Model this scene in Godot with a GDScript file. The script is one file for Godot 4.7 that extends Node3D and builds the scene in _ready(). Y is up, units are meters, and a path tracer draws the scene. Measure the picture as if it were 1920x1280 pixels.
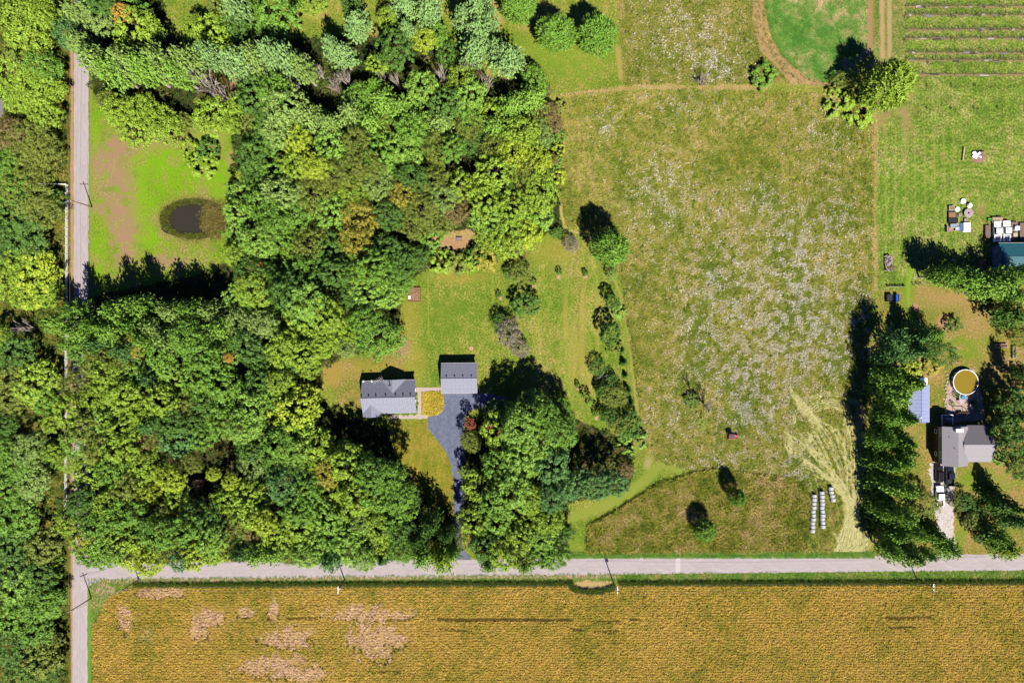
extends Node3D
# A farm corner seen from a drone: woodland, two houses, a meadow and a bean field beside two country roads.
# Plan units of 0.15 m are used for the survey of the ground: (960, 640) in plan lies at the world origin, x east, z south.
const S := 0.15
const LIT := 3.5            # how much brighter a sunlit level surface reads than its own base colour
const GX0 := -112.0
const GY0 := -93.0
const GW := 2048
const GH := 1400
const GSTEP := 1.047

var rng := RandomNumberGenerator.new()
var noise_a: PackedByteArray
var noise_b: PackedByteArray
var noise_c: PackedByteArray
var region: PackedByteArray
var paint: PackedByteArray
var lut := PackedByteArray()
var used := {}
var leafs := {}
var mats := {}
var crown_cache := {}

# ------------------------------------------------------------------ small helpers
class MB:
	var v := PackedVector3Array()
	var ix := PackedInt32Array()
	var col := PackedColorArray()
	var uv := PackedVector2Array()
	func tri(a: Vector3, b: Vector3, c: Vector3) -> void:
		var n := v.size()
		v.append(a); v.append(b); v.append(c)
		ix.append(n); ix.append(n + 1); ix.append(n + 2)
	func quad(a: Vector3, b: Vector3, c: Vector3, d: Vector3) -> void:
		var n := v.size()
		v.append(a); v.append(b); v.append(c); v.append(d)
		ix.append(n); ix.append(n + 1); ix.append(n + 2)
		ix.append(n); ix.append(n + 2); ix.append(n + 3)
	func paint_last(count: int, c: Color) -> void:
		for i in count:
			col.append(c)
	func box(c: Vector3, s: Vector3, b := Basis()) -> void:
		var h := s * 0.5
		var p := []
		for i in 8:
			p.append(c + b * Vector3(h.x if i & 1 else -h.x, h.y if i & 2 else -h.y, h.z if i & 4 else -h.z))
		quad(p[0], p[1], p[3], p[2]); quad(p[4], p[6], p[7], p[5])
		quad(p[0], p[4], p[5], p[1]); quad(p[2], p[3], p[7], p[6])
		quad(p[0], p[2], p[6], p[4]); quad(p[1], p[5], p[7], p[3])
	# a box whose upper edges are chamfered
	func soft_box(c: Vector3, s: Vector3, e: float, b := Basis()) -> void:
		var h := s * 0.5
		var lo := [Vector3(-h.x, -h.y, -h.z), Vector3(h.x, -h.y, -h.z), Vector3(h.x, -h.y, h.z), Vector3(-h.x, -h.y, h.z)]
		var mid := []
		var top := []
		for q in lo:
			mid.append(Vector3(q.x, h.y - e, q.z))
			top.append(Vector3(q.x - signf(q.x) * e, h.y, q.z - signf(q.z) * e))
		for i in 4:
			var j := (i + 1) % 4
			quad(c + b * lo[i], c + b * lo[j], c + b * mid[j], c + b * mid[i])
			quad(c + b * mid[i], c + b * mid[j], c + b * top[j], c + b * top[i])
		quad(c + b * top[0], c + b * top[1], c + b * top[2], c + b * top[3])
		quad(c + b * lo[3], c + b * lo[2], c + b * lo[1], c + b * lo[0])
	func tube(a: Vector3, b: Vector3, r0: float, r1: float, n := 8, caps := true) -> void:
		var d := (b - a).normalized()
		var u := d.cross(Vector3.UP if absf(d.y) < 0.9 else Vector3.RIGHT).normalized()
		var w := d.cross(u)
		var ra := []
		var rb := []
		for i in n:
			var t := TAU * i / n
			var o := u * cos(t) + w * sin(t)
			ra.append(a + o * r0); rb.append(b + o * r1)
		for i in n:
			var j := (i + 1) % n
			quad(ra[i], ra[j], rb[j], rb[i])
			if caps:
				tri(a, ra[i], ra[j]); tri(b, rb[j], rb[i])
	func ring(c: Vector3, r0: float, r1: float, y0: float, y1: float, n := 32) -> void:
		for i in n:
			var a := TAU * i / n
			var b := TAU * (i + 1) / n
			var p := Vector3(cos(a), 0, sin(a))
			var q := Vector3(cos(b), 0, sin(b))
			var u := Vector3(0, y0, 0)
			var t := Vector3(0, y1, 0)
			quad(c + p * r1 + u, c + q * r1 + u, c + q * r1 + t, c + p * r1 + t)
			quad(c + p * r0 + t, c + q * r0 + t, c + q * r0 + u, c + p * r0 + u)
			quad(c + p * r0 + t, c + p * r1 + t, c + q * r1 + t, c + q * r0 + t)
	func slab(a: Vector3, b: Vector3, c: Vector3, d: Vector3, th: float) -> void:
		var n := (b - a).cross(d - a).normalized()
		if n.y < 0.0:
			n = -n
		var o := -n * th
		quad(a, b, c, d)
		quad(a + o, d + o, c + o, b + o)
		quad(a, a + o, b + o, b); quad(b, b + o, c + o, c); quad(c, c + o, d + o, d); quad(d, d + o, a + o, a)
	func wedge(a: Vector3, b: Vector3, c: Vector3, th: float) -> void:
		var n := (b - a).cross(c - a).normalized()
		if n.y < 0.0:
			n = -n
		var o := -n * th
		tri(a, b, c); tri(a + o, c + o, b + o)
		quad(a, a + o, b + o, b); quad(b, b + o, c + o, c); quad(c, c + o, a + o, a)
	func sheet(pts: PackedVector2Array, y: float, depth := 0.0) -> void:
		var t := Geometry2D.triangulate_polygon(pts)
		for i in range(0, t.size(), 3):
			tri(Vector3(pts[t[i]].x, y, pts[t[i]].y), Vector3(pts[t[i + 1]].x, y, pts[t[i + 1]].y), Vector3(pts[t[i + 2]].x, y, pts[t[i + 2]].y))
		if depth > 0.0:
			for i in pts.size():
				var p := pts[i]
				var q := pts[(i + 1) % pts.size()]
				quad(Vector3(p.x, y, p.y), Vector3(q.x, y, q.y), Vector3(q.x, y - depth, q.y), Vector3(p.x, y - depth, p.y))
	func done() -> ArrayMesh:
		var arr := []
		arr.resize(Mesh.ARRAY_MAX)
		arr[Mesh.ARRAY_VERTEX] = v
		arr[Mesh.ARRAY_INDEX] = ix
		if col.size() == v.size():
			arr[Mesh.ARRAY_COLOR] = col
		if uv.size() == v.size():
			arr[Mesh.ARRAY_TEX_UV] = uv
		var m := ArrayMesh.new()
		m.add_surface_from_arrays(Mesh.PRIMITIVE_TRIANGLES, arr)
		return m

func P(x: float, y: float, h := 0.0) -> Vector3:
	return Vector3((x - 960.0) * S, h, (y - 640.0) * S)

func P2(x: float, y: float) -> Vector2:
	return Vector2((x - 960.0) * S, (y - 640.0) * S)

func numbered(called: String, parent: Node) -> String:
	var key := str(parent.get_instance_id()) + called
	var n: int = used.get(key, 0)
	used[key] = n + 1
	return called if n == 0 else "%s_%03d" % [called, n]

func tag(o: Node, label: String, category := "", group := "", kind := "") -> void:
	if label: o.set_meta("label", label)
	if category: o.set_meta("category", category)
	if group: o.set_meta("group", group)
	if kind: o.set_meta("kind", kind)

func thing(called: String, label: String, category: String, at := Vector3.ZERO, turn := 0.0, group := "") -> Node3D:
	var o := Node3D.new()
	o.name = numbered(called, self)
	o.position = at
	o.rotation.y = turn
	tag(o, label, category, group)
	add_child(o, true)
	return o

func part(called: String, mesh: Mesh, mat: Material, parent: Node) -> MeshInstance3D:
	var o := MeshInstance3D.new()
	o.name = numbered(called, parent)
	o.mesh = mesh
	o.material_override = mat
	parent.add_child(o, true)
	return o

func struct_sheet(called: String, mesh: Mesh, mat: Material, label: String) -> MeshInstance3D:
	var o := part(called, mesh, mat, self)
	tag(o, label, "", "", "structure")
	return o

func lin(c: float) -> float:
	return c / 12.92 if c <= 0.04045 else pow((c + 0.055) / 1.055, 2.4)

func enc(c: float) -> float:
	return c * 12.92 if c <= 0.0031308 else 1.055 * pow(c, 1.0 / 2.4) - 0.055

# the base colour of a level surface that the sun shows as r, g, b (0-255)
func base(r: float, g: float, b: float, k := 1.0) -> Color:
	return Color(enc(lin(r / 255.0) / LIT * k), enc(lin(g / 255.0) / LIT * k), enc(lin(b / 255.0) / LIT * k))

func mat(key: String, c: Color, rough := 0.85, spec := 0.3, metal := 0.0) -> StandardMaterial3D:
	if mats.has(key):
		return mats[key]
	var m := StandardMaterial3D.new()
	m.resource_name = key
	m.albedo_color = c
	m.roughness = rough
	m.metallic_specular = spec
	m.metallic = metal
	mats[key] = m
	return m

# a mottled material: a noise texture between two tones, laid on in world metres
func rough_mat(key: String, c0: Color, c1: Color, metres: float, rough := 0.9, octaves := 4) -> StandardMaterial3D:
	if mats.has(key):
		return mats[key]
	var f := FastNoiseLite.new()
	f.seed = key.hash() % 9999
	f.frequency = 0.02
	f.fractal_octaves = octaves
	f.fractal_gain = 0.75
	var src := f.get_seamless_image(256, 256)
	var im := Image.create(256, 256, false, Image.FORMAT_RGB8)
	for y in 256:
		for x in 256:
			im.set_pixel(x, y, c0.lerp(c1, smoothstep(0.2, 0.8, src.get_pixel(x, y).r)))
	var m := mat(key, Color.WHITE, rough)
	m.albedo_texture = ImageTexture.create_from_image(im)
	m.uv1_triplanar = true
	m.uv1_world_triplanar = true
	m.uv1_scale = Vector3.ONE / metres
	return m

# ------------------------------------------------------------------ ground painting
func noise_bytes(seed_: int, freq: float, oct: int) -> PackedByteArray:
	var f := FastNoiseLite.new()
	f.noise_type = FastNoiseLite.TYPE_SIMPLEX
	f.seed = seed_
	f.frequency = freq
	f.fractal_octaves = oct
	f.fractal_gain = 0.6
	return f.get_image(GW, GH).get_data()

func fill(id: int, pts: Array) -> void:
	var n := pts.size()
	var ps := PackedVector2Array()
	var y0 := 1e9
	var y1 := -1e9
	for p in pts:
		var q := Vector2((p[0] - GX0) / GSTEP, (p[1] - GY0) / GSTEP)
		ps.append(q)
		y0 = minf(y0, q.y); y1 = maxf(y1, q.y)
	for y in range(maxi(0, int(y0)), mini(GH, int(y1) + 1)):
		var xs := []
		var yy := y + 0.5
		for i in n:
			var a := ps[i]
			var b := ps[(i + 1) % n]
			if (a.y <= yy) != (b.y <= yy):
				xs.append(a.x + (yy - a.y) / (b.y - a.y) * (b.x - a.x))
		xs.sort()
		for k in range(0, xs.size() - 1, 2):
			for x in range(maxi(0, int(xs[k] + 0.5)), mini(GW, int(xs[k + 1] + 0.5))):
				region[y * GW + x] = id

func rid(x: float, y: float) -> int:
	var u := clampi(int((x - GX0) / GSTEP), 0, GW - 1)
	var w := clampi(int((y - GY0) / GSTEP), 0, GH - 1)
	return region[w * GW + u]

func nz(a: PackedByteArray, x: float, y: float) -> float:
	var u := clampi(int((x - GX0) / GSTEP), 0, GW - 1)
	var w := clampi(int((y - GY0) / GSTEP), 0, GH - 1)
	return a[w * GW + u] / 255.0

func blob(x: float, y: float, rx: float, ry: float, c: Array, strength: float, rough := 0.8) -> void:
	var cx := (x - GX0) / GSTEP
	var cy := (y - GY0) / GSTEP
	var ex := rx / GSTEP
	var ey := ry / GSTEP
	var r := lut[int(c[0])]
	var g := lut[int(c[1])]
	var b := lut[int(c[2])]
	for yy in range(maxi(0, int(cy - ey * 1.6)), mini(GH, int(cy + ey * 1.6))):
		for xx in range(maxi(0, int(cx - ex * 1.6)), mini(GW, int(cx + ex * 1.6))):
			var i := yy * GW + xx
			var d := sqrt(((xx - cx) / ex) ** 2 + ((yy - cy) / ey) ** 2)
			d += (noise_b[i] / 255.0 - 0.5) * rough + (noise_a[i] / 255.0 - 0.5) * rough * 0.9
			if d < 1.15:
				var a := strength * clampf((1.15 - d) / 0.6, 0.0, 1.0)
				var j := i * 3
				paint[j] = int(lerpf(paint[j], r, a))
				paint[j + 1] = int(lerpf(paint[j + 1], g, a))
				paint[j + 2] = int(lerpf(paint[j + 2], b, a))

func stroke(pts: Array, width: float, c: Array, strength: float, rough := 0.7) -> void:
	for k in pts.size() - 1:
		var a := Vector2(pts[k][0], pts[k][1])
		var b := Vector2(pts[k + 1][0], pts[k + 1][1])
		var n := maxi(1, int(a.distance_to(b) / (width * 0.7)))
		for i in n:
			var p := a.lerp(b, float(i) / n)
			blob(p.x, p.y, width, width, c, strength, rough)

enum {LAWN, FLOOR, YARD, MEADOW, BRUSH, BRIGHT, RIGHT, DRY, SOIL, VERGE, PATH, HAY, WEST, TRACK, GOLD, GRAVEL, PATIO, FRONT, GAP, ORCHARD}

func paint_ground() -> StandardMaterial3D:
	for i in 256:
		lut.append(int(round(255.0 * enc(lin(i / 255.0) / LIT))))
	noise_a = noise_bytes(11, 0.21, 2)
	noise_b = noise_bytes(12, 0.035, 4)
	noise_c = noise_bytes(13, 0.007, 4)
	region.resize(GW * GH)
	region.fill(LAWN)
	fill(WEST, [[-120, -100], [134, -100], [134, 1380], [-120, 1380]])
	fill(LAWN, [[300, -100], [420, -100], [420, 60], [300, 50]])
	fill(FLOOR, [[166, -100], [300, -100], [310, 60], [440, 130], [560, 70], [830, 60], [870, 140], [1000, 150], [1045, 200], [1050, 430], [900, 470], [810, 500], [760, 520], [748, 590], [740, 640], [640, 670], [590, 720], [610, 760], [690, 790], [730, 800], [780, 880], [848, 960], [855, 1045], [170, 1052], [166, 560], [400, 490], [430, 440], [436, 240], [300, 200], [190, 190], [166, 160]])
	fill(PATH, [[790, 445], [890, 425], [900, 450], [860, 470], [800, 465]])
	fill(YARD, [[166, 180], [300, 220], [440, 225], [432, 300], [430, 470], [400, 510], [166, 555]])
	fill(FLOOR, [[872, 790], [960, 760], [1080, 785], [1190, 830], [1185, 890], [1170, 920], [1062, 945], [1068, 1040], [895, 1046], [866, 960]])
	fill(ORCHARD, [[945, 470], [1050, 425], [1100, 432], [1160, 520], [1175, 600], [1190, 700], [1208, 830], [1190, 830], [1080, 785], [1000, 720], [945, 680]])
	fill(FRONT, [[722, 790], [800, 786], [803, 805], [838, 840], [850, 900], [850, 970], [800, 940], [740, 860]])
	fill(DRY, [[600, 690], [660, 670], [750, 660], [760, 700], [680, 712], [676, 780], [640, 760]])
	fill(MEADOW, [[1052, 180], [1300, 168], [1560, 178], [1638, 200], [1638, 700], [1630, 860], [1560, 1036], [1500, 1036], [1500, 900], [1330, 880], [1290, 882], [1230, 864], [1208, 830], [1190, 700], [1175, 600], [1165, 520], [1100, 430], [1062, 425], [1045, 340]])
	fill(MEADOW, [[1150, -100], [1400, -100], [1440, 80], [1500, 155], [1170, 157]])
	fill(BRIGHT, [[1412, -100], [1627, -100], [1626, 100], [1570, 155], [1490, 152], [1450, 80]])
	fill(PATH, [[1405, -100], [1424, -100], [1440, 50], [1466, 104], [1516, 146], [1560, 158], [1486, 159], [1452, 122], [1424, 92], [1412, 40]])
	fill(TRACK, [[1627, -100], [1700, -100], [1700, 150], [1640, 170], [1627, 120]])
	fill(PATH, [[1050, 176], [1170, 157], [1440, 157], [1440, 168], [1300, 168], [1180, 168], [1055, 182]])
	fill(RIGHT, [[1645, 145], [1700, 140], [1700, -100], [2040, -100], [2040, 535], [1700, 535], [1645, 545]])
	fill(DRY, [[1645, 540], [2040, 530], [2040, 1040], [1640, 1040]])
	fill(PATH, [[1637, 200], [1645, 200], [1645, 545], [1637, 545]])
	fill(BRUSH, [[1100, 1036], [1100, 988], [1165, 952], [1240, 905], [1330, 880], [1500, 900], [1522, 930], [1512, 1032]])
	fill(HAY, [[1606, 790], [1618, 790], [1634, 1036], [1580, 1036], [1590, 980], [1600, 920]])
	fill(SOIL, [[171, 1380], [172, 1175], [205, 1115], [250, 1097], [640, 1096], [2040, 1091], [2040, 1380]])
	fill(VERGE, [[165, 1380], [165, 1085], [640, 1079], [2040, 1068], [2040, 1091], [640, 1096], [250, 1097], [205, 1115], [172, 1175], [171, 1380]])
	fill(VERGE, [[1062, 1046], [1062, 1036], [1640, 1034], [1640, 1046]])
	fill(PATH, [[1076, 1092], [1100, 1088], [1146, 1089], [1150, 1099], [1128, 1108], [1094, 1107], [1078, 1100]])
	fill(GOLD, [[791, 734], [831, 732], [832, 760], [828, 772], [818, 778], [791, 778]])
	fill(GRAVEL, [[1741, 868], [1790, 870], [1790, 905], [1789, 1000], [1796, 1040], [1764, 1040], [1762, 1000], [1750, 950]])
	fill(PATIO, [[1775, 715], [1790, 695], [1830, 690], [1840, 740], [1846, 785], [1776, 790], [1772, 760]])
	for q in [[820, 1160, 250, 3.2], [700, 1162, 60, 2.2], [1118, 1163, 45, 2.5], [1180, 1160, 22, 2], [820, 1181, 60, 2], [1070, 1177, 22, 2], [1115, 1181, 45, 2], [1660, 1156, 86, 3], [1664, 1174, 48, 2.5], [535, 1158, 60, 2], [540, 1174, 40, 2], [710, 1257, 40, 2]]:
		fill(GAP, [[q[0], q[1] - q[3]], [q[0] + q[2], q[1] - q[3]], [q[0] + q[2], q[1] + q[3]], [q[0], q[1] + q[3]]])
	for pts in hay_lines():
		for k in pts.size() - 1:
			for s in 4:
				var p: Vector2 = pts[k].lerp(pts[k + 1], s / 4.0)
				var u := int((p.x - GX0) / GSTEP)
				var v := int((p.y - GY0) / GSTEP)
				for dy in range(0, 1):
					for dx in range(0, 2):
						if dx * dx + dy * dy < 2 and (region[(v + dy) * GW + u + dx] == MEADOW or region[(v + dy) * GW + u + dx] == BRUSH):
							region[(v + dy) * GW + u + dx] = HAY
	# three tones of each kind of ground, its grain and its stripes
	var tones := {
		LAWN: [[114, 144, 46], [140, 158, 60], [174, 168, 86], 0.26, 0],
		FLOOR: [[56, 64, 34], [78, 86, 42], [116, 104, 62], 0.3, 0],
		YARD: [[118, 156, 38], [142, 168, 56], [166, 158, 96], 0.26, 0],
		MEADOW: [[120, 134, 54], [146, 148, 72], [172, 160, 94], 0.4, 0],
		BRUSH: [[122, 134, 50], [156, 152, 74], [192, 174, 108], 0.45, 0],
		BRIGHT: [[88, 142, 56], [116, 156, 70], [194, 176, 124], 0.4, 0],
		RIGHT: [[110, 142, 50], [134, 156, 66], [172, 170, 104], 0.32, 1],
		DRY: [[128, 142, 54], [156, 150, 74], [180, 154, 100], 0.24, 0],
		SOIL: [[142, 126, 54], [166, 142, 64], [186, 156, 80], 0.3, 0],
		VERGE: [[92, 130, 48], [120, 148, 64], [166, 154, 98], 0.3, 0],
		PATH: [[166, 156, 84], [188, 168, 106], [204, 178, 128], 0.18, 0],
		HAY: [[112, 130, 50], [136, 146, 66], [168, 164, 98], 0.4, 2],
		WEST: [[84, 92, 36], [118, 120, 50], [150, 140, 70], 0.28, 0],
		TRACK: [[112, 142, 58], [140, 152, 76], [186, 164, 116], 0.24, 2],
		GOLD: [[176, 146, 30], [200, 166, 44], [180, 120, 60], 0.3, 0],
		GRAVEL: [[206, 196, 196], [220, 212, 212], [230, 222, 224], 0.1, 0],
		PATIO: [[196, 170, 160], [212, 186, 176], [180, 150, 140], 0.2, 0],
		FRONT: [[132, 142, 44], [156, 150, 58], [176, 156, 72], 0.14, 2],
		GAP: [[84, 72, 34], [98, 82, 38], [112, 90, 44], 0.3, 0],
		ORCHARD: [[118, 150, 48], [144, 160, 64], [176, 168, 92], 0.24, 2],
	}
	var table := PackedByteArray()
	table.resize(20 * 768)
	var grain := PackedFloat32Array()
	grain.resize(20)
	var stripes := PackedByteArray()
	stripes.resize(20)
	for id in tones:
		var t: Array = tones[id]
		grain[id] = t[3]
		stripes[id] = t[4]
		for k in 256:
			var u := clampf((k / 255.0 - 0.27) / 0.46, 0.0, 1.0) * 2.0
			for ch in 3:
				var value := lerpf(t[0][ch], t[1][ch], u) if u < 1.0 else lerpf(t[1][ch], t[2][ch], u - 1.0)
				table[id * 768 + k * 3 + ch] = lut[int(value)]
	paint.resize(GW * GH * 3)
	var wave := PackedFloat32Array()
	for k in 4096:
		wave.append(0.07 * sin(k * 0.42) + 0.05 * sin(k * 0.133 + 1.0) + 0.04 * sin(k * 0.91 + 2.0))
	var i := 0
	for y in GH:
		for x in GW:
			var a := noise_a[i]
			var b := noise_b[i]
			var c := noise_c[i]
			var wx := clampi(x + ((b - 128) >> 5) + ((a - 128) >> 6), 0, GW - 1)
			var wy := clampi(y + ((c - 128) >> 5) + ((a - 128) >> 6), 0, GH - 1)
			var id := region[wy * GW + wx]
			var k := id * 768 + ((b + c + (a >> 1)) * 2 / 5) * 3
			var f := 1.0 + (a - 128) * 0.0078 * grain[id]
			var s := stripes[id]
			if s == 1:
				f += wave[y + (c >> 2)] * 0.8
			elif s == 2:
				f += wave[x + (c >> 3)] * 0.45
			var j := i * 3
			paint[j] = mini(255, int(table[k] * f))
			paint[j + 1] = mini(255, int(table[k + 1] * f))
			paint[j + 2] = mini(255, int(table[k + 2] * f))
			i += 1
	paint_patches()
	var im := Image.create_from_data(GW, GH, false, Image.FORMAT_RGB8, paint)
	var m := mat("ground", Color.WHITE, 0.95, 0.15)
	m.albedo_texture = ImageTexture.create_from_image(im)
	m.texture_repeat = false
	return m

func paint_patches() -> void:
	var earth := [184, 148, 122]
	var lime := [136, 198, 26]
	# the yard round the pond: dry brown patches, lime-green growth, a muddy shore
	for q in [[215, 285, 38, 40], [250, 270, 50, 20], [222, 350, 34, 60], [226, 400, 26, 70], [330, 262, 36, 14], [300, 250, 50, 12], [180, 310, 12, 30], [185, 392, 14, 12], [400, 262, 16, 22], [435, 165, 10, 40], [245, 430, 22, 60], [310, 490, 34, 14], [430, 300, 8, 14], [232, 460, 16, 50]]:
		blob(q[0], q[1], q[2] * 1.15, q[3] * 1.15, earth, 0.85, 1.5)
	for q in [[330, 330, 80, 44], [290, 300, 46, 24], [270, 390, 26, 60], [410, 350, 24, 60], [390, 260, 26, 10], [280, 450, 30, 22], [185, 470, 14, 60], [180, 240, 10, 40]]:
		blob(q[0], q[1], q[2], q[3], lime, 0.5, 1.4)
	rng.seed = 61
	for k in 90:
		var x := rng.randf_range(172, 425)
		var y := rng.randf_range(225, 500)
		if rid(x, y) == YARD:
			blob(x, y, rng.randf_range(3, 12), rng.randf_range(3, 10), [[184, 150, 118], [120, 160, 48], [156, 160, 74], [132, 186, 36]][k % 4], rng.randf_range(0.25, 0.6), 1.6)
	blob(364, 410, 76, 50, [150, 150, 70], 0.8, 0.3)
	blob(364, 410, 68, 43, [150, 124, 96], 0.95, 0.25)
	blob(362, 411, 60, 36, [70, 76, 34], 0.95, 0.35)
	stroke([[222, 362], [250, 364], [280, 380], [300, 392]], 2.4, lime, 0.25, 1.2)
	# mown edges and worn tracks
	stroke([[1044, 300], [1052, 400], [1062, 430], [1100, 440]], 3, [206, 190, 120], 0.7)
	stroke([[1150, 520], [1166, 560], [1180, 640], [1190, 730], [1204, 830], [1240, 872]], 3, [176, 172, 96], 0.6)
	stroke([[1070, 970], [1160, 938], [1210, 900], [1240, 868], [1300, 884]], 11, [156, 172, 74], 0.7, 0.4)
	stroke([[1216, 860], [1212, 880]], 9, [196, 178, 126], 0.6)
	stroke([[1068, 1000], [1085, 1040]], 12, [134, 162, 56], 0.5)
	stroke([[1158, 90], [1166, 150]], 6, [190, 170, 100], 0.7)
	stroke([[1653, -90], [1655, 110]], 5, [206, 172, 136], 0.7)
	stroke([[1668, -90], [1668, 110]], 5, [206, 172, 136], 0.6)
	stroke([[1632, -90], [1630, 90]], 7, [190, 146, 112], 0.7)
	for q in [[1418, 30, 14, 34], [1428, 70, 12, 30], [1450, 96, 24, 16], [1478, 120, 34, 20], [1500, 145, 44, 12], [1540, 155, 30, 7], [1416, -20, 10, 40], [1690, 210, 22, 12], [1700, 230, 12, 30], [1650, 222, 24, 20], [1770, 290, 8, 6], [1840, 390, 10, 12], [1855, 425, 26, 12], [1700, 180, 14, 10]]:
		blob(q[0], q[1], q[2], q[3], [190, 156, 116], 0.6, 1.6)
	# lawns
	for q in [[1075, 660, 10, 70], [1092, 640, 7, 120], [1060, 600, 5, 60], [1105, 700, 6, 60], [1120, 590, 5, 60]]:
		blob(q[0], q[1], q[2], q[3], [196, 176, 96], 0.55, 1.0)
	for q in [[780, 680, 18, 40], [700, 690, 60, 16], [770, 590, 24, 40], [860, 520, 60, 10], [900, 490, 40, 10], [1040, 470, 40, 30]]:
		blob(q[0], q[1], q[2], q[3], [182, 166, 76], 0.55, 1.0)
	blob(757, 650, 13, 22, [186, 150, 122], 0.8, 0.8)
	blob(620, 700, 22, 26, [190, 160, 84], 0.7, 0.8)
	blob(840, 590, 50, 50, [112, 146, 44], 0.5, 0.8)
	for x in [802, 923]:
		stroke([[x, 520], [x + 1, 640]], 1.6, [176, 184, 84], 0.3)
	for q in [[1213, 266], [1362, 262], [885, 381], [1076, 313], [1324, 885], [1423, 1052]]:
		blob(640 + q[0] / 2.977, 430 + q[1] / 2.977, 4.2, 4.2, [222, 178, 162], 0.95, 0.2)
	for q in [[845, 500, 60, 4], [860, 455, 40, 12], [820, 452, 24, 8]]:
		blob(q[0], q[1], q[2], q[3], [196, 152, 116], 0.7, 0.8)
	for q in [[930, 10, 12, 30], [935, 40, 10, 12], [985, 50, 20, 10], [590, 25, 26, 12], [1000, 20, 60, 22], [650, 170, 20, 12], [700, 60, 10, 12], [800, 110, 16, 10], [740, 90, 10, 14]]:
		blob(q[0], q[1], q[2], q[3], [206, 172, 116], 0.55, 1.0)
	blob(1060, 90, 90, 60, [148, 178, 62], 0.5, 0.8)
	# neighbour's lawn
	for q in [[1760, 560, 60, 22], [1800, 560, 40, 14], [1840, 600, 30, 40], [1767, 606, 14, 18], [1700, 800, 14, 30], [1800, 920, 12, 10], [1870, 880, 30, 24], [1820, 960, 30, 40], [1750, 700, 20, 14], [1860, 690, 20, 24]]:
		blob(q[0], q[1], q[2], q[3], [198, 160, 112], 0.45, 1.3)
	for q in [[1700, 560, 14, 60], [1800, 640, 60, 10], [1840, 900, 60, 22], [1700, 870, 14, 50], [1800, 1000, 12, 30], [1810, 660, 40, 12]]:
		blob(q[0], q[1], q[2], q[3], [126, 166, 44], 0.55, 1.0)
	stroke([[1712, 500], [1704, 530], [1702, 560], [1716, 600]], 4, [146, 184, 60], 0.6)
	blob(1716, 576, 9, 9, [200, 156, 128], 0.95, 0.2)
	blob(1768, 607, 12, 17, [200, 156, 122], 0.9, 0.3)
	# mowing loops on the right lawn
	for k in 26:
		var r := 20.0 + k * 7.5
		var pts := []
		for s in 14:
			var a := PI * (0.95 + 0.75 * s / 13.0)
			pts.append([1822 + cos(a) * r * 0.9, 400 + sin(a) * r * 0.62])
		stroke(pts, 1.8, [172, 188, 86] if k % 2 else [92, 140, 34], 0.16, 1.3)
	for k in 16:
		stroke([[1652 + k * 9, 240], [1652 + k * 9.5, 500]], 1.8, [170, 186, 84] if k % 2 else [92, 140, 34], 0.2, 1.5)
	# grown-over and flowering bands in the meadow, the pulled soil at its corner
	for q in [[1540, 215, 60, 24], [1590, 260, 50, 40], [1100, 380, 40, 60], [1200, 540, 30, 120], [1220, 820, 60, 40], [1080, 250, 24, 60], [1250, 640, 40, 90], [1600, 640, 30, 80]]:
		blob(q[0], q[1], q[2], q[3], [160, 142, 84], 0.45, 1.2)
	for q in [[1200, 200, 30, 24], [1205, 250, 12, 14], [1540, 400, 20, 50], [1410, 450, 16, 12], [1560, 470, 20, 60], [1480, 250, 24, 24], [1280, 300, 40, 30], [1400, 300, 60, 20], [1310, 790, 24, 12]]:
		blob(q[0], q[1], q[2], q[3], [172, 150, 40], 0.45, 1.3)
	for q in [[1330, 480, 80, 80], [1150, 290, 50, 40], [1420, 230, 80, 40], [1420, 860, 60, 20], [1460, 560, 60, 60]]:
		blob(q[0], q[1], q[2], q[3], [98, 116, 40], 0.45, 1.2)
	blob(1140, 440, 40, 60, [176, 150, 96], 0.5, 0.8)
	blob(1562, 970, 4.5, 32, [178, 136, 110], 0.95, 0.3)
	for q in [[1530, 30, 20, 16], [1490, 60, 14, 12], [1590, 60, 16, 20], [1560, 110, 18, 14], [1600, 20, 12, 24], [1470, 20, 12, 20]]:
		blob(q[0], q[1], q[2], q[3], [190, 176, 124], 0.5, 1.5)
	for q in [[1568, 768, 22, 14], [1590, 760, 16, 12], [1600, 790, 14, 20], [1600, 1000, 20, 20]]:
		blob(q[0], q[1], q[2], q[3], [196, 164, 120], 0.7, 1.2)
	# gravelly edges of the roads
	stroke([[133, -90], [134, 1370]], 3, [206, 160, 132], 0.7, 0.8)
	stroke([[170, -90], [169, 1040]], 3, [150, 170, 70], 0.5)
	stroke([[166, 1090], [640, 1083], [1160, 1080]], 4, [206, 176, 152], 0.75, 0.9)
	blob(190, 1104, 22, 14, [212, 178, 158], 0.9, 0.8)
	blob(1108, 1098, 34, 9, [206, 180, 130], 0.9, 0.6)
	stroke([[166, 1110], [166, 1370]], 3, [112, 168, 62], 0.8)
	# tan and pinkish lodged beans, showing the dry stems
	for q in lodged():
		blob(q[0], q[1], q[2], q[3], [214, 176, 138], 0.85, 2.2)
	blob(275, 1190, 16, 14, [190, 172, 130], 0.8, 0.8)
	blob(830, 757, 4, 10, [206, 140, 110], 0.7)
	blob(798, 780, 12, 5, [206, 190, 90], 0.7)
	blob(735, 786, 14, 5, [206, 190, 110], 0.7)

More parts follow.
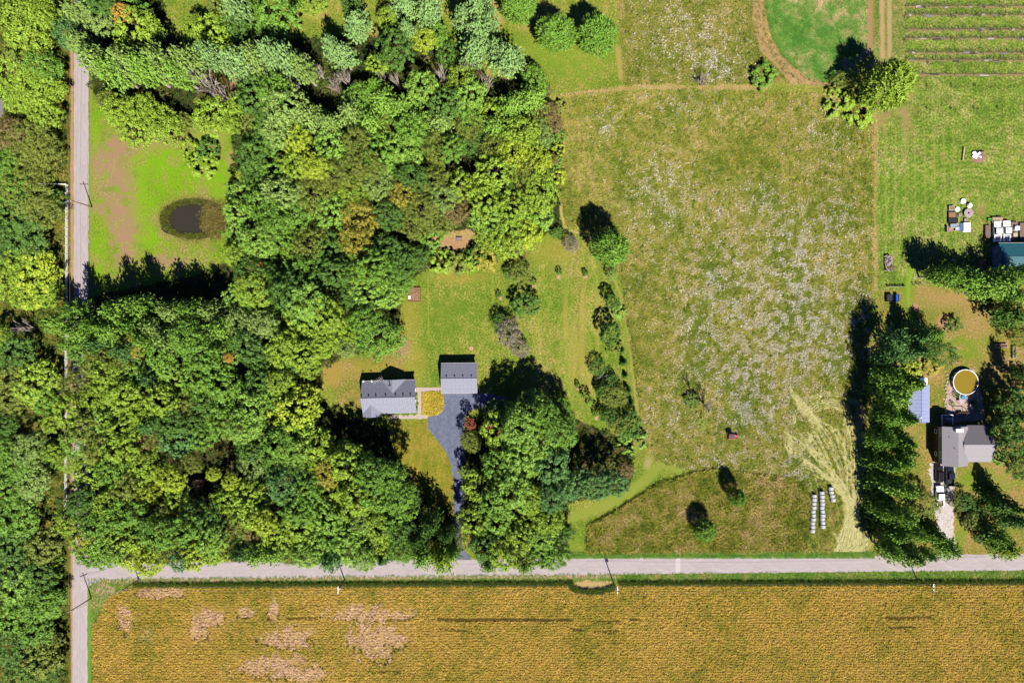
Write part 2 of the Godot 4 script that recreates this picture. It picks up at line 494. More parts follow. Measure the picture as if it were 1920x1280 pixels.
func lodged() -> Array:
	return [[690, 1150, 70, 16], [705, 1200, 48, 36], [655, 1150, 24, 14], [540, 1195, 46, 20], [520, 1250, 70, 22], [390, 1158, 30, 18], [375, 1185, 20, 14], [300, 1110, 44, 10], [512, 1145, 10, 20], [570, 1265, 40, 14], [460, 1150, 16, 10], [1350, 1380, 60, 20], [235, 1160, 14, 26]]

# ------------------------------------------------------------------ foliage
func leaf_tone(code: String) -> Array:
	return {"dg": [94, 136, 52], "g": [120, 168, 58], "lg": [144, 190, 74], "yg": [152, 188, 58], "yl": [178, 204, 58], "go": [178, 174, 64], "or": [214, 174, 76], "rd": [164, 92, 62],
		"ol": [134, 152, 60], "bg": [150, 192, 114], "tg": [104, 152, 80], "pg": [150, 184, 92], "br": [146, 130, 80], "gy": [150, 142, 122]}[code]

func leaf_mat(code: String) -> StandardMaterial3D:
	if leafs.has(code):
		return leafs[code]
	var t := leaf_tone(code)
	var m := StandardMaterial3D.new()
	m.resource_name = "leaf " + code
	m.albedo_color = base(t[0], t[1], t[2], 1.55)
	m.vertex_color_use_as_albedo = true
	m.roughness = 0.6
	m.metallic_specular = 0.3
	m.backlight_enabled = true
	m.backlight = Color(0.3, 0.3, 0.3)
	leafs[code] = m
	return m

func shade(v: float, warm: float) -> Color:
	return Color(v * (1.0 + warm), v, v * (1.0 - warm))

# one tuft of leaves: a small bent blade pair
func leaf(m: MB, at: Vector3, n: Vector3, along: Vector3, w: float, l: float, c: Color) -> void:
	var t := (along - n * along.dot(n)).normalized()
	var s := n.cross(t)
	m.quad(at - t * l * 0.5, at + s * w * 0.5 - n * w * 0.18, at + t * l * 0.5 - n * l * 0.12, at - s * w * 0.5 - n * w * 0.18)
	m.paint_last(4, c)

func rv() -> Vector3:
	return Vector3(rng.randfn(), rng.randfn(), rng.randfn()).normalized()

# a broadleaf crown: lobes of leaf tufts on the ends of limbs, gaps between the lobes; radius 1, about its own middle
func crown_broad(seed_: int, lobes: int, count: int, size: float, fine: bool) -> ArrayMesh:
	rng.seed = seed_
	var m := MB.new()
	var cs := []
	for i in lobes:
		var a := TAU * (i * 0.618034 + rng.randf() * 0.09)
		var q := (i + 0.5) / lobes
		var up := lerpf(0.97, -0.35, q)
		var reach := rng.randf_range(0.6, 0.95) * (1.0 if i % 5 else 1.12)
		var out := sqrt(maxf(0.0, 1.0 - up * up)) * reach
		var r := rng.randf_range(0.08, 0.19)
		cs.append([Vector3(cos(a) * out, up * reach * 0.85 + rng.randf_range(-0.1, 0.1), sin(a) * out), r, rng.randf_range(0.74, 1.2), rng.randf_range(-0.07, 0.09)])
	for i in count:
		var L: Array = cs[rng.randi() % lobes]
		var d := rv()
		var c: Vector3 = L[0]
		var outward := (c + Vector3(0, 0.35, 0)).normalized()
		if d.dot(outward) < -0.3 or d.y < -0.6:
			d = (d + outward * 1.4).normalized()
		var at: Vector3 = c + d * L[1] * rng.randf_range(0.45, 1.1) * (1.0 + 0.9 * rng.randf() * rng.randf())
		var n := (d + rv() * 0.6 + Vector3(0, 0.3, 0)).normalized()
		var v: float = L[2] * (0.6 + 0.9 * pow(rng.randf(), 1.3))
		var s := size * rng.randf_range(0.6, 1.35)
		leaf(m, at, n, rv() if not fine else (d + rv() * 0.5), s * (0.8 if not fine else 0.4), s * (1.15 if not fine else 1.5), shade(v, L[3] * 0.7 + rng.randf_range(-0.04, 0.04)))
	return m.done()

# a round dense crown whose sprays all point outward
func crown_round(seed_: int, count: int) -> ArrayMesh:
	rng.seed = seed_
	var m := MB.new()
	for i in count:
		var d := rv()
		if d.y < -0.5:
			d.y = -d.y
		var bump := 1.0 + 0.07 * sin(d.x * 9.0 + d.z * 5.0 + seed_) + 0.06 * sin(d.z * 12.0 - d.y * 7.0)
		var at := d * bump * rng.randf_range(0.72, 1.0)
		var n := (rv() + Vector3.UP * 0.5 + d * 0.4).normalized()
		leaf(m, at, n, d + Vector3.UP * 0.25 + rv() * 0.25, 0.055, rng.randf_range(0.14, 0.26), shade(rng.randf_range(0.65, 1.25), rng.randf_range(-0.05, 0.08)))
	return m.done()

# a pine: whorls of boughs with needle sprays; base at 0, height 1, radius 1
func crown_pine(seed_: int, cone: bool) -> ArrayMesh:
	rng.seed = seed_
	var m := MB.new()
	var whorls := 11 if not cone else 15
	for w in whorls:
		var q := float(w) / (whorls - 1)
		var y := lerpf(0.34, 0.97, q) if not cone else lerpf(0.08, 0.97, q)
		var reach := (pow(1.0 - q, 0.55) * 0.9 + 0.14) * (1.0 if q > 0.12 else 0.8) if not cone else pow(1.0 - q, 0.62) * 0.96 + 0.06
		var boughs := 7 if q < 0.8 else 5
		var a0 := rng.randf() * TAU
		for b in boughs:
			var a := a0 + TAU * b / boughs + rng.randf_range(-0.25, 0.25)
			var dir := Vector3(cos(a), 0, sin(a))
			var len_ := reach * rng.randf_range(0.72, 1.12)
			var tone := rng.randf_range(0.95, 1.5)
			var sprays := maxi(7, int(24 * len_))
			for s in sprays:
				var u := (s + 0.6) / sprays
				var side := dir.cross(Vector3.UP) * rng.randf_range(-0.16, 0.16) * (0.4 + u)
				var at := dir * len_ * u + side + Vector3(0, y + (0.07 * u * u if not cone else -0.09 * u) + rng.randf_range(-0.015, 0.02), 0)
				var n := (Vector3.UP + dir * 0.2 + rv() * 0.4).normalized()
				for t in 2:
					leaf(m, at + rv() * 0.03 * Vector3(1, 0.2, 1), n, dir + rv() * 0.9, 0.062, rng.randf_range(0.1, 0.17), shade(tone * rng.randf_range(0.75, 1.25), rng.randf_range(-0.05, 0.06)))
					n = (Vector3.UP * 0.6 + rv()).normalized()
	return m.done()

func limb(m: MB, a: Vector3, dir: Vector3, len_: float, r: float, depth: int, spread: float) -> void:
	var b := a + dir * len_
	m.tube(a, b, r, r * 0.7, 5 if depth > 1 else 3, false)
	if depth == 0:
		return
	var kids := 2 + rng.randi() % 2
	for k in kids:
		var d := (dir + rv() * spread + Vector3(0, 0.12, 0)).normalized()
		limb(m, a.lerp(b, rng.randf_range(0.55, 1.0)), d, len_ * rng.randf_range(0.55, 0.8), r * 0.62, depth - 1, spread)

# the whole branch work of a leafless tree: base at 0, height about 1, radius about 1
func bare_branches(seed_: int, stems: int, depth: int, spread: float) -> ArrayMesh:
	rng.seed = seed_
	var m := MB.new()
	for s in stems:
		var a := TAU * s / stems + rng.randf()
		var d := Vector3(cos(a) * spread * 0.6, 0.8, sin(a) * spread * 0.6).normalized()
		limb(m, Vector3(0, 0.02, 0), d, 0.46, 0.036, depth, spread)
	return m.done()

func trunk_mesh(seed_: int) -> ArrayMesh:
	rng.seed = seed_
	var m := MB.new()
	m.tube(Vector3(0, -0.01, 0), Vector3(0.02, 0.35, 0.01), 0.026, 0.02, 7, false)
	m.tube(Vector3(0.02, 0.35, 0.01), Vector3(0, 0.8, 0), 0.02, 0.007, 7, false)
	for k in 6:
		var a := TAU * k / 6.0 + rng.randf()
		var y := rng.randf_range(0.35, 0.6)
		m.tube(Vector3(0.01, y, 0), Vector3(cos(a) * 0.2, y + 0.2, sin(a) * 0.2), 0.011, 0.003, 4, false)
	return m.done()

func crown_mesh(kind: String, k: int) -> ArrayMesh:
	var key := kind + str(k)
	if not crown_cache.has(key):
		var m: ArrayMesh
		match kind:
			"B": m = crown_broad(100 + k, [84, 100, 116, 92, 130][k], [4600, 5200, 5600, 4800, 6000][k], [0.084, 0.074, 0.07, 0.08, 0.064][k], false)
			"F": m = crown_broad(200 + k, [120, 140, 110][k], 5000, 0.074, true)
			"H": m = crown_broad(300 + k, [30, 40, 34][k], 1800, 0.13, false)
			"R": m = crown_round(400 + k, 3400)
			"P": m = crown_pine(500 + k, false)
			"S": m = crown_pine(600 + k, true)
			"D": m = bare_branches(700 + k, [5, 6, 4][k], 3, [0.5, 0.65, 0.42][k])
		crown_cache[key] = m
	return crown_cache[key]

func plant_trees() -> void:
	var trunk := trunk_mesh(9)
	var bark := mat("bark", base(120, 104, 90), 0.95)
	var pale_bark := mat("pale bark", base(206, 192, 184, 1.3), 0.9)
	var brown_bark := mat("brown bark", base(164, 130, 112, 1.2), 0.9)
	var kinds := {"B": 5, "F": 3, "H": 3, "R": 3, "P": 4, "S": 2, "D": 3}
	var cats := {"H": "shrub"}
	var n := 0
	for line in TREES.split("\n"):
		var halves := line.split(" | ")
		if halves.size() < 2:
			continue
		var f := halves[0].split(" ")
		var kind := f[1]
		var x := f[3].to_float()
		var z := f[4].to_float()
		var r := f[5].to_float()
		var h := f[6].to_float()
		n += 1
		rng.seed = n * 7919
		var turn := rng.randf() * TAU
		var pick := rng.randi() % int(kinds[kind])
		var o := thing(f[0], halves[1], cats.get(kind, "tree"), Vector3(x, 0, z), turn)
		var crown := crown_mesh(kind, pick)
		var stretch := rng.randf_range(0.86, 1.16)
		if kind == "D":
			var d := part("branches", crown, brown_bark if f[2] == "br" else pale_bark, o)
			d.scale = Vector3(r * 1.25, h * 0.95, r * 1.25)
			continue
		if kind != "H":
			var t := part("trunk", trunk, pale_bark if kind == "P" else bark, o)
			t.scale = Vector3(h * 0.9, h * 0.95, h * 0.9)
		var c := part("crown", crown, leaf_mat(f[2]), o)
		if kind == "P" or kind == "S":
			c.scale = Vector3(r * 1.06 * stretch, h, r * 1.06 / stretch)
		elif kind == "H":
			c.position.y = h * 0.42
			c.scale = Vector3(r * 1.12 * stretch, h * 0.68, r * 1.12 / stretch)
		else:
			var half := minf(h * 0.42, r * 1.05) if kind != "R" else h * 0.43
			c.position.y = h - half * 1.02
			c.scale = Vector3(r * 1.06 * stretch, half * 1.1, r * 1.06 / stretch)

# ------------------------------------------------------------------ ground cover made of countless plants
func tuft_mesh(seed_: int, blades: int, lean: float, w: float) -> ArrayMesh:
	rng.seed = seed_
	var m := MB.new()
	for i in blades:
		var a := TAU * i / blades + rng.randf_range(-0.4, 0.4)
		var d := Vector3(cos(a), 0, sin(a))
		var s := d.cross(Vector3.UP) * w
		var tip := d * lean * rng.randf_range(0.6, 1.3) + Vector3(0, rng.randf_range(0.6, 1.0), 0)
		var mid := tip * 0.55 + Vector3(0, 0.14, 0)
		m.tri(-s, s, mid); m.tri(mid - s * 0.9, mid + s * 0.9, tip)
		var v := rng.randf_range(0.75, 1.25)
		m.paint_last(6, Color(v, v, v))
	return m.done()

func bush_mesh(seed_: int, count: int, size: float) -> ArrayMesh:
	rng.seed = seed_
	var m := MB.new()
	for i in count:
		var d := rv()
		d.y = absf(d.y)
		var v := rng.randf_range(0.7, 1.3)
		leaf(m, d * Vector3(0.8, 0.75, 0.8) * rng.randf_range(0.6, 1.0) + Vector3(0, 0.15, 0), (d + rv() * 0.5 + Vector3.UP * 0.6).normalized(), rv(), size * 0.8, size * 1.2, Color(v, v, v))
	return m.done()

func flower_mesh() -> ArrayMesh:
	rng.seed = 77
	var m := MB.new()
	for i in 6:
		var at := Vector3(rng.randf_range(-0.6, 0.6), rng.randf_range(0.7, 1.0), rng.randf_range(-0.6, 0.6))
		leaf(m, at, (Vector3.UP + rv() * 0.35).normalized(), rv(), 0.55, 0.6, Color.WHITE)
	return m.done()

func scatter(called: String, label: String, mesh: Mesh, m: Material, where: Array, tint: Array, parent: Node = self) -> void:
	if where.is_empty():
		return
	var mm := MultiMesh.new()
	mm.transform_format = MultiMesh.TRANSFORM_3D
	mm.use_colors = true
	mm.mesh = mesh
	mm.instance_count = where.size()
	for i in where.size():
		mm.set_instance_transform(i, where[i])
		mm.set_instance_color(i, tint[i])
	var o := MultiMeshInstance3D.new()
	o.name = numbered(called, parent)
	o.multimesh = mm
	o.material_override = m
	tag(o, label, "", "", "stuff")
	parent.add_child(o, true)

func plant_tint(list: Array, t: float) -> Color:
	var k := clampf(t, 0.0, 0.999) * (list.size() - 1)
	var a: Array = list[int(k)]
	var b: Array = list[int(k) + 1]
	var f := k - int(k)
	var v := rng.randf_range(0.78, 1.22)
	v *= 1.75 / LIT
	return Color(lin(lerpf(a[0], b[0], f) / 255.0) * v, lin(lerpf(a[1], b[1], f) / 255.0) * v, lin(lerpf(a[2], b[2], f) / 255.0) * v)

func spin(x: float, y: float, sx: float, sy: float) -> Transform3D:
	return Transform3D(Basis(Vector3.UP, rng.randf() * TAU) * Basis.from_scale(Vector3(sx, sy, sx)), P(x, y))

func grow(id: int, box: Array, per: int, palette: Array, sx: Vector2, sy: Vector2, where: Array, tint: Array) -> void:
	for i in per:
		var x := rng.randf_range(box[0], box[2])
		var y := rng.randf_range(box[1], box[3])
		if rid(x, y) != id:
			continue
		var t := nz(noise_b, x, y) * 0.5 + nz(noise_c, x, y) * 0.5 + rng.randf_range(-0.16, 0.16)
		where.append(spin(x, y, rng.randf_range(sx.x, sx.y), rng.randf_range(sy.x, sy.y)))
		tint.append(plant_tint(palette, (t - 0.2) / 0.6))

func cover_fields() -> void:
	var tuft := tuft_mesh(3, 7, 0.75, 0.1)
	var bush := bush_mesh(4, 14, 0.5)
	var g := StandardMaterial3D.new()
	g.resource_name = "field plants"
	g.vertex_color_use_as_albedo = true
	g.roughness = 0.75
	g.metallic_specular = 0.2
	g.backlight_enabled = true
	g.backlight = Color(0.25, 0.25, 0.25)
	rng.seed = 31
	var w := []
	var t := []
	var meadow := [[110, 132, 46], [144, 156, 60], [166, 168, 74], [186, 178, 94], [204, 186, 118]]
	grow(MEADOW, [1040, 165, 1640, 1040], 105000, meadow, Vector2(0.28, 0.75), Vector2(0.25, 0.8), w, t)
	grow(MEADOW, [1140, -95, 1505, 165], 20000, [[122, 140, 52], [160, 160, 76], [192, 176, 106]], Vector2(0.3, 0.6), Vector2(0.3, 0.6), w, t)
	scatter("meadow_grass", "rough olive and tan meadow grass", tuft, g, w, t)
	w = []; t = []
	for i in 15000:                     # leafy weeds standing among the grass
		var x := rng.randf_range(1050, 1640)
		var y := rng.randf_range(165, 1036)
		if rid(x, y) == MEADOW and nz(noise_b, x + 200, y + 90) > rng.randf_range(0.4, 0.75):
			w.append(spin(x, y, rng.randf_range(0.22, 0.6), rng.randf_range(0.4, 0.95)))
			t.append(plant_tint([[74, 96, 34], [116, 142, 46], [150, 164, 60]], rng.randf()))
	for i in 5000:
		var x := rng.randf_range(1140, 1505)
		var y := rng.randf_range(-95, 165)
		if rid(x, y) == MEADOW and nz(noise_b, x + 200, y + 90) > rng.randf_range(0.4, 0.75):
			w.append(spin(x, y, rng.randf_range(0.22, 0.6), rng.randf_range(0.4, 0.95)))
			t.append(plant_tint([[80, 98, 36], [130, 140, 50], [176, 160, 90]], rng.randf()))
	scatter("meadow_weeds", "dark leafy weeds standing among the meadow grass", bush, g, w, t)
	w = []; t = []
	for i in 9000:                      # goldenrod drifts
		var x := rng.randf_range(1050, 1640)
		var y := rng.randf_range(165, 880)
		if rid(x, y) == MEADOW and nz(noise_c, x + 300, y) > 0.52 and nz(noise_b, x, y) > 0.5:
			w.append(spin(x, y, rng.randf_range(0.2, 0.42), rng.randf_range(0.3, 0.6)))
			t.append(plant_tint([[150, 146, 36], [196, 168, 40], [170, 132, 40]], rng.randf()))
	scatter("goldenrod", "yellow goldenrod drifts in the meadow", bush, g, w, t)
	# white flowers, thick in drifts and thin between
	w = []; t = []
	var drifts := [[1250, 335, 60, 40, 0.5], [1430, 370, 40, 36, 0.5], [1370, 390, 60, 30, 0.35], [1560, 420, 50, 60, 0.7], [1500, 490, 50, 60, 0.9], [1470, 430, 30, 40, 0.5], [1520, 600, 70, 100, 0.75], [1440, 640, 90, 100, 0.8], [1560, 660, 40, 60, 0.6], [1400, 720, 70, 60, 0.75], [1420, 780, 60, 40, 0.8], [1310, 660, 50, 60, 0.4], [1330, 560, 60, 60, 0.45], [1350, 860, 60, 16, 0.7], [1480, 870, 40, 30, 0.8], [1500, 910, 26, 20, 0.7],
		[1140, 225, 30, 24, 0.45], [1130, 245, 14, 20, 0.6], [1290, 200, 90, 30, 0.3], [1380, 470, 90, 60, 0.35], [1240, 390, 60, 60, 0.35], [1320, 80, 60, 60, 0.5], [1240, 60, 60, 70, 0.22], [1350, 130, 40, 20, 0.6], [1210, 470, 60, 90, 0.1], [1240, 760, 40, 60, 0.3], [1400, 560, 120, 90, 0.35], [1300, 880, 20, 8, 0.6], [1540, 250, 70, 60, 0.3], [1270, 800, 40, 40, 0.3], [1600, 560, 30, 60, 0.4]]
	for q in drifts:
		var n := int(q[2] * q[3] * q[4] * 1.8)
		for i in n:
			var x: float = q[0] + rng.randfn() * q[2] * 0.7
			var y: float = q[1] + rng.randfn() * q[3] * 0.7
			if rid(x, y) != MEADOW or nz(noise_b, x, y) + 0.3 * nz(noise_a, x, y) < rng.randf_range(0.58, 0.78):
				continue
			w.append(spin(x, y, rng.randf_range(0.07, 0.25), rng.randf_range(0.4, 0.65)))
			var v := rng.randf_range(0.22, 0.46)
			t.append(Color(v, v * 0.98, v * 0.86))
	for i in 4500:
		var x := rng.randf_range(1060, 1636)
		var y := rng.randf_range(180, 880)
		if rid(x, y) == MEADOW and nz(noise_b, x, y) > 0.5:
			w.append(spin(x, y, rng.randf_range(0.08, 0.2), rng.randf_range(0.4, 0.65)))
			var v := rng.randf_range(0.16, 0.3)
			t.append(Color(v, v * 0.98, v * 0.86))
	scatter("white_flowers", "white flower heads drifting across the meadow", flower_mesh(), g, w, t)
	# dry brush by the road
	w = []; t = []
	grow(BRUSH, [1098, 878, 1525, 1037], 15000, [[96, 124, 38], [138, 152, 50], [174, 172, 72], [204, 186, 112], [220, 194, 140]], Vector2(0.45, 1.15), Vector2(0.8, 1.7), w, t)
	for i in 5200:                      # flattened straw leaning with the wind
		var x := rng.randf_range(1100, 1520)
		var y := rng.randf_range(882, 1034)
		if rid(x, y) != BRUSH or nz(noise_b, x + 90, y + 60) < 0.5:
			continue
		w.append(Transform3D(Basis(Vector3.UP, rng.randfn() * 0.5 + 0.7) * Basis(Vector3.RIGHT, 0.9) * Basis.from_scale(Vector3(0.35, rng.randf_range(0.9, 1.6), 0.35)), P(x, y)))
		t.append(plant_tint([[196, 166, 100], [222, 194, 140]], rng.randf()))
	scatter("dry_brush", "tan and olive tall dry weeds beside the road", tuft, g, w, t)
	w = []; t = []
	for i in 5200:
		var x := rng.randf_range(1100, 1520)
		var y := rng.randf_range(882, 1036)
		if rid(x, y) == BRUSH and nz(noise_b, x + 200, y + 90) > rng.randf_range(0.4, 0.7):
			w.append(spin(x, y, rng.randf_range(0.3, 0.8), rng.randf_range(0.5, 1.3)))
			t.append(plant_tint([[70, 84, 30], [116, 130, 40], [150, 150, 50], [186, 166, 50]], rng.randf()))
	scatter("brush_weeds", "dark leafy weeds standing among the dry brush", bush, g, w, t)
	w = []; t = []
	grow(BRIGHT, [1410, -95, 1630, 157], 15000, [[80, 138, 50], [96, 152, 60], [118, 160, 72], [170, 170, 104], [214, 190, 146]], Vector2(0.35, 0.95), Vector2(0.25, 0.6), w, t)
	for i in 3500:
		var x := rng.randf_range(1400, 1565)
		var y := rng.randf_range(-95, 162)
		if rid(x + rng.randfn() * 3.0, y) == PATH and nz(noise_b, x, y) > rng.randf_range(0.25, 0.6):
			w.append(spin(x + rng.randfn() * 4.0, y + rng.randfn() * 3.0, rng.randf_range(0.3, 0.6), rng.randf_range(0.25, 0.7)))
			t.append(plant_tint([[96, 104, 50], [150, 136, 74], [196, 166, 116]], rng.randf()))
	scatter("bright_grass", "long bright green grass beside the brown weed strip", tuft, g, w, t)
	# verge and the uncut edge of the bean field
	w = []; t = []
	grow(VERGE, [164, 1066, 2035, 1120], 16000, [[84, 134, 44], [116, 154, 60], [150, 160, 80]], Vector2(0.25, 0.5), Vector2(0.2, 0.45), w, t)
	grow(VERGE, [1060, 1033, 1642, 1047], 6000, [[84, 140, 44], [116, 164, 60], [140, 170, 70]], Vector2(0.25, 0.5), Vector2(0.2, 0.45), w, t)
	for i in 9000:
		var x := rng.randf_range(250, 2035)
		var y := 1095.5 - (x - 640.0) * 0.0035 + rng.randfn() * 2.0
		if x < 1075 or x > 1160:
			w.append(spin(x, y, rng.randf_range(0.3, 0.6), rng.randf_range(0.6, 1.3)))
			t.append(plant_tint([[60, 92, 34], [92, 124, 44], [140, 140, 60]], rng.randf()))
	for i in 500:
		var u := rng.randf_range(-1.0, 1.0)
		w.append(spin(1110 + u * 42, 1109 - u * u * 9 + rng.randfn() * 2.2, rng.randf_range(0.4, 0.8), rng.randf_range(0.6, 1.2)))
		t.append(plant_tint([[50, 80, 30], [84, 116, 40], [120, 130, 54]], rng.randf()))
	scatter("verge_grass", "green verge grass between the south road and the bean field", tuft, g, w, t)
	# rows of ripening beans
	w = []; t = []
	var beans := [[142, 144, 48], [172, 160, 60], [200, 168, 72], [212, 176, 92], [196, 158, 62]]
	var row := 1098.0
	var k := 0
	while row < 1372.0:
		var x := 168.0 + rng.randf() * 3.0
		while x < 2031.0:
			x += rng.randf_range(1.6, 3.8)
			var y := row - (x - 640.0) * 0.0036 + rng.randf_range(-1.4, 1.4)
			if rid(x, y) != SOIL:
				continue
			var dry := false
			var rim := false
			for q in lodged():
				var d: float = ((x - q[0]) / q[2]) ** 2 + ((y - q[1]) / q[3]) ** 2 + (nz(noise_b, x, y) - 0.5) * 2.2
				if d + rng.randf_range(-0.2, 0.2) < 1.0:
					dry = true
				elif d < 1.5 and y > q[1] and rng.randf() < 0.6:
					rim = true
			if dry and rng.randf() < 0.2:
				continue
			var big := rng.randf_range(0.2, 0.5) * (0.8 + 0.4 * nz(noise_a, x, y))
			w.append(spin(x, y, big, big * rng.randf_range(0.8, 1.5)))
			var tone := nz(noise_b, x, y) * 0.4 + nz(noise_c, x, y) * 0.6 + rng.randf_range(-0.2, 0.2)
			t.append(plant_tint([[160, 126, 92], [222, 182, 148], [238, 204, 178]], rng.randf()) if dry else plant_tint([[66, 64, 28], [104, 92, 40]], rng.randf()) if rim else plant_tint(beans, (tone - 0.15) / 0.7))
		row += 4.6
		k += 1
	scatter("bean_plants", "rows of ripening golden-brown bean plants", bush, g, w, t)
	# undergrowth in the woods, toned down to paint the shade between crowns
	w = []; t = []
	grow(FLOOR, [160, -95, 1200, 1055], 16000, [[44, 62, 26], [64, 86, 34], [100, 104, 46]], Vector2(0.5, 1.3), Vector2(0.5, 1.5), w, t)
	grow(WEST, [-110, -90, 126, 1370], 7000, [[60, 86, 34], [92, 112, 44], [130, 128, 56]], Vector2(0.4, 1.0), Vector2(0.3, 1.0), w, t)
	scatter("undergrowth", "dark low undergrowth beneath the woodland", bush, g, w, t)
	# the golden bed between walk and drive
	w = []; t = []
	grow(GOLD, [789, 730, 834, 780], 1500, [[166, 152, 50], [196, 176, 68], [212, 190, 84]], Vector2(0.2, 0.36), Vector2(0.2, 0.4), w, t)
	scatter("golden_groundcover", "golden-yellow ground cover in the bed beside the driveway", bush, g, w, t)
	# reeds at the pond
	w = []; t = []
	for i in 2400:
		var a := rng.randf() * TAU
		var q := rng.randf_range(0.76, 1.03)
		if sin(a * 3.0 + 1.0) + sin(a * 7.0) * 0.6 > rng.randf_range(-0.6, 1.4) and q < 0.86:
			continue
		var x := 362.0 + cos(a) * 60.0 * q
		var y := 411.0 + sin(a) * 36.0 * q
		w.append(spin(x, y, rng.randf_range(0.3, 0.6), rng.randf_range(0.3, 0.7)))
		t.append(plant_tint([[50, 60, 26], [88, 100, 36], [130, 132, 50]], rng.randf()))
	for i in 1300:
		var x := 402.0 + rng.randfn() * 11.0
		var y := 412.0 + rng.randfn() * 13.0
		w.append(spin(x, y, rng.randf_range(0.4, 0.8), rng.randf_range(0.7, 1.3)))
		t.append(plant_tint([[84, 76, 44], [126, 112, 62], [136, 136, 62], [166, 144, 98]], rng.randf()))
	scatter("reeds", "brown and green reeds round the dark pond", tuft, g, w, t)

# ------------------------------------------------------------------ buildings
func gable_house(o: Node3D, L: float, W: float, eave: float, ridge: float, roof_m: Material, wall_m: Material, over := 0.45) -> void:
	var y0 := eave - 0.0
	var half := W * 0.5
	var a := MB.new()
	a.slab(Vector3(-L / 2, ridge, 0), Vector3(L / 2, ridge, 0), Vector3(L / 2, y0, -half), Vector3(-L / 2, y0, -half), 0.14)
	part("roof_slope", a.done(), roof_m, o)
	a = MB.new()
	a.slab(Vector3(-L / 2, ridge, 0.004), Vector3(L / 2, ridge, 0.004), Vector3(L / 2, y0, half), Vector3(-L / 2, y0, half), 0.14)
	part("roof_slope", a.done(), roof_m, o)
	a = MB.new()
	a.tube(Vector3(-L / 2, ridge + 0.01, 0.002), Vector3(L / 2, ridge + 0.01, 0.002), 0.09, 0.09, 6)
	part("ridge_cap", a.done(), roof_m, o)
	var lx := L / 2 - over
	var wz := half - over
	var wall_top := eave + (ridge - eave) * over / half - 0.16
	a = MB.new()
	a.box(Vector3(0, wall_top / 2, 0), Vector3(lx * 2, wall_top, wz * 2))
	for s in [-1.0, 1.0]:
		a.tri(Vector3(s * lx, wall_top, -wz), Vector3(s * lx, wall_top, wz), Vector3(s * lx, ridge - 0.17, 0))
	part("walls", a.done(), wall_m, o)
	for s in [-1.0, 1.0]:
		a = MB.new()
		a.box(Vector3(0, eave - 0.1, s * (half + 0.06)), Vector3(L, 0.12, 0.12))
		part("gutter", a.done(), mat("gutter white", base(226, 226, 230)), o)

func window(o: Node3D, at: Vector3, w: float, h: float, facing: Vector3) -> void:
	var side := facing.cross(Vector3.UP)
	var b := Basis(side, Vector3.UP, facing)
	var a := MB.new()
	for s in [-1.0, 1.0]:
		a.box(at + side * s * (w / 2 + 0.05) + facing * 0.02, Vector3(0.1, h + 0.2, 0.09), b)
		a.box(at + Vector3.UP * s * (h / 2 + 0.05) + facing * 0.02, Vector3(w, 0.1, 0.09), b)
	var f := part("window", a.done(), mat("window frame", Color(0.9, 0.9, 0.91)), o)
	a = MB.new()
	a.box(at, Vector3(w, h, 0.03), b)
	part("pane", a.done(), mat("window glass", Color(0.05, 0.06, 0.08), 0.08, 0.5), f)

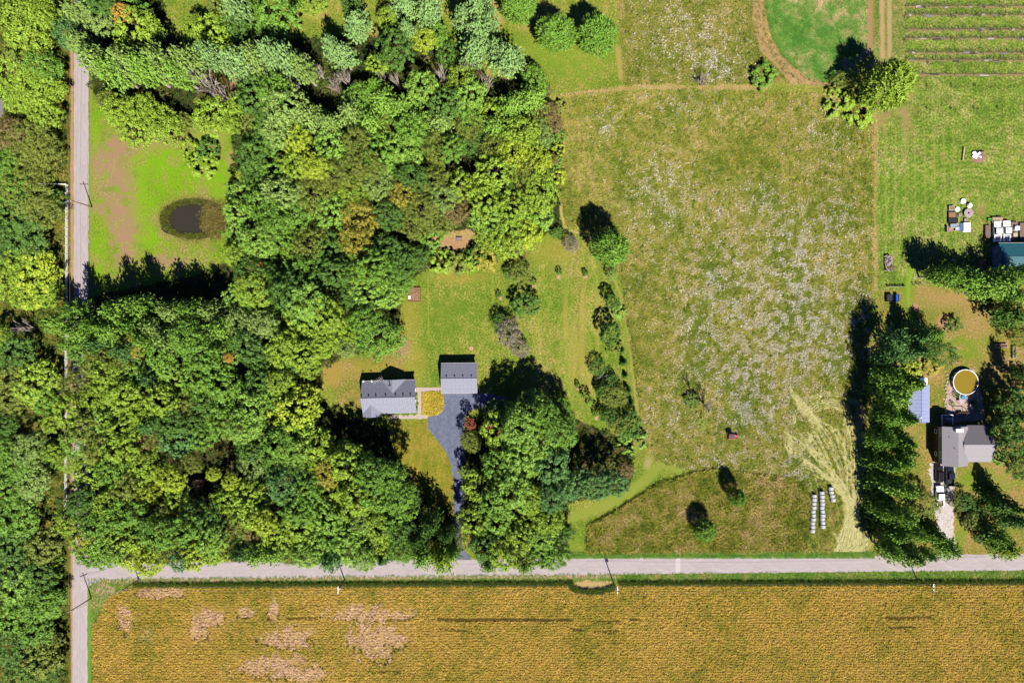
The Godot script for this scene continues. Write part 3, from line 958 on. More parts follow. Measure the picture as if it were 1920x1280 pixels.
func farmhouse() -> void:
	var roof := rough_mat("grey shingles", base(146, 152, 176), base(182, 188, 208), 2.2)
	var wall := mat("cream siding", base(206, 196, 186))
	var o := thing("farmhouse", "grey-roofed farmhouse with rear cross gable beside the golden flower bed", "house", Vector3(-34.05, 0, 15.35), deg_to_rad(1.7))
	gable_house(o, 14.9, 9.0, 2.9, 5.6, roof, wall)
	# rear cross gable
	var cx := 1.35
	for s in [-1.0, 1.0]:
		var a := MB.new()
		a.wedge(Vector3(cx, 5.0, -1.05), Vector3(cx, 5.0, -4.75), Vector3(cx + s * 3.4, 2.94, -4.75), 0.1)
		part("rear_gable_slope", a.done(), roof, o)
	var g := MB.new()
	g.wedge(Vector3(cx, 4.85, -4.4), Vector3(cx + 3.1, 2.85, -4.4), Vector3(cx - 3.1, 2.85, -4.4), 0.02)
	part("rear_gable_wall", g.done(), wall, o)
	# front gable over the porch room
	cx = -4.8
	for s in [-1.0, 1.0]:
		var a := MB.new()
		a.wedge(Vector3(cx, 4.45, 1.95), Vector3(cx, 4.45, 5.45), Vector3(cx + s * 2.6, 2.98, 5.45), 0.1)
		part("front_gable_slope", a.done(), roof, o)
		a = MB.new()
		a.wedge(Vector3(cx, 4.45, 1.95), Vector3(cx + s * 2.6, 2.98, 5.45), Vector3(cx + s * 2.6, 2.98, 4.4), 0.1)
		part("front_gable_slope", a.done(), roof, o)
	g = MB.new()
	g.box(Vector3(cx, 1.4, 4.6), Vector3(4.4, 2.8, 1.1))
	g.tri(Vector3(cx - 2.2, 2.8, 5.16), Vector3(cx + 2.2, 2.8, 5.16), Vector3(cx, 4.2, 5.16))
	part("front_room", g.done(), wall, o)
	for x in [-7.2, -5.2, -3.2, -0.54, 2.2, 4.26, 6.26]:
		g = MB.new()
		g.box(Vector3(x, 5.33, -0.62), Vector3(0.34, 0.26, 0.34))
		part("roof_vent", g.done(), mat("dark metal", Color(0.09, 0.09, 0.1), 0.5), o)
	g = MB.new()
	g.tube(Vector3(0.7, 4.3, -3.4), Vector3(0.7, 6.9, -3.4), 0.14, 0.14, 10)
	g.tube(Vector3(0.7, 6.9, -3.4), Vector3(0.7, 7.1, -3.4), 0.26, 0.2, 10)
	part("flue", g.done(), mat("dark metal", Color.BLACK), o)
	g = MB.new()
	g.tube(Vector3(-1.9, 0, -5.0), Vector3(-1.9, 6.4, -5.0), 0.04, 0.03, 6)
	g.tube(Vector3(-3.6, 6.2, -4.2), Vector3(-1.1, 6.2, -5.4), 0.04, 0.04, 5)
	for k in 7:
		var c := Vector3(-3.6, 6.2, -4.2).lerp(Vector3(-1.1, 6.2, -5.4), k / 6.0)
		var e := Vector3(0.43, 0, 0.9) * (0.5 + 0.05 * k)
		g.tube(c - e, c + e, 0.025, 0.025, 4)
	part("aerial", g.done(), mat("aluminium", base(222, 222, 226), 0.4), o)
	for x in [-6.9, -4.6]:
		g = MB.new()
		g.tube(Vector3(x, 3.1, -4.5), Vector3(x, 3.5, -4.5), 0.03, 0.03, 5)
		g.tube(Vector3(x, 3.5, -4.5), Vector3(x + 0.1, 3.58, -4.6), 0.3, 0.34, 12)
		part("satellite_dish", g.done(), mat("white metal", Color(0.9, 0.9, 0.91)), o)
	for x in [-6.0, -2.0, 4.8]:
		window(o, Vector3(x, 1.6, -4.06), 1.1, 1.1, Vector3(0, 0, -1))
	for x in [0.6, 3.0, 5.4]:
		window(o, Vector3(x, 1.6, 4.06), 1.1, 1.2, Vector3(0, 0, 1))
	window(o, Vector3(7.01, 1.6, -1.5), 1.0, 1.1, Vector3(1, 0, 0))
	g = MB.new()
	g.box(Vector3(7.02, 1.05, 1.6), Vector3(0.06, 2.1, 0.95))
	part("door", g.done(), mat("white paint", Color(0.9, 0.9, 0.91)), o)

	o = thing("garage", "detached grey-roofed garage at the top of the dark driveway", "garage", Vector3(-14.6, 0, 10.15), deg_to_rad(0.6))
	gable_house(o, 10.0, 8.25, 3.0, 5.0, roof, wall)
	for x in [-3.4, -1.16, 1.1, 3.46]:
		g = MB.new()
		g.box(Vector3(x, 4.78, -0.62), Vector3(0.34, 0.26, 0.34))
		part("roof_vent", g.done(), mat("dark metal", Color.BLACK), o)
	for x in [-2.3, 2.3]:
		g = MB.new()
		for k in 4:
			g.box(Vector3(x, 0.32 + k * 0.56, 3.71), Vector3(3.4, 0.53, 0.06))
		part("garage_door", g.done(), mat("white paint", Color.BLACK), o)
	window(o, Vector3(0, 1.7, -3.68), 1.0, 0.9, Vector3(0, 0, -1))

	# concrete walks and the blacktop
	var conc := rough_mat("concrete walk", base(206, 186, 178), base(222, 206, 200), 2.0)
	var walk := MB.new()
	for q in [[780, 726, 828, 735], [783, 735.1, 790, 786], [731, 777, 782.9, 785], [790.1, 778.6, 802, 784]]:
		walk.sheet(PackedVector2Array([P2(q[0], q[1]), P2(q[2], q[1]), P2(q[2], q[3]), P2(q[0], q[3])]), 0.05, 0.06)
	struct_sheet("path", walk.done(), conc, "pale concrete walk between the farmhouse, garage and golden bed")
	var tarmac := rough_mat("blacktop", base(110, 120, 150), base(128, 136, 164), 9.0, 0.9, 2)
	var pts := PackedVector2Array()
	for q in [[829.5, 737], [894.3, 734.5], [952, 745], [953, 762], [894, 764], [885, 768], [876, 774], [871, 785], [870, 815], [870.5, 860], [872, 885], [872, 940], [866, 975], [862, 1000], [866, 1022], [884, 1049.4], [854, 1049.4], [859.5, 1035], [858, 1015], [853, 990], [851, 950], [850, 900], [846, 872], [838, 850], [822, 828], [803, 804], [801, 782], [820, 778], [829, 772], [832.5, 760], [831, 745]]:
		pts.append(P2(q[0], q[1]))
	var dr := MB.new()
	dr.sheet(pts, 0.02)
	struct_sheet("driveway", dr.done(), tarmac, "dark bluish blacktop driveway from the garage down to the south road")
	for q in [[745, 776, 7, 1.1], [757, 776, 7, 1.0], [764, 776.5, 6, 1.0], [777, 774, 8, 1.6], [781, 740, 4, 0.8], [783, 757, 4, 0.7], [727, 777, 5, 0.9], [781, 766, 4, 0.9]]:
		var s := thing("garden_shrub", ["clipped green shrub left of the front walk's middle", "second clipped shrub along the farmhouse front", "third clipped shrub along the farmhouse front", "largest clipped shrub, at the farmhouse's front right corner", "small dark plant beside the farmhouse side door", "small plant midway along the farmhouse's right wall", "low shrub at the foot of the farmhouse front gable", "lowest small plant on the farmhouse's right wall"][[745, 757, 764, 777, 781, 783, 727].find(q[0]) if q[1] != 766 else 7], "shrub", P(q[0], q[1]))
		var c := part("foliage", crown_mesh("H", 1), leaf_mat("g"), s)
		c.scale = Vector3(q[2] * 0.09, q[3] * 0.6, q[2] * 0.09)
		c.position.y = q[3] * 0.4

func neighbours() -> void:
	var roof := rough_mat("pale grey shingles", base(164, 162, 172), base(192, 190, 200), 1.6)
	var siding := mat("shade tinted siding", base(190, 206, 226))  # white siding with the blue of its shade put into the colour
	var brick := rough_mat("red brown brick", base(136, 84, 62), base(160, 104, 78), 1.2)
	var o := thing("neighbour_house", "grey-roofed split-level house with brick lower wall beside the gravel drive", "house", Vector3(121.5, 0, 28.7), 0.0)
	# main block, ridge north-south
	var a := MB.new()
	a.slab(Vector3(-0.4, 7.0, -5.4), Vector3(-0.4, 7.0, 5.4), Vector3(-3.6, 5.0, 5.4), Vector3(-3.6, 5.0, -5.4), 0.16)
	part("roof_slope", a.done(), roof, o)
	a = MB.new()
	a.slab(Vector3(-0.396, 7.0, -5.4), Vector3(-0.396, 7.0, 5.4), Vector3(3.6, 4.9, 5.4), Vector3(3.6, 4.9, -5.4), 0.16)
	part("roof_slope", a.done(), roof, o)
	a = MB.new()
	a.box(Vector3(0, 1.35, 0), Vector3(6.2, 2.7, 10.0))
	part("brick_wall", a.done(), brick, o)
	a = MB.new()
	a.box(Vector3(0.05, 3.75, 0), Vector3(6.5, 2.1, 10.2))
	for s in [-1.0, 1.0]:
		a.tri(Vector3(-3.2, 4.8, s * 5.1), Vector3(3.3, 4.8, s * 5.1), Vector3(-0.4, 6.8, s * 5.1))
	part("siding_wall", a.done(), siding, o)
	for z in [-3.6, 2.6]:
		window(o, Vector3(-3.11, 1.5, z), 0.9, 0.9, Vector3(-1, 0, 0))
		window(o, Vector3(-3.21, 3.9, z - 0.55), 0.6, 0.9, Vector3(-1, 0, 0))
		window(o, Vector3(-3.21, 3.9, z + 0.55), 0.6, 0.9, Vector3(-1, 0, 0))
	# east wing, ridge east-west
	a = MB.new()
	a.slab(Vector3(1.5, 6.4, -0.6), Vector3(10.6, 6.4, -0.6), Vector3(10.2, 4.5, -5.7), Vector3(3.2, 4.5, -5.7), 0.16)
	part("wing_roof_slope", a.done(), rough_mat("dark grey shingles", base(122, 120, 132), base(146, 144, 154), 2.0), o)  # same shingles in a darker tone: shade of the north slope painted in
	a = MB.new()
	a.slab(Vector3(1.5, 6.4, -0.596), Vector3(10.6, 6.4, -0.596), Vector3(10.2, 4.5, 4.4), Vector3(3.2, 4.5, 4.4), 0.16)
	part("wing_roof_slope", a.done(), roof, o)
	a = MB.new()
	a.box(Vector3(6.4, 2.2, -0.6), Vector3(6.8, 4.4, 9.2))
	for s in [-1.0, 1.0]:
		a.tri(Vector3(9.8, 4.4, -5.2), Vector3(9.8, 4.4, 4.0), Vector3(9.8, 6.2, -0.6))
	part("wing_wall", a.done(), siding, o)
	a = MB.new()
	a.soft_box(Vector3(-0.3, 7.1, -4.6), Vector3(1.9, 0.7, 0.9), 0.08)
	part("roof_cooler", a.done(), mat("white metal", Color(0.9, 0.9, 0.91)), o)
	for q in [[-2.2, 5.95, -2.6], [1.6, 6.05, -1.2], [-1.2, 6.6, 0.4]]:
		a = MB.new()
		a.tube(Vector3(q[0], q[1] - 0.2, q[2]), Vector3(q[0], q[1] + 0.3, q[2]), 0.07, 0.07, 6)
		part("vent_pipe", a.done(), mat("dark metal", Color(0.09, 0.09, 0.1)), o)
	# stairs and landing at the back
	a = MB.new()
	for k in 5:
		a.box(Vector3(-0.9, 0.3 + k * 0.4, -8.0 + k * 0.36), Vector3(1.5, 0.08, 0.34))
	var d := part("back_stair", a.done(), mat("weathered deck", base(160, 146, 146)), o)
	for q in [[-1.8, -8.3, -1.8, -5.6], [1.2, -8.3, 1.2, -5.6], [-1.8, -8.3, 1.2, -8.3], [-0.1, -7.2, 1.2, -7.2]]:
		a = MB.new()
		a.box(Vector3((q[0] + q[2]) / 2, 2.2, (q[1] + q[3]) / 2), Vector3(absf(q[2] - q[0]) + 0.1, 0.1, absf(q[3] - q[1]) + 0.1))
		a.box(Vector3(q[0], 1.1, q[1]), Vector3(0.1, 2.2, 0.1))
		part("hand_rail", a.done(), mat("white paint", Color(0.9, 0.9, 0.91)), d)

	o = thing("metal_shed", "blue-grey metal-roofed shed beside the pine row, left of the pool", "shed", Vector3(113.0, 0, 17.25), PI / 2)
	var tin := rough_mat("blue grey metal roof", base(160, 172, 220, 1.25), base(172, 184, 230, 1.25), 4.0, 0.45)
	gable_house(o, 10.4, 5.7, 2.6, 3.9, tin, mat("white siding", base(216, 216, 222)), 0.3)
	a = MB.new()
	a.tube(Vector3(-3.7, 3.4, -0.3), Vector3(-3.7, 4.2, -0.3), 0.12, 0.12, 8)
	part("vent_pipe", a.done(), mat("white metal", Color(0.9, 0.9, 0.91)), o)
	for s in [-1.0, 1.0]:
		a = MB.new()
		for k in 11:
			var x := -5.0 + k
			a.slab(Vector3(x - 0.03, 3.93, s * 0.1), Vector3(x + 0.03, 3.93, s * 0.1), Vector3(x + 0.03, 2.64, s * 2.83), Vector3(x - 0.03, 2.64, s * 2.83), 0.03)
		part("roof_ribs", a.done(), tin, o).set_meta("kind", "stuff")
	o = thing("storage_locker", "small blue and white locker behind the metal-roofed shed", "locker", P(1727, 714))
	a = MB.new(); a.soft_box(Vector3(-0.4, 0.75, 0), Vector3(1.2, 1.5, 1.9), 0.05)
	part("body", a.done(), mat("locker blue", base(70, 96, 150)), o)
	a = MB.new(); a.soft_box(Vector3(0.55, 0.8, 0), Vector3(0.68, 1.6, 2.0), 0.05)
	part("door", a.done(), mat("white paint", Color.WHITE), o)

	o = thing("barn", "green-roofed barn with blue end wall behind the parked pickups", "barn", Vector3(144.0, 0, -23.4))
	gable_house(o, 18.6, 7.6, 3.3, 4.6, rough_mat("green metal roof", base(46, 106, 124), base(60, 124, 138), 3.0, 0.5), mat("barn blue", base(120, 150, 200)))  # roof tone made darker and bluer for the tree shade lying on it
	for z in [-1.6, 1.2]:
		a = MB.new(); a.box(Vector3(-8.87, 1.2, z), Vector3(0.05, 2.4, 1.6))
		part("barn_door", a.done(), mat("barn door", base(150, 176, 216)), o)
	o = thing("roadside_house", "white-roofed house mostly hidden by the yellow-green trees at the upper left", "house", Vector3(-149.0, 0, -66.6), deg_to_rad(-12))
	gable_house(o, 13.0, 5.6, 2.8, 4.0, mat("white roof", Color(0.9, 0.9, 0.91)), mat("white siding", Color.WHITE))

func pool_and_patio() -> void:
	var o := thing("round_pool", "round above-ground pool with white rim and murky ochre water", "pool", Vector3(126.9, 0, 11.37))
	var a := MB.new()
	a.ring(Vector3.ZERO, 3.44, 3.5, 0.0, 1.25, 48)
	part("wall", a.done(), mat("pool wall", base(150, 180, 200), 0.5), o)
	a = MB.new()
	a.ring(Vector3.ZERO, 3.43, 3.53, 1.25, 1.31, 48)
	part("rim", a.done(), mat("white plastic", Color(0.9, 0.9, 0.91), 0.4), o)
	a = MB.new()
	var pts := PackedVector2Array()
	for i in 48:
		pts.append(Vector2(cos(TAU * i / 48), sin(TAU * i / 48)) * 3.43)
	a.sheet(pts, 1.06)
	part("water", a.done(), mat("ochre water", base(170, 146, 44), 0.06, 0.5), o)
	for i in 16:
		a = MB.new()
		var t := TAU * i / 16
		a.box(Vector3(cos(t) * 3.55, 0.62, sin(t) * 3.55), Vector3(0.09, 1.24, 0.09), Basis(Vector3.UP, -t))
		part("post", a.done(), mat("white plastic", Color.WHITE), o)
	o = thing("pool_deck", "small white deck with railing between the pool and patio", "deck", P(1806.5, 748) * Vector3(0.993, 1, 0.993))
	a = MB.new()
	for k in 7:
		a.box(Vector3(0, 0.95, -1.0 + k * 0.33), Vector3(1.6, 0.06, 0.3))
	part("deck_boards", a.done(), mat("pale deck", base(226, 206, 206)), o).set_meta("kind", "stuff")
	for q in [[-0.75, -1.0], [0.75, -1.0], [-0.75, 1.1], [0.75, 1.1]]:
		a = MB.new()
		a.box(Vector3(q[0], 0.8, q[1]), Vector3(0.1, 1.6, 0.1))
		part("post", a.done(), mat("white plastic", Color.WHITE), o)
	o = thing("pool_pump_tub", "round bright blue tub on the small white pool deck", "tub", P(1807.5, 745) * Vector3(0.993, 1, 0.993) + Vector3(0, 0.98, 0))
	a = MB.new()
	a.tube(Vector3.ZERO, Vector3(0, 0.3, 0), 0.55, 0.6, 18)
	part("tub", a.done(), mat("bright blue", base(30, 150, 226), 0.4), o)
	a = MB.new()
	a.tube(Vector3(0, 0.302, 0), Vector3(0, 0.35, 0), 0.4, 0.3, 12)
	part("lid", a.done(), mat("light blue", base(90, 190, 240), 0.4), o)
	o = thing("swing_frame", "brown wooden swing frame standing on the pink patio", "swing", P(1798.5, 772))
	for s in [-1.0, 1.0]:
		for e in [-1.0, 1.0]:
			a = MB.new()
			a.tube(Vector3(s * 1.6, 0, e * 1.2), Vector3(s * 1.3, 2.2, 0), 0.07, 0.06, 6)
			part("leg", a.done(), mat("brown timber", base(150, 110, 80)), o)
	a = MB.new(); a.tube(Vector3(-1.6, 2.2, 0), Vector3(1.6, 2.2, 0), 0.08, 0.08, 8)
	part("beam", a.done(), mat("brown timber", Color.WHITE), o)
	a = MB.new(); a.box(Vector3(0, 0.5, 0), Vector3(1.5, 0.08, 0.5)); a.box(Vector3(0, 0.8, 0.25), Vector3(1.5, 0.5, 0.06))
	part("seat", a.done(), mat("dark seat", Color(0.08, 0.08, 0.09)), o)
	var slabs := MB.new()
	var outline := PackedVector2Array()
	for q in [[1776, 742], [1790, 738], [1838, 738], [1845, 786], [1778, 788]]:
		outline.append(P2(q[0], q[1]))
	slabs.sheet(outline, 0.03, 0.05)
	var patio := struct_sheet("patio", slabs.done(), rough_mat("patio paving", base(196, 168, 158), base(220, 196, 188), 1.0), "pinkish paved patio between the pool and the neighbour house")
	for k in 14:                      # stones edging the patio
		var st := MB.new()
		st.soft_box(Vector3(0, 0.14, 0), Vector3(0.55, 0.28, 0.45), 0.1)
		var u := k / 13.0
		var b := part("edging_stone", st.done(), mat("edging stone", base(214, 206, 196)), patio)
		b.position = P(lerpf(1776, 1772, u) + sin(k * 1.3) * 1.5, lerpf(702, 786, u))
		b.rotation.y = k * 0.7
	for q in [["upper planter bush right of the pool pump tub", 1826, 752, 0.8], ["low plant against the patio's left edge below the pool", 1784, 756, 0.7], ["green plant beside the pool wall", 1791, 740, 0.8], ["bushy plant along the patio's shaded right side", 1830, 766, 0.9]]:
		var p := thing("patio_plant", q[0], "plant", P(q[1], q[2]))
		var c := part("foliage", crown_mesh("H", 0), leaf_mat("g"), p)
		c.scale = Vector3.ONE * q[3]
		c.position.y = 0.5
	o = thing("patio_table", "small dark table right of the white pool deck", "table", P(1821, 754))
	a = MB.new(); a.box(Vector3(0, 0.72, 0), Vector3(1.3, 0.06, 0.8))
	part("tabletop", a.done(), mat("dark seat", Color.BLACK), o)
	for q in [[-0.55, -0.3], [0.55, -0.3], [-0.55, 0.3], [0.55, 0.3]]:
		a = MB.new(); a.box(Vector3(q[0], 0.345, q[1]), Vector3(0.07, 0.69, 0.07))
		part("leg", a.done(), mat("dark seat", Color.BLACK), o)
	# raised beds
	var labels := ["white-framed raised bed lying across the dry lawn, planted bare brown", "white-framed raised bed with half its length in green leaves", "raised bed with leafy plants at the edge of the conifer shade", "raised bed wholly in the shade right of the pool"]
	var k := 0
	for q in [[1876, 648, 3.3, 1.05, 0.0], [1900.5, 660, 1.1, 3.3, 0.6], [1898, 690, 1.1, 3.2, 0.8], [1899, 724, 1.1, 3.2, 0.0]]:
		var b := thing("raised_bed", labels[k], "garden bed", P(q[1 - 1], q[1]))
		for s in [-1.0, 1.0]:
			a = MB.new(); a.box(Vector3(0, 0.35, s * (q[3] / 2 - 0.06)), Vector3(q[2], 0.7, 0.12))
			part("side_board", a.done(), mat("pale boards", base(226, 206, 190)), b)
			a = MB.new(); a.box(Vector3(s * (q[2] / 2 - 0.06), 0.349, 0), Vector3(0.12, 0.698, q[3] - 0.24))
			part("end_board", a.done(), mat("pale boards", Color.WHITE), b)
		a = MB.new(); a.box(Vector3(0, 0.3, 0), Vector3(q[2] - 0.25, 0.6, q[3] - 0.25))
		part("soil", a.done(), mat("bed soil", base(120, 84, 64)), b)
		if q[4] > 0.0:
			var c := part("plants", crown_mesh("H", 2), leaf_mat("g"), b)
			c.position = Vector3(0, 0.75, 0.5)
			c.scale = Vector3(0.55, 0.4, 0.95)
		k += 1

# ------------------------------------------------------------------ vehicles and farm things
func wheels(o: Node3D, pts: Array, r: float, w: float) -> void:
	for p in pts:
		var a := MB.new()
		a.tube(Vector3(p.x - w / 2, r, p.z), Vector3(p.x + w / 2, r, p.z), r, r, 14)
		var t := part("wheel", a.done(), mat("tyre", Color(0.06, 0.06, 0.065), 0.8), o)
		a = MB.new()
		a.tube(Vector3(p.x - w / 2 - 0.01, r, p.z), Vector3(p.x + w / 2 + 0.01, r, p.z), r * 0.55, r * 0.55, 10)
		part("rim", a.done(), mat("rim", Color(0.5, 0.5, 0.52), 0.4), t)

# front of every vehicle faces -z
func glass_band(o: Node3D, x: float, y0: float, y1: float, zf0: float, zf1: float, zr0: float, zr1: float) -> void:
	var gm := mat("car glass", Color(0.04, 0.05, 0.06), 0.06, 0.5)
	var a := MB.new(); a.slab(Vector3(-x * 0.86, y1, zf1), Vector3(x * 0.86, y1, zf1), Vector3(x * 0.95, y0, zf0), Vector3(-x * 0.95, y0, zf0), 0.03)
	part("windscreen", a.done(), gm, o)
	a = MB.new(); a.slab(Vector3(-x * 0.86, y1, zr1), Vector3(x * 0.86, y1, zr1), Vector3(x * 0.95, y0, zr0), Vector3(-x * 0.95, y0, zr0), 0.03)
	part("rear_window", a.done(), gm, o)
	for s in [-1.0, 1.0]:
		a = MB.new(); a.slab(Vector3(s * x * 0.88, y1 - 0.03, zf1 + 0.12), Vector3(s * x * 0.88, y1 - 0.03, zr1 - 0.12), Vector3(s * x, y0, zr0 - 0.1), Vector3(s * x, y0, zf0 + 0.15), 0.02)
		part("side_window", a.done(), gm, o)

func pickup(label: String, at: Vector3, turn: float, paint_m: Material, cargo_m: Material, group: String) -> Node3D:
	var o := thing("pickup_truck", label, "pickup", at, turn, group)
	var a := MB.new()
	a.soft_box(Vector3(0, 0.78, -1.95), Vector3(1.9, 0.75, 1.7), 0.16)
	part("bonnet", a.done(), paint_m, o)
	a = MB.new()
	a.soft_box(Vector3(0, 0.82, 0), Vector3(1.94, 0.8, 2.3), 0.05)
	part("cab_body", a.done(), paint_m, o)
	a = MB.new()
	a.soft_box(Vector3(0, 1.78, 0.08), Vector3(1.62, 0.1, 1.5), 0.04)
	for s in [-1.0, 1.0]:
		a.slab(Vector3(s * 0.78, 1.74, 0.78), Vector3(s * 0.78, 1.74, 0.62), Vector3(s * 0.93, 1.2, 0.84), Vector3(s * 0.93, 1.2, 1.02), 0.05)
	part("roof", a.done(), paint_m, o)
	glass_band(o, 0.93, 1.22, 1.74, -1.08, -0.66, 1.06, 0.84)
	for s in [-1.0, 1.0]:
		a = MB.new(); a.soft_box(Vector3(s * 0.91, 0.9, 2.02), Vector3(0.12, 0.62, 1.74), 0.03)
		part("bed_side", a.done(), paint_m, o)
		a = MB.new(); a.box(Vector3(s * 0.68, 0.85, -2.815), Vector3(0.34, 0.2, 0.03))
		part("headlight", a.done(), mat("headlight", base(226, 230, 236), 0.2), o)
		a = MB.new(); a.soft_box(Vector3(s * 1.06, 1.28, -0.72), Vector3(0.2, 0.18, 0.12), 0.03)
		part("wing_mirror", a.done(), mat("dark metal", Color(0.09, 0.09, 0.1)), o)
	a = MB.new(); a.box(Vector3(0, 0.62, 2.02), Vector3(1.7, 0.06, 1.74))
	part("bed_floor", a.done(), cargo_m, o)
	a = MB.new(); a.soft_box(Vector3(0, 0.9, 2.93), Vector3(1.92, 0.62, 0.08), 0.02)
	part("tailgate", a.done(), paint_m, o)
	a = MB.new(); a.box(Vector3(0, 0.5, 3.03), Vector3(1.9, 0.16, 0.12)); a.box(Vector3(0, 0.5, -2.87), Vector3(1.9, 0.2, 0.12))
	part("bumper", a.done(), mat("chrome", base(200, 200, 206), 0.25), o)
	wheels(o, [Vector3(-0.86, 0, -1.85), Vector3(0.86, 0, -1.85), Vector3(-0.86, 0, 1.95), Vector3(0.86, 0, 1.95)], 0.4, 0.26)
	return o

func suv(label: String, at: Vector3, turn: float, paint_m: Material) -> void:
	var o := thing("parked_car", label, "car", at, turn)
	var a := MB.new(); a.soft_box(Vector3(0, 0.75, 0), Vector3(1.88, 0.8, 4.6), 0.2)
	part("body", a.done(), paint_m, o)
	a = MB.new(); a.soft_box(Vector3(0, 1.62, 0.5), Vector3(1.5, 0.12, 2.3), 0.05)
	part("roof", a.done(), paint_m, o)
	glass_band(o, 0.9, 1.14, 1.6, -1.15, -0.6, 2.05, 1.62)
	for s in [-1.0, 1.0]:
		a = MB.new(); a.box(Vector3(s * 0.6, 1.7, 0.5), Vector3(0.05, 0.05, 2.0))
		part("roof_rail", a.done(), mat("roof rail", Color(0.2, 0.2, 0.21)), o)
		a = MB.new(); a.box(Vector3(s * 0.65, 0.78, -2.31), Vector3(0.36, 0.16, 0.03))
		part("headlight", a.done(), mat("headlight", base(226, 230, 236), 0.2), o)
		a = MB.new(); a.box(Vector3(s * 0.72, 0.85, 2.31), Vector3(0.24, 0.24, 0.03))
		part("tail_light", a.done(), mat("tail light", base(180, 40, 40), 0.3), o)
	wheels(o, [Vector3(-0.84, 0, -1.45), Vector3(0.84, 0, -1.45), Vector3(-0.84, 0, 1.4), Vector3(0.84, 0, 1.4)], 0.37, 0.24)

func trailer(label: String, at: Vector3, w: float, l: float, deck: Material, turn := 0.0) -> Node3D:
	var o := thing("flat_trailer", label, "trailer", at, turn)
	var planks := 6
	for k in planks:
		var a := MB.new()
		a.box(Vector3(-w / 2 + (k + 0.5) * w / planks, 0.62, 0), Vector3(w / planks - 0.03, 0.06, l))
		part("plank", a.done(), deck, o)
	var a := MB.new()
	for s in [-1.0, 1.0]:
		a.box(Vector3(s * (w / 2 + 0.04), 0.6, 0), Vector3(0.08, 0.14, l + 0.1))
	a.box(Vector3(0, 0.5, -l / 2 - 0.6), Vector3(0.1, 0.1, 1.2))
	part("frame", a.done(), mat("dark metal", Color.BLACK), o)
	wheels(o, [Vector3(-w / 2 - 0.16, 0, 0.3), Vector3(w / 2 + 0.16, 0, 0.3)], 0.33, 0.2)
	return o

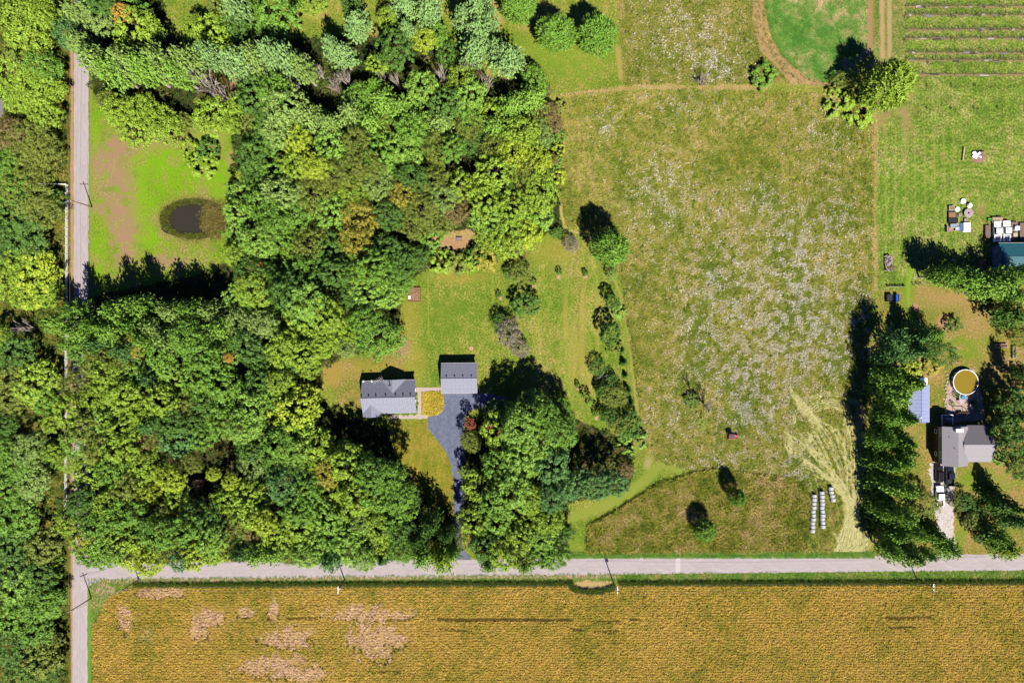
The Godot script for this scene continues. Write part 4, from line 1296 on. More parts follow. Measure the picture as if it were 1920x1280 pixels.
func vehicles() -> void:
	var white := mat("white car paint", Color(0.9, 0.9, 0.91), 0.25, 0.5)
	var black := mat("black car paint", Color(0.07, 0.075, 0.085), 0.2, 0.5)
	var navy := mat("navy car paint", Color(0.07, 0.09, 0.14), 0.2, 0.5)
	suv("black car parked on the gravel drive right below the split-level house", Vector3(119.8, 0, 37.1), 0.0, black)
	pickup("dark navy pickup parked on the lawn side of the black car", Vector3(122.8, 0, 37.5), 0.0, navy, mat("dark bed", Color(0.08, 0.09, 0.12)), "")
	pickup("white pickup parked alone further down the gravel drive", Vector3(119.9, 0, 43.2), 0.02, white, rough_mat("bed clutter", base(150, 130, 120), base(220, 200, 190), 0.8), "")
	var clutter := rough_mat("white clutter", base(120, 140, 200), base(236, 236, 240), 1.0)
	pickup("left one of two white pickups parked side by side north of the barn", Vector3(136.0, 0, -30.9), 0.0, white, clutter, "white pickups by the barn")
	pickup("right one of two white pickups, beside the plank trailer", Vector3(138.6, 0, -31.0), 0.0, white, clutter, "white pickups by the barn")
	var deck := rough_mat("grey brown planks", base(142, 120, 112), base(166, 144, 134), 2.0)
	var t := trailer("flat plank trailer right of the white pickups, a white box on top", P(1904, 433) * 0.995, 2.1, 5.2, deck)
	trailer("second plank trailer cut by the right edge of the scene", P(1922, 434) * 0.995, 2.1, 5.0, deck)
	trailer("small tan trailer lying crosswise above the white pickups", P(1873, 412) * 0.995, 1.6, 2.9, rough_mat("tan boards", base(206, 166, 140), base(226, 196, 176), 2.0), PI / 2)
	trailer("empty frame trailer left of the white pickups", P(1855, 434) * 0.995, 1.4, 3.6, deck)
	for q in [["white chest resting on the plank trailer", 1907, 428, 0.7], ["tan crate resting on the lower half of the plank trailer", 1904, 440, 0.5]]:
		var c := thing("crate", q[0], "crate", P(q[1], q[2]) * 0.995 + Vector3(0, 0.652, 0))
		var a := MB.new(); a.soft_box(Vector3(0, q[3] / 2, 0), Vector3(1.1, q[3], 1.0), 0.04)
		part("body", a.done(), mat("white paint", Color.WHITE) if q[3] > 0.6 else mat("tan crate", base(226, 206, 176)), c)
		a = MB.new(); a.box(Vector3(0, q[3] + 0.022, 0), Vector3(1.16, 0.04, 1.06))
		part("lid", a.done(), mat("white paint", Color.WHITE) if q[3] > 0.6 else mat("tan crate", Color.WHITE), c)
	# tractor
	var red := mat("tractor red", base(226, 84, 100), 0.4, 0.5)
	var o := thing("tractor", "small red tractor with dark canopy standing alone in the meadow", "tractor", P(1374.5, 817.5) * 0.992, -PI / 2)
	var b := MB.new(); b.soft_box(Vector3(0, 0.95, -0.95), Vector3(0.75, 0.7, 1.3), 0.14)
	part("bonnet", b.done(), red, o)
	b = MB.new(); b.soft_box(Vector3(0, 0.7, 0.35), Vector3(0.9, 0.5, 1.3), 0.05)
	part("body", b.done(), red, o)
	for s in [-1.0, 1.0]:
		b = MB.new(); b.soft_box(Vector3(s * 0.68, 1.1, 0.55), Vector3(0.34, 0.18, 1.1), 0.06)
		part("fender", b.done(), red, o)
		b = MB.new()
		for z in [-0.25, 1.05]:
			b.box(Vector3(s * 0.62, 1.6, z), Vector3(0.07, 1.3, 0.07))
		part("canopy_post", b.done(), red, o)
	b = MB.new(); b.soft_box(Vector3(0, 2.3, 0.4), Vector3(1.42, 0.1, 1.6), 0.04)
	b.box(Vector3(0, 2.375, 0.4), Vector3(1.3, 0.05, 1.48))
	part("canopy_frame", b.done(), red, o)
	b = MB.new(); b.soft_box(Vector3(0, 2.44, 0.4), Vector3(1.16, 0.08, 1.3), 0.03)
	part("canopy", b.done(), mat("dark canopy", Color(0.2, 0.2, 0.25), 0.7), o)
	b = MB.new(); b.soft_box(Vector3(0, 1.1, 0.6), Vector3(0.5, 0.12, 0.5), 0.03); b.box(Vector3(0, 1.35, 0.85), Vector3(0.5, 0.45, 0.08))
	part("seat", b.done(), mat("dark seat", Color(0.08, 0.08, 0.09)), o)
	b = MB.new(); b.tube(Vector3(0.25, 1.3, -1.3), Vector3(0.25, 1.9, -1.3), 0.04, 0.04, 6)
	part("exhaust", b.done(), mat("dark metal", Color.BLACK), o)
	wheels(o, [Vector3(-0.66, 0, 0.55), Vector3(0.66, 0, 0.55)], 0.62, 0.34)
	wheels(o, [Vector3(-0.5, 0, -1.3), Vector3(0.5, 0, -1.3)], 0.36, 0.2)

func bales() -> void:
	var wrap := rough_mat("bale wrap", base(216, 220, 234), base(238, 240, 248), 1.5, 0.45)
	var dark := mat("bale end", Color(0.3, 0.28, 0.27), 0.9)
	var words := ["northernmost", "second", "third", "fourth", "fifth", "sixth", "seventh", "eighth", "ninth", "tenth", "eleventh"]
	var rows := [["left row", 1527.0, 929.5, 1524.0, 995.0, 10], ["middle row", 1541.3, 923.5, 1543.5, 987.0, 10], ["short right row", 1558.0, 915.5, 1562.2, 937.0, 4]]
	for r in rows:
		var n: int = r[5]
		for k in n:
			rng.seed = k * 13 + n
			var u := float(k) / (n - 1)
			var o := thing("hay_bale", "%s white-wrapped round bale of the %s, counted from the north" % [words[k], r[0]], "hay bale", P(lerpf(r[1], r[3], u) + rng.randf_range(-0.4, 0.4), lerpf(r[2], r[4], u)) * 0.996, rng.randf_range(-0.05, 0.05), "wrapped hay bales in rows")
			var a := MB.new()
			var rr := rng.randf_range(0.66, 0.74)
			a.tube(Vector3(0, rr, -0.46), Vector3(0, rr, -0.38), rr * 0.88, rr, 18, false)
			a.tube(Vector3(0, rr, -0.38), Vector3(0, rr, 0.38), rr, rr, 18, false)
			a.tube(Vector3(0, rr, 0.38), Vector3(0, rr, 0.46), rr, rr * 0.88, 18, false)
			part("wrap", a.done(), wrap, o)
			a = MB.new()
			a.tube(Vector3(0, rr, -0.465), Vector3(0, rr, 0.465), rr * 0.87, rr * 0.87, 14)
			part("bale_end", a.done(), dark, o)

func junk() -> void:
	var whitep := mat("white plastic", Color(0.9, 0.9, 0.91), 0.4)
	var k := 0
	for q in [["white round tub with a dark hole, topmost in the junk heap", 1807.8, 376.7, 0.68, 0.5], ["white tilted tub at the heap's right edge, below the holed tub", 1819, 385, 0.62, 0.6], ["plain white round tub in the middle of the junk heap", 1797.5, 391.8, 0.62, 0.4]]:
		var o := thing("plastic_tub", q[0], "tub", P(q[1], q[2]) * 0.997)
		var a := MB.new(); a.ring(Vector3.ZERO, q[3] * 0.9, q[3], 0, q[4], 20)
		part("wall", a.done(), whitep, o)
		a = MB.new(); a.tube(Vector3(0, 0.02, 0), Vector3(0, q[4] - 0.06, 0), q[3] * 0.89, q[3] * 0.89, 20)
		part("lid", a.done(), whitep, o)
		if k == 0:
			a = MB.new(); a.tube(Vector3(0, q[4] - 0.05, 0), Vector3(0, q[4] - 0.03, 0), 0.16, 0.16, 10)
			part("hole", a.done(), mat("dark metal", Color(0.09, 0.09, 0.1)), o)  # dark disc painted for the shaded inside of the tub
		if k == 1:
			o.rotation.z = -0.3
			o.position.y = 0.18
		k += 1
	var o := thing("cable_drum", "large pinkish-grey round table top lying flat among the white tubs", "drum", P(1817, 399.2) * 0.997)
	var a := MB.new(); a.tube(Vector3(0, 0.55, 0), Vector3(0, 0.63, 0), 1.28, 1.28, 26)
	part("top", a.done(), rough_mat("bleached boards", base(190, 160, 170), base(216, 200, 220), 1.5), o)
	a = MB.new(); a.tube(Vector3(0, 0, 0), Vector3(0, 0.55, 0), 0.5, 0.5, 12)
	part("core", a.done(), mat("brown timber", base(150, 110, 80)), o)
	a = MB.new(); a.tube(Vector3(0, 0.632, 0), Vector3(0, 0.75, 0), 0.25, 0.22, 10)
	part("hub", a.done(), mat("dark metal", Color.BLACK), o)
	var i := 0
	var boxes := [["white-rimmed crate holding brown junk at the heap's left", 1785.3, 390, 1.5, 0.7, 1.2, "white", "brown"], ["black open crate of scrap under the white-rimmed crate", 1786.7, 403, 2.2, 0.6, 1.9, "black", "brown"], ["black tarpaulined box above the white appliances", 1788, 413, 2.6, 0.7, 1.4, "black", "black"], ["pale appliance lying left of the white truck cap", 1789.5, 423.5, 2.1, 0.8, 1.1, "white", "blue"], ["small square white cabinet in front of the pale appliance", 1795, 429, 1.2, 0.9, 0.9, "white", "white"], ["brown pallet stack at the heap's lower left corner", 1784, 429, 1.6, 0.5, 1.2, "tan", "tan"], ["grey panel leaning at the heap's lower left edge", 1777, 429, 0.5, 0.9, 1.6, "grey", "grey"], ["grey crate above the white truck cap", 1812.5, 412, 0.9, 0.5, 0.9, "grey", "grey"], ["small pale bucket cluster left of the round drum", 1801.5, 402.5, 0.7, 0.5, 0.7, "white", "brown"], ["bright green cart box beside the crosswise tan trailer", 1858, 411, 1.2, 0.5, 0.7, "green", "green"], ["blue lidded bin beside the dark frame left of the dry lawn", 1682, 558.5, 0.95, 1.1, 2.0, "blueb", "blueb"], ["dark wire pen beside the blue bin", 1668, 558.5, 1.7, 1.0, 2.0, "black", "black"], ["rusty pallet stack leaning by the barn's left end", 1844, 494, 1.2, 0.9, 2.2, "tan", "brown"]]
	var tone := {"white": base(232, 232, 236), "black": Color(0.09, 0.1, 0.12), "brown": base(176, 130, 100), "blue": base(170, 186, 226), "tan": base(206, 160, 130), "grey": base(190, 180, 186), "green": base(96, 206, 70), "blueb": base(40, 90, 200)}
	for q in boxes:
		var b := thing("junk_box" if i < 9 else ["cart_box", "lidded_bin", "wire_pen", "pallet_stack"][i - 9], q[0], "box" if i < 9 else ["cart", "bin", "pen", "pallets"][i - 9], P(q[1], q[2]) * 0.997)
		var m := mat("junk " + q[6], tone[q[6]], 0.7)
		for s in [-1.0, 1.0]:
			a = MB.new(); a.box(Vector3(0, q[4] / 2, s * (q[5] / 2 - 0.05)), Vector3(q[3], q[4], 0.1))
			part("side", a.done(), m, b)
			a = MB.new(); a.box(Vector3(s * (q[3] / 2 - 0.05), q[4] / 2 - 0.003, 0), Vector3(0.1, q[4], q[5] - 0.2))
			part("end", a.done(), m, b)
		a = MB.new(); a.soft_box(Vector3(0, q[4] * 0.42, 0), Vector3(q[3] - 0.21, q[4] * 0.84, q[5] - 0.21), 0.04)
		part("contents", a.done(), mat("junk " + q[7], tone[q[7]], 0.7), b)
		i += 1
	o = thing("truck_cap", "big white truck cap with blue window end at the heap's lower right", "truck cap", P(1810.5, 425.5) * 0.997)
	a = MB.new(); a.soft_box(Vector3(0.45, 0.45, 0), Vector3(1.9, 0.9, 2.5), 0.16)
	part("shell", a.done(), whitep, o)
	a = MB.new(); a.slab(Vector3(-0.52, 0.8, -1.15), Vector3(-0.52, 0.8, 1.15), Vector3(-1.3, 0.1, 1.2), Vector3(-1.3, 0.1, -1.2), 0.05)
	part("window_end", a.done(), mat("pale blue glass", base(130, 170, 226), 0.2), o)
	# split wood heap: each piece lies as it fell
	o = thing("wood_heap", "heap of pale split logs with a rusty red bush, near the fence line", "wood pile", P(1665, 493))
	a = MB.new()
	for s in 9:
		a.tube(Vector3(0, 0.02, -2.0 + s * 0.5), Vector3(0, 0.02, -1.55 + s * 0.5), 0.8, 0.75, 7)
	part("heap_core", a.done(), mat("heap shade", base(120, 108, 104)), o)  # dark core whose tone stands for the shade between the logs
	var logs := []
	for s in 3:
		var m := MB.new(); m.soft_box(Vector3(0, 0.1, 0), Vector3([0.18, 0.24, 0.2][s], 0.2, [0.5, 0.42, 0.62][s]), 0.05)
		logs.append(m.done())
	var wood := [mat("split wood", base(206, 198, 206)), mat("split wood grey", base(176, 166, 176)), mat("split wood tan", base(214, 186, 176))]
	rng.seed = 5
	for s in 110:
		var l := part("log", logs[s % 3], wood[rng.randi() % 3], o)
		var x := rng.randf_range(-1.0, 1.0)
		l.position = Vector3(x, 0.86 * sqrt(maxf(0.0, 1.0 - x * x * 0.8)) - 0.1 + rng.randf() * 0.1, rng.randf_range(-2.2, 2.3))
		l.rotation = Vector3(rng.randf_range(-0.3, 0.3), rng.randf() * TAU, rng.randf_range(-0.4, 0.4))
	o = thing("rusty_bush", "rusty red-brown weed bush on the lower end of the log heap", "bush", P(1668.5, 503))
	var c := part("foliage", crown_mesh("H", 1), leaf_mat("br"), o)
	c.scale = Vector3(1.1, 0.9, 0.9)
	c.position.y = 0.8
	# ash heap with pale sheets
	o = thing("burn_pile", "burn pile of brown ash and white sheets on the open mown lawn", "burn pile", P(1835, 294))
	a = MB.new()
	for s in 16:
		var t := TAU * s / 16
		var t2 := TAU * (s + 1) / 16
		a.tri(Vector3(0.2, 0.4, 0.1), Vector3(cos(t) * 1.9, 0.01, sin(t) * 1.7), Vector3(cos(t2) * 1.9, 0.01, sin(t2) * 1.7))
	part("ash_mound", a.done(), rough_mat("ash", base(150, 110, 104), base(190, 150, 140), 1.0), o)
	for s in 7:
		a = MB.new(); a.box(Vector3.ZERO, Vector3(rng.randf_range(0.6, 1.3), 0.04, rng.randf_range(0.4, 0.8)))
		var q := part("white_sheet", a.done(), whitep, o)
		q.position = Vector3(rng.randf_range(-1.6, 0.4), 0.34 + s * 0.03, rng.randf_range(-1.0, 0.2))
		q.rotation = Vector3(rng.randf_range(-0.2, 0.2), rng.randf() * TAU, rng.randf_range(-0.2, 0.2))
	for s in 3:
		a = MB.new(); a.tube(Vector3(-1.7, 0.4 + s * 0.02, -1.2 - s * 0.16), Vector3(1.3, 0.45, -1.4 - s * 0.12), 0.06, 0.06, 6)
		part("charred_pole", a.done(), mat("dark metal", Color.BLACK), o)
	o = thing("log_bench", "weathered plank bench standing left of the burn pile", "bench", P(1806, 289), -0.12)
	a = MB.new(); a.box(Vector3(0, 0.45, 0), Vector3(0.35, 0.1, 4.0))
	part("seat", a.done(), rough_mat("pale plank", base(206, 180, 150), base(226, 206, 180), 1.0), o)
	for z in [-1.5, 1.5]:
		a = MB.new(); a.box(Vector3(0, 0.2, z), Vector3(0.3, 0.4, 0.3))
		part("leg", a.done(), mat("brown timber", Color.WHITE), o)
	o = thing("slide", "yellow slide leaning in the deep pine shade beside the green barn", "slide", P(1788, 496), 0.4)
	a = MB.new(); a.slab(Vector3(-0.28, 1.3, -1.2), Vector3(0.28, 1.3, -1.2), Vector3(0.28, 0.15, 1.2), Vector3(-0.28, 0.15, 1.2), 0.05)
	part("chute", a.done(), mat("slide yellow", base(226, 216, 70), 0.4), o)
	for s in [-1.0, 1.0]:
		a = MB.new(); a.tube(Vector3(s * 0.3, 0, -1.3), Vector3(s * 0.3, 1.5, -1.2), 0.04, 0.04, 6)
		part("leg", a.done(), mat("white metal", Color(0.9, 0.9, 0.91)), o)
	o = thing("compost_bed", "framed bed full of brown debris at the back lawn's left edge", "garden bed", P(777, 552))
	for s in [-1.0, 1.0]:
		a = MB.new(); a.box(Vector3(0, 0.25, s * 1.95), Vector3(3.4, 0.5, 0.14))
		part("end_board", a.done(), mat("brown timber", Color.WHITE), o)
		a = MB.new(); a.box(Vector3(s * 1.63, 0.248, 0), Vector3(0.14, 0.496, 3.74))
		part("side_board", a.done(), mat("brown timber", Color.WHITE), o)
	a = MB.new(); a.box(Vector3(0, 0.17, 0), Vector3(3.1, 0.34, 3.7))
	part("debris", a.done(), rough_mat("debris", base(150, 110, 84), base(200, 160, 130), 0.8), o)
	scatter_debris(o)
	a = MB.new(); a.soft_box(Vector3(-1.35, 0.5, 0.8), Vector3(0.5, 0.7, 0.9), 0.05)
	part("white_bag", a.done(), whitep, o)
	o = thing("garden_wagon", "small dark flat wagon on the bare earth strip above the back lawn", "wagon", P(861, 448), PI / 2)
	a = MB.new(); a.box(Vector3(0, 0.5, 0), Vector3(0.9, 0.12, 1.7))
	part("bed", a.done(), mat("weathered deck", base(160, 146, 146)), o)
	wheels(o, [Vector3(-0.5, 0, -0.6), Vector3(0.5, 0, -0.6), Vector3(-0.5, 0, 0.6), Vector3(0.5, 0, 0.6)], 0.26, 0.12)
	o = thing("well_cover", "flat round pinkish well cover on the lawn above the garage", "cover", P(883.6, 652.8))
	a = MB.new(); a.tube(Vector3(0, 0, 0), Vector3(0, 0.12, 0), 0.62, 0.6, 20)
	part("disc", a.done(), mat("well cover", base(226, 180, 156)), o)
	a = MB.new(); a.tube(Vector3(0, 0.122, 0), Vector3(0, 0.16, 0), 0.1, 0.1, 8)
	part("lifting_eye", a.done(), mat("dark metal", Color.BLACK), o)
	o = thing("mailbox", "black mailbox on a post beside the west road's left edge", "mailbox", P(131.5, 281.5))
	a = MB.new(); a.box(Vector3(0, 0.5, 0), Vector3(0.1, 1.0, 0.1))
	part("post", a.done(), mat("brown timber", Color.WHITE), o)
	a = MB.new(); a.soft_box(Vector3(0, 1.15, 0), Vector3(0.4, 0.3, 0.6), 0.1)
	part("box", a.done(), mat("dark metal", Color.BLACK), o)

func scatter_debris(o: Node3D) -> void:
	var w := []
	var t := []
	rng.seed = 15
	for i in 160:
		w.append(Transform3D(Basis(Vector3.UP, rng.randf() * TAU) * Basis.from_scale(Vector3.ONE * rng.randf_range(0.12, 0.3)), Vector3(rng.randf_range(-1.4, 1.4), 0.33, rng.randf_range(-1.7, 1.7))))
		t.append(plant_tint([[130, 90, 64], [206, 170, 140]], rng.randf()))
	var m := StandardMaterial3D.new()
	m.vertex_color_use_as_albedo = true
	m.roughness = 0.9
	scatter("twigs", "", bush_mesh(6, 10, 0.5), m, w, t, o)

# ------------------------------------------------------------------ roads, fence, poles, rows
func roads() -> void:
	var f := FastNoiseLite.new()
	f.seed = 4
	f.frequency = 0.05
	f.fractal_octaves = 4
	var im := Image.create(128, 1024, false, Image.FORMAT_RGB8)
	for y in 1024:
		for x in 128:
			var u := x / 127.0
			var v := 1.0 + 0.1 * f.get_noise_2d(x * 0.8, y * 0.12) + 0.08 * f.get_noise_2d(x * 3.0 + 500.0, y * 2.0)
			v -= 0.05 * exp(-pow((u - 0.5) / 0.05, 2.0)) + 0.045 * exp(-pow((u - 0.28) / 0.03, 2.0)) + 0.04 * exp(-pow((u - 0.74) / 0.03, 2.0)) + 0.03 * exp(-pow((u - 0.12) / 0.02, 2.0))
			v *= 0.93 if f.get_noise_2d(x * 0.2, y * 0.02 + 900.0) > 0.22 else 1.0
			v *= 0.84 if absf(f.get_noise_2d(x * 1.4 + 90.0, y * 0.5 + 40.0)) < 0.012 else 1.0
			v *= 1.06 if f.get_noise_2d(x * 0.5 + 700.0, y * 0.06) > 0.3 else 1.0
			im.set_pixel(x, y, base(204, 194, 199, v))
	var m := mat("worn road", Color.WHITE, 0.9)
	m.albedo_texture = ImageTexture.create_from_image(im)
	var a := MB.new()
	rng.seed = 8
	var n := 420
	for k in n:                        # west road, north to south
		for e in 2:
			var u := float(k + e) / n
			var y := lerpf(-600, 1900, u)
			var cx := lerpf(153.5, 147.5, u)
			rng.seed = (k + e) * 31
			var wl := 15.2 + rng.randf_range(-0.8, 0.8)
			var wr := 15.2 + rng.randf_range(-0.8, 0.8)
			a.v.append(P(cx - wl * 0.92, y, 0.012)); a.uv.append(Vector2(0, u * 22))
			a.v.append(P(cx + wr * 0.92, y, 0.012)); a.uv.append(Vector2(1, u * 22))
		var b := k * 4
		a.ix.append_array(PackedInt32Array([b, b + 1, b + 3, b, b + 3, b + 2]))
	struct_sheet("west_road", a.done(), m, "pale worn road running down the left side past the pond")
	a = MB.new()
	for k in n:                        # south road, west to east, flared where it meets the other
		for e in 2:
			var u := float(k + e) / n
			var x := lerpf(150, 2900, u * u * 0.4 + u * 0.6)
			var top := 1055.0 - (x - 200.0) * 0.0098
			var low := 1086.0 - (x - 200.0) * 0.0098
			rng.seed = (k + e) * 17
			var flare := 26.0 * pow(clampf((205.0 - x) / 55.0, 0.0, 1.0), 2.0)
			a.v.append(P(x, top + rng.randf_range(-0.9, 0.9) - flare * 0.5, 0.02)); a.uv.append(Vector2(0, x * 0.0092))
			a.v.append(P(x, low + rng.randf_range(-0.9, 0.9) + flare, 0.02)); a.uv.append(Vector2(1, x * 0.0092))
		var b := k * 4
		a.ix.append_array(PackedInt32Array([b, b + 1, b + 3, b, b + 3, b + 2]))
	struct_sheet("south_road", a.done(), m, "pale worn road running between the woodland and the bean field")
	a = MB.new()
	a.sheet(PackedVector2Array([P2(1267, 1045.5), P2(1276, 1045.5), P2(1276, 1074.5), P2(1267, 1074.5)]), 0.026)
	struct_sheet("road_patch", a.done(), mat("road patch", base(226, 214, 220)), "lighter patch across the south road")
	# the pond
	a = MB.new()
	var pts := PackedVector2Array()
	for i in 40:
		var t := TAU * i / 40
		pts.append(P2(358 + cos(t) * 55 * (1.0 + 0.07 * sin(3 * t)), 412 + sin(t) * 32 * (1.0 + 0.1 * sin(2 * t + 1)) - cos(t) * 8))
	a.sheet(pts, 0.012)
	struct_sheet("pond_water", a.done(), mat("pond water", base(68, 64, 50), 0.06, 0.4), "dark still pond water ringed by mud and reeds")

func white_fence() -> void:
	var paint_m := mat("white fence paint", Color(0.78, 0.78, 0.8))
	var rails := []
	var posts := MB.new()
	posts.box(Vector3(0, 0.68, 0), Vector3(0.13, 1.36, 0.13))
	posts.box(Vector3(0, 1.38, 0), Vector3(0.15, 0.05, 0.15))
	var post := posts.done()
	var spans := [["white wide-board fence running beside the west road past the trees", P(127.3, 347), P(125.4, 968), 38], ["short white board fence turning away from the road at the fence corner", P(126.4, 346.6), P(78, 345.5), 3]]
	for q in spans:
		var n: int = q[3]
		var from: Vector3 = q[1]
		var to: Vector3 = q[2]
		var o := thing("rail_fence", q[0], "fence", from)
		var step := (to - from) / n
		var b := Basis.looking_at(step.normalized())
		var r := MB.new()
		r.box(Vector3.ZERO, Vector3(0.04, 0.2, step.length() - 0.14), b)
		var rail := r.done()
		for k in n + 1:
			var p := part("post", post, paint_m, o)
			p.position = step * k
			if k < n:
				for y in [0.3, 0.7, 1.1]:
					var l := part("rail", rail, paint_m, o)
					l.position = step * (k + 0.5) + Vector3(0, y, 0)
	# wire fence between meadow and mown lawn: bare posts
	var wood := mat("fence post", base(140, 116, 96))
	var o := thing("wire_fence", "thin wire fence with wooden posts between the meadow and mown lawn", "fence", P(1640, 205))
	for k in 15:
		var a := MB.new(); a.tube(Vector3(0, 0, k * 3.6), Vector3(0, 1.25, k * 3.6), 0.06, 0.05, 6)
		part("post", a.done(), wood, o)
	for y in [0.5, 1.1]:
		var a := MB.new(); a.tube(Vector3(0, y, 0), Vector3(0, y, 14 * 3.6), 0.012, 0.012, 4)
		part("wire", a.done(), mat("wire", Color(0.3, 0.3, 0.3), 0.5), o)
	o = thing("board_fence", "weathered board fence below the log heap with an open gateway", "fence", P(1664, 537.5))
	for k in 12:
		var a := MB.new(); a.box(Vector3(k * 0.44, 0.55, 0), Vector3(0.34, 1.1, 0.05), Basis(Vector3.UP, 0.1 * sin(k * 2.0)))
		part("board", a.done(), mat("weathered board", base(214, 206, 206)), o)
	for k in 3:
		var a := MB.new(); a.box(Vector3(k * 2.3, 0.7, -0.1), Vector3(0.12, 1.4, 0.12))
		part("post", a.done(), wood, o)
	o = thing("gate_fence", "short dark wooden rail section right of the grassy gateway", "fence", P(1711, 533))
	for k in 3:
		var a := MB.new(); a.box(Vector3(k * 1.3, 0.6, 0), Vector3(0.12, 1.2, 0.12))
		part("post", a.done(), wood, o)
	for y in [0.5, 1.0]:
		var a := MB.new(); a.box(Vector3(1.3, y, 0.09), Vector3(2.8, 0.1, 0.05))
		part("rail", a.done(), wood, o)

func poles() -> void:
	var wood := mat("pole wood", base(150, 112, 84))
	var steel := mat("white metal", Color(0.9, 0.9, 0.91))
	var tops := []
	var list := [["utility pole beside the pond yard, its shadow lying across the west road", 172, 388, 9.2, 0.0, false], ["utility pole at the road junction's lower right corner", 171, 1121, 9.2, 0.4, false], ["utility pole under the yellow trees on the south road's far left", 260, 1086, 8.6, 0.2, false], ["utility pole with transformer at the bean field edge, opposite the woodland", 646, 1087, 8.6, 1.57, true], ["utility pole with white crossarm beside the dry patch in the bean field", 1148.4, 1087, 8.8, 1.57, true], ["utility pole at the south road below the pine row", 1717, 1082, 8.8, 1.57, true]]
	for q in list:
		var o := thing("utility_pole", q[0], "pole", P(q[1], q[2]), q[4], "wooden utility poles along the roads")
		var h: float = q[3]
		var a := MB.new(); a.tube(Vector3(0, -0.1, 0), Vector3(0, h, 0), 0.17, 0.11, 10)
		part("pole", a.done(), wood, o)
		a = MB.new(); a.box(Vector3(0, h - 0.7, 0.15), Vector3(2.3, 0.12, 0.1))
		part("crossarm", a.done(), steel if q[5] else wood, o)
		for x in [-1.05, -0.4, 1.05]:
			a = MB.new(); a.tube(Vector3(x, h - 0.64, 0.15), Vector3(x, h - 0.42, 0.15), 0.06, 0.05, 8)
			part("insulator", a.done(), steel, o)
		if q[5]:
			a = MB.new(); a.tube(Vector3(0.1, h - 2.1, 0.42), Vector3(0.1, h - 1.2, 0.42), 0.27, 0.27, 12)
			part("transformer", a.done(), mat("transformer", base(206, 210, 214)), o)
		tops.append([P(q[1], q[2]), h - 0.42, q[4]])
	var wire := mat("overhead wire", base(150, 150, 156), 0.5)
	var spans := [["wires strung between the pond pole and the junction pole", 0, 1], ["wires strung between the junction pole and the yellow-tree pole", 1, 2], ["wires strung along the bean field's left edge to the first transformer pole", 2, 3], ["wires strung over the bean field between the two transformer poles", 3, 4], ["wires strung over the bean field towards the pine-row pole", 4, 5]]
	for s in spans:
		var o := thing("power_line", s[0], "power line")
		for x in [-1.05, 1.05]:
			var A: Array = tops[s[1]]
			var B: Array = tops[s[2]]
			var pa: Vector3 = A[0] + Basis(Vector3.UP, A[2]) * Vector3(x, A[1], 0.15)
			var pb: Vector3 = B[0] + Basis(Vector3.UP, B[2]) * Vector3(x, B[1], 0.15)
			var a := MB.new()
			var last := pa
			for k in range(1, 13):
				var u := k / 12.0
				var p := pa.lerp(pb, u) - Vector3(0, 4.0 * u * (1.0 - u) * 1.0, 0)
				a.tube(last, p, 0.022, 0.022, 4, false)
				last = p
			part("wire", a.done(), wire, o)
	var o := thing("power_line", "wires strung north from the pond pole along the west road", "power line")
	for x in [-1.05, 1.05]:
		var a := MB.new()
		a.tube(tops[0][0] + Vector3(x, tops[0][1], 0.15), P(180, -200, 8.8) + Vector3(x, 0, 0), 0.022, 0.022, 4, false)
		part("wire", a.done(), wire, o)
	o = thing("power_line", "wires strung east from the pine-row pole over the bean field", "power line")
	for x in [-1.05, 1.05]:
		var a := MB.new()
		a.tube(tops[5][0] + Vector3(0.15, tops[5][1], x), P(2300, 1076, 8.6) + Vector3(0, 0, x), 0.022, 0.022, 4, false)
		part("wire", a.done(), wire, o)

